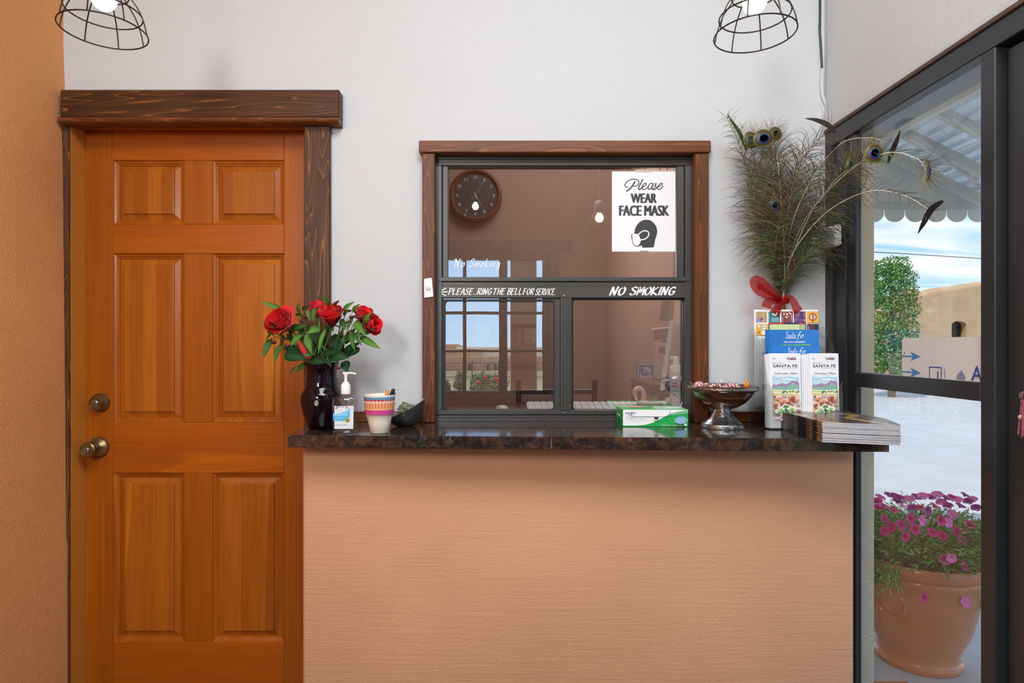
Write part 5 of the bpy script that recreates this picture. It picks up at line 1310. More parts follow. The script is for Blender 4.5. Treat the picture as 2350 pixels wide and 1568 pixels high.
feather('long arching feather with a bright blue eye in front of the window', [(1812, 610, 1.98), (1850, 510, 1.88), (1910, 420, 1.75), (1965, 378, 1.66), (2004, 352, 1.60)], 7, eye=(0, 0, 21, 22, -.1), quill=QUILL, nb=80, green=.3)
feather('arching feather with smaller violet eye before the dark corner post', [(1808, 610, 1.99), (1838, 520, 1.90), (1895, 440, 1.80), (1950, 380, 1.72)], 8, eye=(0, 0, 13, 20, -.15), quill=QUILL, nb=80, green=.5)
feather('farthest drooping white quill with dark pointed tip before the window', [(1806, 620, 1.98), (1832, 560, 1.88), (1900, 485, 1.76), (1990, 440, 1.64), (2070, 447, 1.55), (2140, 485, 1.48)], 9, quill=QUILL, nb=45, blen=.06, vane=([(2165, 462, 1.46), (2140, 482, 1.475), (2122, 512, 1.485), (2107, 536, 1.49)], .011, lin(46, 40, 46)))
feather('thin feather with a green and copper eye seen edge on before the awning', [(1810, 600, 1.98), (1850, 500, 1.87), (1940, 400, 1.70), (2030, 352, 1.58), (2100, 362, 1.51), (2127, 392, 1.485)], 10, eye=(0, 0, 8, 24, .05, .6), quill=QUILL, nb=50, blen=.07, green=.4)
feather('arched white quill bowing along the top of the window corner', [(1804, 600, 2.0), (1822, 500, 1.93), (1870, 400, 1.82), (1930, 330, 1.72), (1990, 316, 1.65), (2030, 324, 1.61)], 11, quill=QUILL, nb=55, blen=.06, vane=([(2036, 376, 1.60), (2046, 345, 1.60), (2056, 322, 1.59), (2066, 300, 1.585)], .010, DKV))
feather('feather with a blunt brown tip at the top beside the window corner', [(1800, 600, 2.01), (1812, 480, 1.98), (1845, 360, 1.93), (1900, 300, 1.88)], 12, nb=75, vane=([(1916, 306, 1.87), (1900, 290, 1.88), (1875, 278, 1.89), (1848, 272, 1.90)], .014, DKV))
feather('white quilled feather standing straight in the middle of the bundle', [(1801, 620, 1.985), (1796, 520, 1.965), (1790, 430, 1.955), (1783, 352, 1.945)], 13, quill=QUILL, nb=85, blen=.10)
fill = [[(1800, 560, 2.0), (1815, 450, 1.97), (1835, 345, 1.95)], [(1806, 580, 2.0), (1835, 480, 1.96), (1870, 380, 1.93)], [(1778, 580, 2.02), (1750, 500, 2.0), (1712, 430, 1.98)], [(1808, 600, 2.0), (1850, 540, 1.95), (1895, 480, 1.92)], [(1786, 600, 2.01), (1762, 560, 1.99), (1735, 500, 1.97)], [(1792, 580, 1.99), (1785, 500, 1.96), (1772, 410, 1.95)], [(1797, 590, 1.98), (1805, 510, 1.95), (1820, 420, 1.93)], [(1788, 620, 2.0), (1775, 590, 1.98), (1752, 540, 1.96)], [(1810, 640, 1.99), (1840, 600, 1.95), (1890, 560, 1.92)], [(1806, 640, 1.99), (1835, 575, 1.95), (1872, 530, 1.93), (1920, 505, 1.90)], [(1790, 560, 2.02), (1778, 450, 2.01), (1760, 350, 2.0)]]
PL = 'plain brown green peacock feather without an eye among the bundle'
WH_ = ['crossing behind the white quill', 'leaning towards the window corner', 'sweeping out over the wall towards the service window', 'level with the sensor box', 'low on the service window side', 'straight up under the big eye', 'rising beside the white quill', 'shortest on the service window side, above the ribbon', 'lowest on the window side above the ribbon', 'curving before the corner post below the sensor box', 'hindmost, against the wall under the top eyes']
for i, pth in enumerate(fill): feather('plain brown green eyeless feather, '+WH_[i], pth, 40+i, nb=70, blen=.125 if i < 8 else .10, green=.15 if i < 7 else .45)
# curled copper strand feather
# ------------------------------------------------------------------ sheer red ribbon bow
rib = thing('ribbon_bow', 'sheer red ribbon tied in a bow round the feather stems', 'ribbon', P(1797, 690, 2.0))
def sheer(name, c):
    m = bpy.data.materials.new(name); m.use_nodes = True; n = m.node_tree.nodes; l = m.node_tree.links
    b = n['Principled BSDF']; b.inputs['Base Color'].default_value = c; b.inputs['Roughness'].default_value = .75
    o = n['Material Output']; t = n.new('ShaderNodeBsdfTransparent'); t.inputs[0].default_value = (1, .35, .33, 1); mx = n.new('ShaderNodeMixShader')
    w = n.new('ShaderNodeTexNoise'); w.inputs['Scale'].default_value = 400; r = n.new('ShaderNodeMapRange'); r.inputs[3].default_value = .35; r.inputs[4].default_value = .72; b.inputs['Specular IOR Level'].default_value = .1
    l.new(w.outputs['Fac'], r.inputs[0]); l.new(r.outputs[0], mx.inputs[0]); l.new(t.outputs[0], mx.inputs[1]); l.new(b.outputs[0], mx.inputs[2]); l.new(mx.outputs[0], o.inputs['Surface'])
    return m
RIB = sheer('sheer_red_ribbon', lin(150, 20, 32))
def strip(ctr, wv, name, amp=.004, n=18, folds=2.0):
    c = cat_rom([P(*p) for p in ctr], 6); N = len(c); m = MB()
    def fn(u, v_):
        i = min(N-1, int(u*(N-1)+.5)); w = wv(u) if callable(wv) else wv
        tg = c[min(i+1, N-1)]-c[max(i-1, 0)]; sd = tg.cross(Vector((.1, -1, .1))).normalized()
        return c[i]+sd*(v_-.5)*w+Vector((0, amp*math.sin(v_*math.pi*folds*2+u*5), 0))
    m.grid(fn, N-1, 8); return m.build(name, RIB, rib, smooth=80)
strip([(1795, 690, 1.995), (1775, 672, 1.985), (1750, 652, 1.975), (1736, 648, 1.97), (1742, 664, 1.965), (1765, 680, 1.97), (1790, 690, 1.98)], lambda u: .012+.032*math.sin(math.pi*u), 'loop')
strip([(1795, 692, 1.99), (1778, 690, 1.975), (1762, 695, 1.97), (1758, 706, 1.97)], lambda u: .014+.022*u, 'loop')
strip([(1798, 688, 1.99), (1812, 684, 1.975), (1822, 692, 1.97), (1826, 705, 1.97), (1832, 716, 1.97)], lambda u: .018+.014*u, 'tail')
strip([(1795, 692, 1.985), (1788, 702, 1.975), (1776, 720, 1.975)], lambda u: .016+.018*u, 'tail')
m = MB(); kc = P(1797, 691, 2.035)
m.lathe([(.017, -.009), (.020, -.004), (.0205, .004), (.017, .009)], kc.x, kc.y, kc.z, 20); m.build('knot', RIB, rib, smooth=60)

# ------------------------------------------------------------------ face mask poster on the pane
py_ = 2.0868
po = thing('face_mask_poster', 'white laminated sign asking to wear a face mask, taped on the upper pane', 'poster', P(1477, 578, py_))
MB(PAPER).box(X(1404.5, py_), X(1550, py_), py_, py_+.0006, Z(577.5, py_), Z(393.5, py_)).build('sheet', GLOSSY, po)
pr = Print((X(1404.5, py_), py_, Z(577.5, py_)), (X(1550, py_)-X(1404.5, py_), 0, 0), (0, 0, Z(393.5, py_)-Z(577.5, py_)), (0, -1, 0))
INK = lin(62, 62, 66); zz = lambda L: [((x_-37)/1143, 1-(y_-65)/1445) for x_, y_ in L]; asp = 1445/1143
def ps(L, w): pr.stroke(zz(L), w/1143, INK, asp)
ps([(345, 395), (300, 420)], 14); ps([(450, 245), (420, 300), (370, 370), (300, 422)], 26)
ps([(318, 350), (282, 345), (272, 305), (310, 250), (380, 212), (450, 205), (510, 230), (520, 280), (480, 325), (420, 335)], 17)
ps([(590, 208), (550, 290), (515, 360), (525, 392), (560, 375), (600, 330)], 22); ps([(575, 350), (640, 320), (655, 285), (630, 278), (595, 310), (580, 360), (600, 392), (650, 375), (690, 340)], 16)
ps([(775, 290), (735, 280), (700, 320), (690, 370), (710, 392), (750, 350), (785, 285)], 17); ps([(785, 285), (758, 360), (770, 392), (800, 372)], 20)
ps([(765, 388), (795, 380), (828, 275), (826, 320), (835, 365), (815, 392), (785, 385)], 15)
ps([(845, 355), (915, 320), (945, 290), (920, 280), (880, 310), (855, 365), (880, 390), (925, 372), (958, 330)], 16)
pr.bold('WEAR', *zz([(370, 635)])[0], 475/1143, 172/1445, INK, e=.010); pr.bold('FACE MASK', *zz([(162, 866)])[0], 905/1143, 186/1445, INK, e=.010)
pr.poly(zz([(435, 1180), (450, 1110), (480, 1040), (530, 980), (590, 948), (650, 935), (720, 945), (780, 985), (830, 1050), (852, 1130), (845, 1200), (815, 1290), (800, 1370), (790, 1432), (580, 1440), (578, 1395), (540, 1410), (480, 1420), (430, 1400), (400, 1330), (380, 1220), (395, 1200)]), INK)
pr.poly(zz([(398, 1208), (430, 1185), (515, 1200), (535, 1250), (555, 1300), (550, 1340), (520, 1395), (480, 1412), (435, 1390), (410, 1330)]), PAPER)
pr.stroke(zz([(515, 1200), (560, 1160), (620, 1135), (680, 1150), (700, 1195), (680, 1245), (630, 1285), (560, 1300)]), 20/1143, PAPER, asp)
pr.build('lettering', PRINT, po)
TAPE = thin_glass('clear_tape', (.86, .86, .88, 1), .2, rough=.25)
for a in ((1458, 1496, 389.5, 396), (1468, 1488, 575, 581)): MB().box(X(a[0], py_), X(a[1], py_), py_-.0008, py_-.0005, Z(a[3], py_), Z(a[2], py_)).build('tape', TAPE, po)

# ------------------------------------------------------------------ doorbell
q = 2.03
dbl = thing('doorbell', 'small white doorbell button on the window side board', 'doorbell', P(983, 683, q))
m = MB(); m.prism([P(973, 640, q), P(990.5, 637.5, q), P(994.5, 681, q), P(973.5, 684, q)][::-1], (0, .0058, 0)); 
bmesh.ops.bevel(m.bm, geom=[e for e in m.bm.edges], offset=.0012, segments=2, affect='EDGES'); m.build('housing', WHP, dbl, smooth=40)
MB().lathe([(0, 0), (.0092, 0), (.009, .0018), (.007, .0032), (0, .0036)], seg=28, M=Matrix.Translation(P(983, 661, q+.0006)) @ Matrix.Rotation(math.pi/2, 4, 'X')).build('button', varied('ivory_button', lin(214, 210, 200), lin(222, 218, 210), 20, .35), dbl, smooth=50)

# ------------------------------------------------------------------ pendant lamps
BULB = base('warm_bulb', (1, .9, .7, 1), .3)[0]; bb = BULB.node_tree.nodes['Principled BSDF']; bb.inputs['Emission Color'].default_value = (1, .80, .52, 1); bb.inputs['Emission Strength'].default_value = 6
WIRE = varied('dark_bronze_wire', lin(40, 33, 28), lin(56, 46, 38), 40, .45, .7); SOCK = varied('black_socket', lin(24, 22, 22), lin(34, 30, 28), 30, .5)
def pendant(loc, lab):
    x, y, z = loc                                                     # centre of the lowest ring
    t = thing('pendant_lamp', lab, 'pendant lamp', (x, y, z), 'wire cage pendant lamps')
    R1 = .0955
    prof = [(R1, 0), (.088, .034), (.073, .068), (.048, .100), (.034, .122), (.032, .138)]
    m = MB()
    for r, h in (prof[0], (.083, .046), (.053, .0945), prof[4]):
        m.tube([(x+r*math.cos(a*2*math.pi/40), y+r*math.sin(a*2*math.pi/40), z+h) for a in range(40)], .0017, 6, closed=True)
    for k_ in range(8):
        a = 2*math.pi*(k_+.3)/8; m.tube(cat_rom([(x+r*math.cos(a), y+r*math.sin(a), z+h) for r, h in prof], 3), .0016, 6)
    m.build('wire_cage', WIRE, t, smooth=60)
    MB().lathe([(0, .200), (.020, .200), (.030, .190), (.0335, .172), (.033, .136), (.029, .134), (.029, .142), (.018, .142), (.016, .118), (0, .118)], x, y, z, 28).build('socket', SOCK, t, smooth=40)
    MB().lathe([(0, .052), (.012, .0535), (.0215, .060), (.0275, .070), (.029, .081), (.0265, .093), (.020, .105), (.0145, .116), (0, .1175)], x, y, z, 28).build('bulb', BULB, t, smooth=60)
    MB().tube([(x, y, z+.199), (x, y, 3.172)], .0035, 8).build('cord', SOCK, t, smooth=60)
    MB().lathe([(0, 3.199-z), (.055, 3.199-z), (.052, 3.178-z), (.012, 3.170-z), (0, 3.170-z)], x, y, z, 28).build('ceiling_rose', SOCK, t, smooth=40)
pendant((X(238, 1.5), 1.5, Z(71, 1.5)), 'lit wire cage pendant lamp hanging above the wooden door')
pendant((X(1732, 1.5), 1.5, Z(79, 1.5)), 'lit wire cage pendant lamp hanging above the candy bowl end')
pendant((.652, -.06, 2.075), 'lit wire cage pendant mirrored in the upper pane beside the sign')
pendant((-.262, -1.14, 2.40), 'lit wire cage pendant mirrored over the wall clock')

# ------------------------------------------------------------------ cable in the corner, sensor on the post
cab = thing('wall_cable', 'black cable running down the wall corner, painted white lower down', 'cable', P(1886, 150, 2.03))
cy = D-.006
MB().tube(cat_rom([(X(1881.5, cy), cy, 3.199), P(1882, 10, cy), P(1881, 60, cy), P(1884, 110, cy), P(1886.5, 157, cy)], 6), .0035, 8).build('bare_cable', BLK, cab, smooth=60)
MB().tube(cat_rom([P(1886.5, 158, cy), P(1886, 200, cy), P(1889, 225, cy), P(1896, 243, cy+.002), P(1897.5, 262, cy+.004)], 6), .0055, 8).build('painted_cable', WHITE_PL, cab, smooth=60)
sn = thing('wall_sensor', 'white rounded sensor box on the dark window corner post behind the feathers', 'sensor', (1.072, 2.0, Z(560, 2.0)))
m = MB(); m.box(1.058, 1.0845, 1.962, 2.048, Z(568, 2.0), Z(519, 2.0), .009, 3); m.build('housing', WHP, sn, smooth=50)
MB().box(1.0572, 1.0582, 1.985, 2.02, Z(552, 2.0), Z(535, 2.0), .0004).build('lens', varied('milky_lens', lin(214, 218, 222), lin(220, 224, 226), 20, .3), sn)

# ------------------------------------------------------------------ printed white card standing on the mid rail
crd = thing('shipping_card', 'whitish corrugated card with blue arrows standing on the window mid rail', 'card', (1.096, 1.54, 1.1925))
cx_ = 1.0985
m = MB(); pts = rrect(0, .285, 0, .1045, .010, 0, 4); m.prism([(cx_-.0045, 1.683-a, 1.1925+c) for a, _b, c in pts], (.004, 0, 0), lin(206, 204, 202))
m.build('board', MATT, crd)
pr = Print((cx_-.0045, 1.683, 1.1925), (0, -.285, 0), (0, 0, .1045), (-1, 0, 0)); AB = lin(64, 128, 180); NB = lin(40, 66, 140)
for b in (.52, .11):
    pr.rect(.0, b-.02, .17, b+.02, AB); pr.poly([(.125, b-.12), (.27, b), (.125, b+.12), (.16, b)], AB)
pr.rect(.03, .58, .042, .63, lin(50, 50, 60))
for r in ((.38, .0, .39, .28), (.38, .26, .54, .285), (.53, .0, .54, .28), (.485, .0, .50, .18)): pr.rect(*r, NB)
for k_ in range(6): pr.rect(.575, .02+k_*.04, .583, .045+k_*.04, NB)
for i in range(6):
    for j in range(5-abs(i-2)):
        pr.circle(.725+.018*i+.004*j, .04+.045*j, .006, .02, NB, 8)
pr.text('A', .885, .02, .115, .33, NB, shear=.05)
pr.build('arrow_print', PRINT, crd)
# pink tassel on the push bar
tas = thing('pink_tassel', 'dark pink cord tassel hanging from the storefront door bar', 'tassel', (1.062, 1.250, 1.166))
TASM = varied('dark_pink_cord', lin(110, 44, 66), lin(150, 74, 92), 200, .8)
m = MB(); rn = random.Random(4)
for k_ in range(9):
    a = rn.uniform(-.010, .010); b = rn.uniform(-.012, .010); m.tube(cat_rom([(1.058, 1.250+b*.3, 1.166), (1.058+a*.5, 1.250+b*.6, 1.14), (1.058+a, 1.250+b, 1.118), (1.058+a*1.4, 1.250+b*1.2, 1.098-rn.uniform(0, .012))], 4), .0017, 5)
m.build('strands', TASM, tas, smooth=60)
MB().tube([(1.066+.0085*math.cos(a*math.pi/6), 1.250, 1.174+.0095*math.sin(a*math.pi/6)) for a in range(12)], .0012, 6, closed=True).build('loop', TASM, tas, smooth=60)
MB().sphere((1.057, 1.250, 1.130), .006, 10, 8).build('bead', varied('tan_bead', lin(176, 140, 120), lin(196, 160, 140), 60, .5), tas, smooth=60)
# ------------------------------------------------------------------ office behind the service window
DK = varied('dark_desk_laminate', lin(48, 40, 38), lin(60, 50, 46), 6, .2)
MET = varied('black_painted_metal', lin(28, 28, 30), lin(38, 38, 40), 30, .4)
dk = thing('office_desk', 'dark office counter behind the service window', 'desk', (.1, 2.5, 0))
MB().box(-1.55, 1.095, 2.195, 2.74, .985, 1.015, .002).build('desk_top', DK, dk)
for x in (-1.5, -.3, 1.05): MB().box(x-.02, x+.02, 2.22, 2.70, 0, .985).build('leg_panel', DK, dk)
ZT = 1.0154
# mouse
mc = Vector((X(1152, 2.29), 2.29, ZT)); ms = thing('computer_mouse', 'pale grey computer mouse on the desk behind the lower pane', 'mouse', mc)
MSM = varied('pale_grey_plastic', lin(196, 196, 196), lin(208, 208, 208), 20, .35)
def mouse(u, v_):
    a = u*2*math.pi; r = math.cos(v_*math.pi/2)**.55
    return mc+Vector((.0285*r*math.cos(a), .05*r*math.sin(a), .036*math.sin(v_*math.pi/2)*(1-.12*math.sin(a)*r)))
m = MB(); m.grid(mouse, 28, 9); bmesh.ops.remove_doubles(m.bm, verts=m.bm.verts, dist=1e-5); m.build('shell', MSM, ms, smooth=60)
MB().tube([mc+Vector((0, -.041, .020)), mc+Vector((0, -.032, .0275)), mc+Vector((0, -.016, .0335))], .0030, 8).build('scroll_wheel', varied('grey_rubber', lin(90, 90, 92), lin(110, 110, 112), 20, .6), ms, smooth=60)
for s_ in (-1, 1): MB().tube([mc+Vector((s_*.006, -.043, .0185)), mc+Vector((s_*.006, -.03, .0278)), mc+Vector((s_*.005, -.012, .0345))], .0006, 4).build('button_seam', SOCK, ms)
# keyboard
kb = thing('keyboard', 'white keyboard tilted up on the desk behind the sliding panes', 'keyboard', (.31, 2.40, ZT))
KBM = varied('white_keyboard_plastic', lin(206, 206, 210), lin(216, 216, 220), 20, .4)
m = MB(); m.prism([(.085, 2.33, ZT), (.085, 2.33, ZT+.008), (.085, 2.46, ZT+.030), (.085, 2.46, ZT)], (.45, 0, 0)); m.build('case', KBM, kb)
m = MB()
for r_ in range(5):
    for c_ in range(17):
        yy = 2.342+r_*.023; m.xbox(Matrix.Translation((.10+c_*.0262, yy+.008, ZT+.0115+(yy+.008-2.33)*.169)) @ Matrix.Rotation(.167, 4, 'X'), .021, .018, .005, .0012)
m.build('keys', KBM, kb, kind='stuff')
# flamingo planter with succulent
FLP = base('glazed_pink_ceramic', lin(222, 176, 178), .25)[0]; fcol = varied('glazed_pink', lin(216, 166, 170), lin(226, 180, 182), 20, .22)
fl = thing('flamingo_planter', 'pink ceramic flamingo planter on the desk behind the mask box', 'planter', (X(1490, 2.32), 2.32, ZT))
q = 2.32/F; fx = X(1490, 2.32); fz = lambda y: Z(y, 2.32)
m = MB(); m.lathe([(0, ZT+.0003-ZT), (18*q, .0003), (27*q, .008), (30*q, .020), (29.5*q, fz(922)-ZT), (27*q, fz(921.5)-ZT), (26*q, .042), (0, .041)], fx, 2.32, ZT, 36); m.build('pot_body', fcol, fl, smooth=50)
nk = [(1477, 938), (1476, 922), (1477.5, 908), (1474, 896), (1466.5, 891.5), (1459, 895), (1456.5, 904), (1459, 911)]
MB().tube(cat_rom([P(a, b, 2.305) for a, b in nk], 5), [9*q, 9*q, 8.6*q, 8.2*q, 7.8*q, 7.2*q, 6.8*q]+[5.6*q]*15+[5.6*q, 5.9*q, 6.2*q, 6.3*q, 6.2*q, 5.9*q, 5.6*q, 5.4*q, 5.2*q, 5*q, 4.9*q, 4.8*q, 4.6*q, 4.4*q], 14).build('neck', fcol, fl, smooth=60)
MB().tube(cat_rom([P(1458.5, 910, 2.305), P(1460.5, 916, 2.304), P(1464.5, 921, 2.304)], 5), [4.3*q, 4.2*q, 4*q, 3.7*q, 3.3*q, 2.9*q, 2.5*q, 2*q, 1.6*q, 1.2*q, .8*q], 12).build('beak', WHP, fl, smooth=60)
MB().tube([P(1463.2, 919.6, 2.3035), P(1465.2, 921.6, 2.3035)], [2.2*q, .8*q], 8).build('beak_tip', SOCK, fl, smooth=60)
MB().sphere(P(1462, 913, 2.2985), .9*q, 8, 6).build('eye', SOCK, fl)
su = thing('succulent', 'small spiky green succulent growing in the flamingo planter', 'plant', (X(1497, 2.32), 2.32, ZT+.042))
rn = random.Random(9); sc_ = Vector((X(1497, 2.32), 2.325, ZT+.043))
for k_ in range(16):
    a = k_*2.4; el = .25+.9*(k_/16); L = .036*(.75+.4*rn.random()); dv = Vector((math.cos(a)*math.cos(el), math.sin(a)*math.cos(el)*.7, math.sin(el)))
    MB([lin(96, 128, 62), lin(120, 150, 76), lin(82, 112, 58)][k_ % 3]).tube([sc_, sc_+dv*L*.35, sc_+dv*L*.7, sc_+dv*L], [.0034, .0044, .0032, .0004], 6).build('leaf', LEAFM, su, smooth=60)
# foam soap bottle
d = 2.255; q = d/F; fc = Vector((X(1551, d), d, ZT)); Hf = lambda py: Z(py, d)-ZT
fb_ = thing('foam_soap_bottle', 'white foam pump bottle behind the window side of the lower pane', 'bottle', fc)
m = MB(); m.lathe([(0, .0003), (13.5*q, .0003), (14.2*q, .003), (14.2*q, Hf(866)), (13*q, Hf(858)), (11*q, Hf(855)), (0, Hf(855))], fc.x, fc.y, ZT, 32); m.build('bottle_body', varied('translucent_white', lin(196, 200, 204), lin(204, 208, 212), 12, .25), fb_, smooth=40)
m = MB(); m.lathe([(0, Hf(856)), (13.6*q, Hf(856)), (13.6*q, Hf(841)), (11.5*q, Hf(839)), (7.5*q, Hf(838)), (6.6*q, Hf(836)), (6.2*q, Hf(821)), (4*q, Hf(818.5)), (0, Hf(818.5))], fc.x, fc.y, ZT, 28)
m.tube([(fc.x-2*q, fc.y, Z(821, d)), (fc.x-12*q, fc.y-.002, Z(820.5, d)), (fc.x-12.3*q, fc.y-.002, Z(824, d))], 2.2*q, 8); m.build('foam_pump', WHP, fb_, smooth=50)
m = MB(); pr = Print((0, 0, 0), (1, 0, 0), (0, 0, 1), (0, -1, 0))
def cyl(a, b): an = (a-.5)*2.3; return Vector((fc.x+14.3*q*math.sin(an), fc.y-14.3*q*math.cos(an), ZT+.008+b*(Hf(868)-.014)))
pr.fn = cyl
for k_ in range(10): pr.rect(.02+.096*k_, .02, .02+.096*(k_+1), .96, lin(224, 226, 228))
pr.lift = .0006
for k_ in range(4):
    for j in range(4): pr.rect(.10+.09*j, .80+.035*k_-.01*(j % 2), .10+.09*(j+1), .818+.035*k_-.01*(j % 2), lin(220, 110, 124))
pr.text('foam', .12, .66, .34, .05, lin(70, 74, 84)); pr.rect(.16, .58, .32, .595, lin(150, 152, 158)); pr.rect(.12, .53, .36, .55, lin(120, 124, 130)); pr.rect(.16, .47, .26, .485, lin(150, 152, 158))
for k_ in range(14): pr.rect(.76, .2+.05*k_, .93, .225+.05*k_, lin(150, 160, 180))
pr.build('label', PRINT, fb_)
# small ticket next to it
tk = thing('small_card', 'small pale card with green mark leaning on the foam bottle', 'card', P(1533, 935, 2.225))
m = MB(); m.prism([P(1526, 947, 2.23), P(1538, 947, 2.222), P(1538, 911, 2.222), P(1526, 914, 2.23)], (0, .0012, 0), lin(206, 212, 206)); m.build('card_sheet', MATT, tk)
pr = Print(P(1526, 947, 2.2285), P(1538, 947, 2.2205)-P(1526, 947, 2.2285), (0, 0, Z(912, 2.225)-Z(947, 2.225)), (0, -1, 0)); pr.circle(.6, .62, .22, .12, lin(90, 130, 96)); pr.rect(.1, .2, .5, .26, lin(150, 160, 150)); pr.build('mark', PRINT, tk)
# monitor seen almost edge on
mo = thing('monitor', 'white monitor seen almost edge on behind the foam bottle', 'monitor', (.76, 2.62, ZT))
A0, A1 = Vector((.636, 2.36, 0)), Vector((.835, 2.80, 0)); dirm = (A1-A0).normalized(); nrm = Vector((-dirm.y, dirm.x, 0))
def mquad(z0, z1, dx0, dx1, th): return [A0+dirm*0+Vector((dx0, 0, z0)), A0+nrm*th+Vector((dx0, 0, z0)), A0+nrm*th+Vector((dx1, 0, z1)), A0+Vector((dx1, 0, z1))]
zb_, zt_ = Z(897, 2.36), Z(733, 2.36)
m = MB(); m.loft([[p for p in mquad(zb_, zt_, -.022, .016, .017)], [p+(A1-A0) for p in mquad(zb_, zt_, -.022, .016, .017)]], capstart=True); bmesh.ops.bevel(m.bm, geom=list(m.bm.edges), offset=.003, segments=2, affect='EDGES'); m.build('screen_housing', varied('cool_white_plastic', lin(196, 204, 214), lin(206, 214, 224), 12, .3), mo, smooth=50)
MB().box(.72, .765, 2.60, 2.64, ZT+.012, 1.14, .004).build('stand_post', MSM, mo); MB().box(.65, .85, 2.56, 2.72, ZT, ZT+.012, .003).build('stand_foot', MSM, mo)
m = MB(); h0, h1 = zt_-.002, Z(688, 2.36); m.loft([mquad(h0, h1, -.010, .0, .03), [p+(A1-A0)*.25 for p in mquad(h0, h1, -.010, .0, .03)]], capstart=True); m.build('dark_hood', SOCK, mo)
# printer on a dark cabinet
cbn = thing('low_cabinet', 'dark cabinet in the office corner with a printer on top', 'cabinet', (.9, 3.15, 0))
MB().box(.705, 1.09, 2.90, 3.42, .02, 1.075, .003).build('carcass', DK, cbn); MB().box(.695, 1.095, 2.885, 3.425, 1.0755, 1.092, .003).build('cabinet_top', varied('worn_dark_top', lin(70, 62, 62), lin(84, 76, 76), 6, .25), cbn)
MB().box(.72, 1.08, 2.884, 2.899, .06, 1.05, .003).build('door', DK, cbn); MB().box(.75, .765, 2.870, 2.884, .55, .68, .002).build('handle', STEEL, cbn)
pn = thing('printer', 'off white office printer with paper in its tray on the cabinet', 'printer', (.93, 3.12, 1.0925))
PRM = varied('warm_white_plastic', lin(176, 168, 164), lin(186, 178, 174), 10, .4); BKP = varied('charcoal_plastic', lin(40, 40, 44), lin(50, 50, 54), 12, .3)
MB().box(.80, 1.085, 2.93, 3.30, 1.0925, 1.232, .006).build('lower_housing', PRM, pn, smooth=40); MB().box(.796, 1.085, 2.93, 3.30, 1.262, 1.285, .003).build('paper_shelf', PRM, pn)
MB().box(.83, 1.085, 2.935, 3.295, 1.232, 1.262).build('inner_body', BKP, pn); MB().box(.80, 1.085, 2.93, 3.30, 1.3, 1.352, .004).build('scanner_lid', BKP, pn); MB().box(.84, 1.085, 2.95, 3.28, 1.285, 1.30).build('tray_recess', BKP, pn)
MB().box(.79, 1.085, 2.92, 3.31, 1.353, 1.364, .003).build('lid_edge', MSM, pn)
MB().box(.7975, .7998, 2.98, 3.18, 1.236, 1.258).build('control_panel', BKP, pn); MB().box(.796, .7978, 3.20, 3.22, 1.232, 1.262).build('white_tab', WHP, pn)
m = MB(); m.grid(lambda u, v_: Vector((.83+.17*v_, 2.98+.22*u, 1.2875+.010*math.sin(v_*3))), 4, 8); bmesh.ops.solidify(m.bm, geom=list(m.bm.faces), thickness=.002); m.build('paper_sheet', PRINT, pn)
pr = Print((.7995, 3.08, 1.11), (0, -.14, 0), (0, 0, .11), (-1, 0, 0))
for k_ in range(6): pr.rect(.3, .6+.06*k_, .95, .63+.06*k_, lin(150, 150, 158))
pr.rect(.25, .1, .95, .42, lin(120, 160, 190)); pr.build('notice', PRINT, pn)
# blue wall sign, clock, bar stool, taped strip
sg = thing('blue_wall_sign', 'blue sign with white letters on the office wall half behind the printer', 'sign', (.94, 3.985, 1.0))
sx0, sx1, s0, s1 = X(1461, 3.985), X(1461, 3.985)+.27, .99, Z(834, 3.985)
MB(lin(36, 82, 146)).box(sx0, sx1, 3.985, 3.9995, s0, s1, .002, col=lin(36, 82, 146)).build('board', SATIN, sg)
pr = Print((sx0, 3.985, s0), (sx1-sx0, 0, 0), (0, 0, s1-s0), (0, -1, 0)); Wb = lin(216, 226, 236)
for r in ((.03, .03, .97, .05), (.03, .95, .97, .97), (.03, .03, .042, .97), (.958, .03, .97, .97)): pr.rect(*r, Wb)
pr.text('Ma', .18, .65, .17, .21, Wb, bold=.02); pr.text('back', .08, .33, .31, .24, Wb, bold=.02); pr.build('lettering', PRINT, sg)
ck = thing('wall_clock', 'round dark faced wall clock with brown rim high on the office wall', 'clock', P(1091, 449, 3.96))
cc = P(1091, 449, 3.96); MY = Matrix.Translation(cc) @ Matrix.Rotation(math.pi/2, 4, 'X')
MB().lathe([(.142, .0), (.146, .020), (.155, .028), (.170, .020), (.174, .0), (.172, -.038), (.142, -.038)], seg=48, M=MY).build('rim', M_V, ck, smooth=40)
MB().lathe([(0, -.036), (.143, -.036), (.143, .004), (0, .004)], seg=48, M=MY).build('dial', varied('charcoal_dial', lin(30, 28, 34), lin(36, 34, 40), 9, .4), ck)
pr = Print(cc+Vector((-.145, -.0045, -.145)), (.29, 0, 0), (0, 0, .29), (0, -1, 0))
for k_ in range(12):
    a = k_*math.pi/6; nw = .02 if k_ == 1 else (.07 if k_ in (0, 10, 11) else .045); pr.text(str(k_ if k_ else 12), .5+.41*math.sin(a)-nw/2, .5+.41*math.cos(a)-.035, nw, .07, lin(196, 190, 186))
pr.build('numerals', PRINT, ck)
for L, a, w_, nm in ((.078, 2.6, .004, 'hour_hand'), (.112, .55, .003, 'minute_hand')):
    e = cc+Vector((math.sin(a)*L, -.008, math.cos(a)*L)); s_ = cc+Vector((-math.sin(a)*.02, -.008, -math.cos(a)*.02)); MB().tube([s_, e], [w_, w_*.4], 6).build(nm, varied('pinkish_hand', lin(150, 110, 104), lin(160, 120, 114), 20, .4), ck)
st = thing('bar_stool', 'black metal ladder back stool behind the office desk', 'stool', (.26, 2.95, 0))
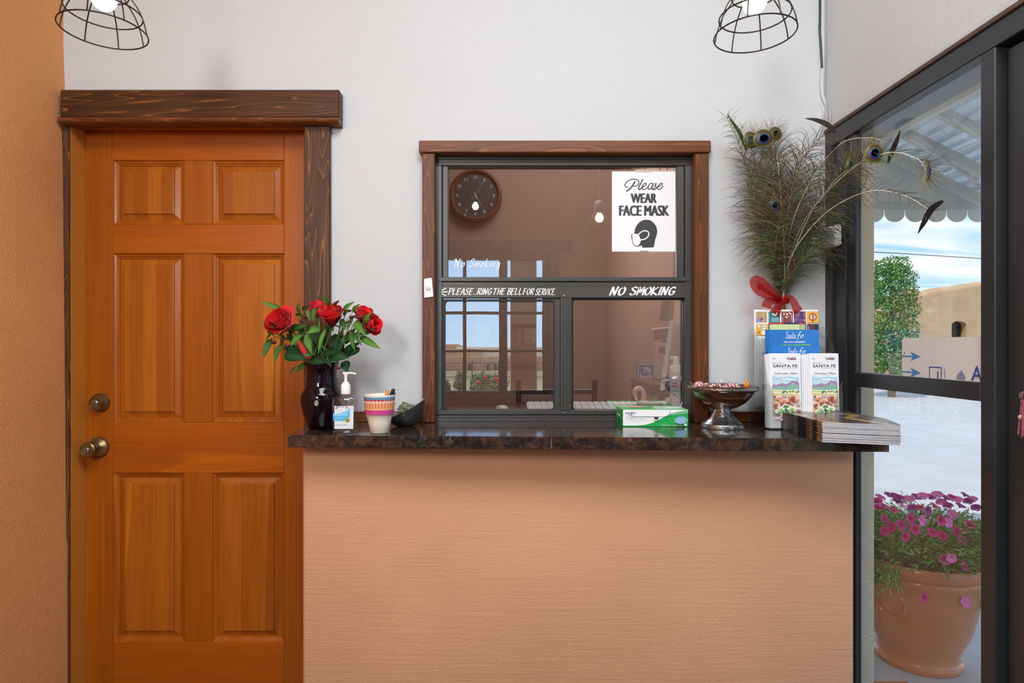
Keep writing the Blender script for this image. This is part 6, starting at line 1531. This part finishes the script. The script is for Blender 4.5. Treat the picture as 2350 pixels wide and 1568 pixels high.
for xx in (.075, .435):
    MB().tube([(xx-.01*(1 if xx < .2 else -1), 3.02, .002), (xx, 3.03, .70), (xx+(.012 if xx > .2 else -.012), 3.05, 1.10)], .0135, 10).build('leg', MET, st, smooth=60); MB().tube([(xx, 2.76, .002), (xx, 2.80, .70)], .0135, 10).build('leg', MET, st, smooth=60)
for z0, z1 in ((1.030, 1.056), (.974, .996)): MB().box(.076, .434, 3.04, 3.054, z0, z1, .004).build('back_slat', MET, st)
MB().box(.07, .44, 2.775, 3.045, .70, .745, .012).build('seat', varied('black_vinyl', lin(24, 24, 26), lin(32, 32, 34), 30, .4), st)
for yy, z in ((2.79, .3), (3.02, .36)): MB().tube([(.07, yy, z), (.44, yy, z)], .009, 8).build('stretcher', MET, st, smooth=60)
tp = thing('paper_strip', 'white paper strip taped at the top of the fixed lower pane', 'paper', P(1500, 690, 2.112))
MB(lin(206, 206, 208)).box(X(1459, 2.11), X(1546, 2.11), 2.1095, 2.1103, Z(690.5, 2.11), Z(683, 2.11), col=lin(206, 206, 208)).build('sheet', MATT, tp)

# ------------------------------------------------------------------ outside the sidelight
CONC = plaster('pale_concrete', lin(198, 196, 192), grain=.004, gscale=30, streak=.004, sdir=(.25, 2.2, 1), blot=.10)
MB().box(1.2301, 120, -2.7, 140, -.3, -.02).build('ground', CONC, kind='structure')
DIRT = varied('dry_grass_field', lin(170, 140, 104), lin(128, 132, 78), .35, .95, det=6)
MB().box(-140, 120, -220, -2.7001, -.3, -.02).build('ground_field', DIRT, kind='structure')
# awning of corrugated metal with scalloped end valance
AWM = varied('grey_galvanised_sheet', lin(206, 208, 208), lin(226, 228, 228), 5, .42, .35); AWP = varied('grey_painted_metal', lin(206, 204, 198), lin(222, 220, 214), 4, .55); AWV = varied('pale_grey_valance', lin(226, 224, 218), lin(236, 234, 228), 5, .6)
aw = thing('metal_awning', 'grey corrugated metal awning with scalloped valance over the entrance', 'awning', (2.3, 3.4, 2.0))
AX0, AY1, AZ0, SL = 2.0, 3.48, 2.41, .5; AX1 = 2.76
def aroof(x, y): return AZ0-SL*(x-AX0)
m = MB(); pit = .062
nx_ = int((AX1-AX0)/pit)
# ribs run along the wall
def corr(u):
    f_ = (u*nx_) % 1; s_ = .016 if .0 <= f_ < .30 else 0
    return s_
xs = []
for i in range(nx_):
    for f_, h in ((0, 0), (.10, .016), (.40, .016), (.50, 0)): xs.append((AX0+(i+f_)*pit, h))
A = [m.v((x, -.5, aroof(x, 0)+.012+h)) for x, h in xs]; B = [m.v((x, AY1, aroof(x, 0)+.012+h)) for x, h in xs]
for i in range(len(A)-1): m.face([A[i], A[i+1], B[i+1], B[i]])
bmesh.ops.solidify(m.bm, geom=list(m.bm.faces), thickness=.0012); m.build('corrugated_sheet', AWM, aw)
for y in (1.7, 2.28, 2.57, 2.85, 3.12, 3.36):
    m = MB(); m.prism([(AX0, y, AZ0-.045), (AX1, y, AZ0-SL*(AX1-AX0)-.045), (AX1, y, AZ0-SL*(AX1-AX0)+.008), (AX0, y, AZ0+.008)], (0, .035, 0)); m.build('rafter', AWP, aw)
MB().box(AX0-.03, AX0-.0005, -.5, AY1, AZ0-.07, AZ0+.02).build('ledger', AWP, aw)
MB().box(1.24, AX0-.031, -.5, AY1, AZ0-.03, AZ0-.01).build('soffit_board', AWP, aw)
# end panel, gutter strip and scallops
zv = CH+(790-481)/F*AY1
m = MB(); m.prism([(AX0, AY1+.001, zv), (AX1, AY1+.001, zv), (AX1, AY1+.001, max(zv+.001, aroof(AX1, 0)+.02)), (AX0, AY1+.001, AZ0+.02)], (0, .004, 0)); m.build('end_panel', AWV, aw)
MB().box(AX0, AX1, AY1-.012, AY1+.0005, zv-.004, zv+.036, .002).build('gutter_strip', AWP, aw)
for y in (2.42, 2.72, 3.0): 
    m = MB(); m.prism([(AX0, y, AZ0-.12), (AX1-.1, y+.34, zv+.07), (AX1-.1, y+.34, zv+.10), (AX0, y, AZ0-.09)], (0, .02, 0)); m.build('brace', AWP, aw)
sw = .1185
for i in range(7):
    x0 = 2.02+i*sw+.022
    if x0+sw > AX1+.1: break
    pts = [(x0+.002, zv-.004), (x0+.002, zv-.022)]+[(x0+sw/2-(sw/2-.002)*math.cos(a*math.pi/12), zv-.022-.050*math.sin(a*math.pi/12)) for a in range(1, 12)]+[(x0+sw-.002, zv-.022), (x0+sw-.002, zv-.004)]
    m = MB(); m.prism([(x, AY1-.001, z) for x, z in pts], (0, .003, 0)); m.build('scallop', AWV, aw)
# terracotta pot of petunias
POTM = base('glazed_terracotta', lin(176, 92, 56), .16, 0, .5)[0]; POTM = varied('glazed_terracotta_pot', lin(206, 126, 82), lin(220, 142, 96), 3, .16)
PY = 2.52; pc_ = Vector((X(2106, PY), PY, -.019)); q = PY/F; Hp = lambda py: Z(py, PY-.2)*1.0+.02
pot = thing('terracotta_pot', 'large glazed terracotta urn full of petunias outside the window', 'pot', pc_)
hs = [(0, 0), (.150, 0), (.155, .006), (.155, .018), (.142, .026), (.138, .040), (.150, .075), (.180, .14), (.200, .22), (.212, .30), (.222, .352), (.232, .362), (.232, .376), (.228, .384), (.238, .394), (.246, .404), (.248, .428), (.240, .440), (.225, .438), (.215, .41), (.20, .395), (0, .39)]
MB().lathe(hs, pc_.x, pc_.y, pc_.z, 64).build('urn', POTM, pot, smooth=50)
mdl = Matrix.Translation(pc_+Vector((-.172, -.103, .27))) @ Matrix.Rotation(-1.03, 4, 'Z') @ Matrix.Rotation(math.pi/2, 4, 'X')
m = MB(); m.lathe([(.058, -.01), (.058, .006), (.052, .010), (.046, .006), (.046, .002), (.036, .002), (.030, .007), (.020, .003), (.012, .008), (0, .010)], seg=36, M=mdl); m.build('medallion', POTM, pot, smooth=50)
MB().lathe([(.200, .396), (.214, .400), (.1, .412), (0, .418)], pc_.x, pc_.y, pc_.z, 32).build('soil', varied('dark_soil', lin(50, 38, 28), lin(76, 58, 42), 60, .95), pot)
pb = thing('pot_tile', 'flat terracotta tile lying beside the urn foot at the stucco pier', 'tile', (1.40, 2.24, -.0195)); MB().box(1.33, 1.52, 2.16, 2.31, -.0195, .005, .003).build('tile', POTM, pb)
pet = thing('petunia_plant', 'bushy petunia with magenta flowers spilling over the terracotta urn', 'plant', pc_+Vector((0, 0, .415)))
rn = random.Random(31); m = MB(); sc0 = pc_+Vector((0, 0, .42))
def sprig(m, p, d0, n=6, L=.075):
    q_ = [p]; d = d0.normalized()
    for j in range(4): d = (d+Vector((rn.uniform(-.2, .2), rn.uniform(-.2, .2), -.10*j))).normalized(); q_.append(q_[-1]+d*L/4)
    m.tube(q_, .0011, 4, False, lin(74, 104, 50))
    for j in range(n):
        b = q_[min(4, int(j/n*5))]; dl = (d+Vector((rn.uniform(-1, 1), rn.uniform(-1, 1), rn.uniform(-.4, .8)))).normalized(); l_ = rn.uniform(.018, .036); sd = dl.cross(Vector((rn.uniform(-1, 1), -1, rn.uniform(-1, 1)))).normalized()*rn.uniform(.0022, .0042)
        c = rn.choice([lin(116, 164, 72), lin(140, 184, 88), lin(96, 138, 68), lin(166, 200, 110)])
        mid = b+dl*l_*.5; m.poly([b, mid+sd, b+dl*l_, mid-sd], c)
for k_ in range(900):
    a = rn.uniform(0, 6.283); r = .235*math.sqrt(rn.random()); h = rn.uniform(.0, .17)*(1-.35*(r/.235)**2)
    p = sc0+Vector((math.cos(a)*r, math.sin(a)*r, h)); sprig(m, p, Vector((math.cos(a)*(.3+r*4), math.sin(a)*(.3+r*4), .7)), 7)
for k_ in range(260):                                                # trailing part over the rim
    t_ = rn.random(); a = rn.uniform(-.9, .25) if k_ % 3 else rn.uniform(3.0, 3.9); rr_ = .24+.03*rn.random()
    drop = t_*(.22 if k_ % 3 else .07)
    p = sc0+Vector((math.cos(a)*rr_, math.sin(a)*rr_, .03-drop)); sprig(m, p, Vector((math.cos(a), math.sin(a), -.5)), 6, .055)
m.build('foliage', LEAFM, pet, kind='stuff', recalc=False)
def flower_mesh(c1, c2):
    m = MB()
    for k_ in range(5):
        def fn(u, v_, k_=k_):
            a = (k_+u)*2*math.pi/5; r = .003+v_*.023*(1-.16*abs(u-.5)*2); z = -.014+.018*v_**.6-.004*v_**3+.002*math.cos(u*2*math.pi)*v_
            return Vector((r*math.cos(a), r*math.sin(a), z))
        m.grid(fn, 4, 4, cf=lambda u, v_: tuple(a*(1-v_)+b*v_ for a, b in zip(c2, c1)))
    bmesh.ops.remove_doubles(m.bm, verts=m.bm.verts, dist=1e-5); me = m.mesh('flower', 60); me.materials.append(ROSEM); return me
FM = [flower_mesh(lin(244, 40, 150), lin(190, 10, 90)), flower_mesh(lin(196, 30, 150), lin(130, 10, 110)), flower_mesh(lin(252, 90, 190), lin(240, 150, 190))]
fpx = [(2020, 1140), (2040, 1135), (2028, 1160), (2062, 1142), (2085, 1145), (2105, 1140), (2110, 1165), (2135, 1140), (2160, 1152), (2175, 1160), (2185, 1140), (2215, 1135), (2232, 1145), (2240, 1165), (2050, 1170), (2090, 1190), (2117, 1195), (2078, 1232), (2160, 1195), (2162, 1230), (2185, 1180), (2195, 1220), (2045, 1210), (2060, 1150), (2150, 1135), (2205, 1160), (2030, 1190), (2168, 1285), (2184, 1282), (2214, 1299), (2215, 1336), (2121, 1372), (2216, 1382), (2225, 1205), (2012, 1150), (2130, 1172), (2072, 1160), (2095, 1165), (2146, 1160), (2172, 1142), (2196, 1146), (2222, 1150), (2015, 1165), (2052, 1138), (2118, 1138), (2068, 1205), (2100, 1215), (2140, 1222), (2176, 1200), (2030, 1220), (2208, 1240)]
for i, (px, py) in enumerate(fpx):
    d = PY-.235*math.sqrt(max(.05, 1-((px-2106)/150)**2))+(.06 if py < 1160 else -.012)-(.07 if py > 1270 else 0)+rn.uniform(-.02, .02)
    p = P(px, py, d); o = link_mesh('flower', FM[(1 if py < 1175 and i % 2 else 0) if i % 4 else 2], pet)
    up = Vector((rn.uniform(-.4, .4), -.75, rn.uniform(.0, .5))) if py > 1170 else Vector((rn.uniform(-.5, .5), -.35, .9))
    o.matrix_local = Matrix.Translation(p-Vector(pet.location)) @ Vector((0, 0, 1)).rotation_difference(up.normalized()).to_matrix().to_4x4() @ Matrix.Scale(rn.uniform(.66, .88), 4)
# tree, adobe building, pole and wire
def leaf_cloud(m, blobs, n, size, cols, rn):
    for (c, r) in blobs:
        c = Vector(c)
        for k_ in range(n):
            v_ = Vector((rn.gauss(0, 1), rn.gauss(0, 1), rn.gauss(0, 1))).normalized()*(.72+.34*rn.random())
            p = c+Vector((v_.x*r[0], v_.y*r[1], v_.z*r[2])); nn = (v_+Vector((rn.uniform(-.9, .9), rn.uniform(-.9, .9), rn.uniform(-.5, .9)))).normalized()
            a = nn.orthogonal().normalized()*size*rn.uniform(.6, 1.3); b = nn.cross(a).normalized()*size*rn.uniform(.35, .7)
            m.poly([p-a, p+b, p+a, p-b], rn.choice(cols))
TD = 15.0; rn = random.Random(77); tx = X(2046, TD)
tree = thing('broadleaf_tree', 'tall bright green bushy tree in front of the adobe building', 'tree', (tx, TD, -.02))
bl = []
for k_ in range(46):
    z = .55+2.75*(k_+.5)/46; w_ = (.60 if z < 2.2 else .60*math.sqrt(max(.04, 1-((z-2.2)/1.25)**2))); a = k_*2.4
    bl.append(((tx+math.cos(a)*w_*.62, TD+math.sin(a)*w_*.62, z), (.26, .26, .22)))
m = MB(); leaf_cloud(m, bl, 260, .035, [lin(96, 140, 58), lin(74, 120, 48), lin(58, 100, 44), lin(128, 166, 78)], rn); m.build('foliage', LEAFM, tree, kind='stuff', recalc=False)
BARK = varied('grey_brown_bark', lin(90, 74, 58), lin(120, 100, 80), 20, .9)
MB().tube([(tx, TD, -.02), (tx+.03, TD, .8), (tx-.02, TD, 1.8), (tx, TD, 2.9)], [.09, .07, .05, .02], 8).build('trunk', BARK, tree, smooth=60)
ab = thing('adobe_building', 'tan adobe building with rounded parapet and small arched window', 'building', (14, 18, -.02))
BD_ = 18.0; top = [(2068, 672), (2090, 664), (2098, 661), (2106, 667), (2122, 668), (2140, 662), (2190, 655), (2250, 646), (2420, 640)]
tp_ = [(X(a, BD_), Z(b, BD_)) for a, b in top]
wx0, wx1, wz0, wz1 = X(2184, BD_), X(2218, BD_), Z(776, BD_), Z(737, BD_)
m = MB()
cxs = sorted([tp_[0][0], wx0, wx1, tp_[-1][0]]); 
def ztop(x):
    for (xa, za), (xb, zb2) in zip(tp_, tp_[1:]):
        if xa <= x <= xb: return za+(zb2-za)*(x-xa)/(xb-xa)
    return tp_[-1][1]
NX = 60; xl, xr = tp_[0][0], tp_[-1][0]
cuts = sorted([xl+(xr-xl)*i/NX for i in range(NX+1)]+[wx0, wx1])
def archz(x): 
    u = (x-wx0)/(wx1-wx0); return wz1-.09*abs(2*u-1)**3
for a, b in zip(cuts, cuts[1:]):
    za, zb2 = ztop(a)-.16, ztop(b)-.16
    col_hole = a >= wx0-1e-6 and b <= wx1+1e-6
    segs = [(-.02, -.02, za, zb2)] if not col_hole else [(-.02, -.02, wz0, wz0), (archz(a), archz(b), za, zb2)]
    for (l0, l1, h0, h1) in segs:
        m.prism([(a, BD_, l0), (b, BD_, l1), (b, BD_, h1), (a, BD_, h0)], (0, .45, 0))
cop = MB()
cop.grid(lambda u, v_: Vector((xl+(xr-xl)*u, BD_+.225-.225*math.cos(v_*math.pi), ztop(xl+(xr-xl)*u)-.16+.16*math.sin(v_*math.pi))), NX, 14); cop.build('parapet', ADOBE, ab, smooth=60)
m.build('wall', ADOBE, ab)
MB().box(xl, xl+.4, BD_+.46, BD_+5, -.02, tp_[0][1]-.05, .05).build('wing_wall', ADOBE, ab)
wf = MB(); 
for r in ((wx0, wx0+.05, wz0, wz1), (wx1-.05, wx1, wz0, wz1), (wx0, wx1, wz1-.10, wz1-.02), (wx0, wx1, wz0, wz0+.05), ((wx0+wx1)/2-.02, (wx0+wx1)/2+.02, wz0, wz1), (wx0, wx1, wz0+.24, wz0+.28)): wf.box(r[0], r[1], BD_+.22, BD_+.27, r[2], r[3])
wfo = wf.build('window_frame', FRM, ab); m = MB(); m.poly([(wx0, BD_+.25, wz0), (wx1, BD_+.25, wz0), (wx1, BD_+.25, wz1), (wx0, BD_+.25, wz1)]); m.build('pane', base('dark_window_pane', lin(60, 64, 70), .06)[0], wfo)
pl_ = thing('utility_pole', 'distant grey utility pole beside the tree top', 'pole', (X(2011, 40), 40, -.02))
MB().tube([(X(2011, 40), 40, -.02), (X(2011, 40), 40, Z(597, 40))], [.13, .10], 8).build('mast', BARK, pl_, smooth=60); MB().box(X(2004, 40), X(2024, 40), 39.85, 40.0, Z(603, 40), Z(600.5, 40)).build('cross_arm', BARK, pl_)
ow = thing('overhead_wire', 'black overhead wire crossing the cloudy sky above the tree', 'wire', P(2130, 586, 13))
MB().tube(cat_rom([P(1700, 570, 14), P(2007, 579, 13), P(2130, 586, 13), P(2247, 593, 13), P(2500, 606, 13)], 4), .008, 6).build('cable', BLK, ow)
# ------------------------------------------------------------------ behind the camera: what the service window mirrors
def RV(px, py, dv, hy=835):
    """point whose mirror image in the tilted lower pane appears at px,py with path length dv"""
    return Vector(((px-CX)/F*dv, 2*D-dv, CH-(py-hy)/F*dv))
rn = random.Random(91)
rb0 = RV(1120, 915, 22); rb0.z = -.02
rbu = thing('rose_bush', 'green rose bush with red blooms outside the rear window', 'bush', rb0)
m = MB(); bl = [((rb0.x+rn.uniform(-.5, .55), rb0.y+rn.uniform(-.4, .4), rn.uniform(.15, .75)), (.24, .24, .2)) for _ in range(22)]
leaf_cloud(m, bl, 70, .05, [lin(70, 112, 54), lin(96, 140, 72), lin(52, 88, 44), lin(132, 166, 104)], rn); m.build('foliage', LEAFM, rbu, kind='stuff', recalc=False)
for (px, py) in ((1114, 872), (1098, 884), (1144, 878), (1146, 886), (1136, 876)): MB(lin(206, 36, 40)).sphere(RV(px, py, 21.4), .085, 9, 6, (1, 1, .8), col=lin(206, 36, 40)).build('bloom', ROSEM, rbu, smooth=60)
for (px, lab, dv, w_, h, cl) in ((1020, 'low dark green shrub farthest from the rose bush', 24, .14, .6, lin(70, 84, 56)), (1055, 'grey green shrub between the dark shrub and the rose bush', 24.5, .14, .95, lin(112, 112, 88)), (1092, 'rounded green shrub touching the rose bush', 25.5, .14, .85, lin(76, 104, 56))):
    c = RV(px, 900, dv); c.z = -.02; t = thing('shrub', lab, 'shrub', c, 'shrubs beyond the rear window'); m = MB()
    leaf_cloud(m, [((c.x+rn.uniform(-w_, w_)*.6, c.y+rn.uniform(-.3, .3), rn.uniform(.1, h*.8)), (.18, .18, .16)) for _ in range(14)], 70, .05, [cl, tuple(1.3*x for x in cl[:3])+(1,), tuple(.7*x for x in cl[:3])+(1,)], rn); m.build('foliage', LEAFM, t, kind='stuff', recalc=False)
fd = 46; f0, f1 = RV(960, 870, fd), RV(1330, 870, fd)
fe = thing('iron_fence', 'thin dark iron picket fence across the field behind the rose bush', 'fence', ((f0.x+f1.x)/2, f0.y, -.02))
m = MB(); x = f0.x
while x < f1.x: m.box(x-.012, x+.012, f0.y-.012, f0.y+.012, -.02, 1.30); x += .13
m.build('picket', MET, fe, kind='stuff')
for z in (1.2, .15): MB().box(f0.x, f1.x, f0.y-.015, f0.y+.015, z, z+.04).build('rail', MET, fe)
for i in range(7): xx = f0.x+(f1.x-f0.x)*i/6; MB().box(xx-.04, xx+.04, f0.y-.04, f0.y+.04, -.02, 1.4).build('post', MET, fe)
bd = 100; bL, bR = RV(940, 848, bd), RV(1168, 848, bd)
sch = thing('pale_adobe_hall', 'long pale adobe hall with flat roof beyond the fence', 'building', ((bL.x+bR.x)/2, bL.y, -.02))
zz_ = lambda py: CH-(py-835)/F*bd
MB().box(bL.x, bR.x+6, bL.y-12, bL.y, -.02, zz_(820), .1).build('lower_wall', PINK_ADOBE, sch); MB().box(bL.x, RV(1104, 0, bd).x, bL.y-16, bL.y-2, -.02, zz_(803), .1).build('middle_wall', ADOBE, sch)
MB().box(RV(1040, 0, bd).x, bR.x+6, bL.y-20, bL.y-5, -.02, zz_(797), .1).build('upper_wall', varied('cream_stucco', lin(226, 208, 180), lin(234, 216, 190), .3, .9), sch); MB().box(bL.x-4, RV(1046, 0, bd).x, bL.y-22, bL.y-6, -.02, zz_(790), .1).build('tower_wall', PINK_ADOBE, sch)
for px in (1063, 1072, 1080, 1088): MB().box(RV(px, 0, bd).x, RV(px+6, 0, bd).x, bL.y-2.0, bL.y-1.9, zz_(807), zz_(804)).build('window_strip', FRM, sch)
for px in (1075, 1117, 1134): MB().box(RV(px, 0, bd).x, RV(px+6, 0, bd).x, bL.y, bL.y+.1, 0, zz_(838)).build('doorway', FRM, sch)
# stucco pier outside the rear window
MB().box(.06, .36, -3.6, -2.85, -.02, 3.2, .01).build('wall_exterior_pier', PINK_ADOBE, kind='structure')
MB().box(-3, 3.0, -3.9, -2.7, 2.75, 2.80).build('roof_rear_canopy', AWP, kind='structure')
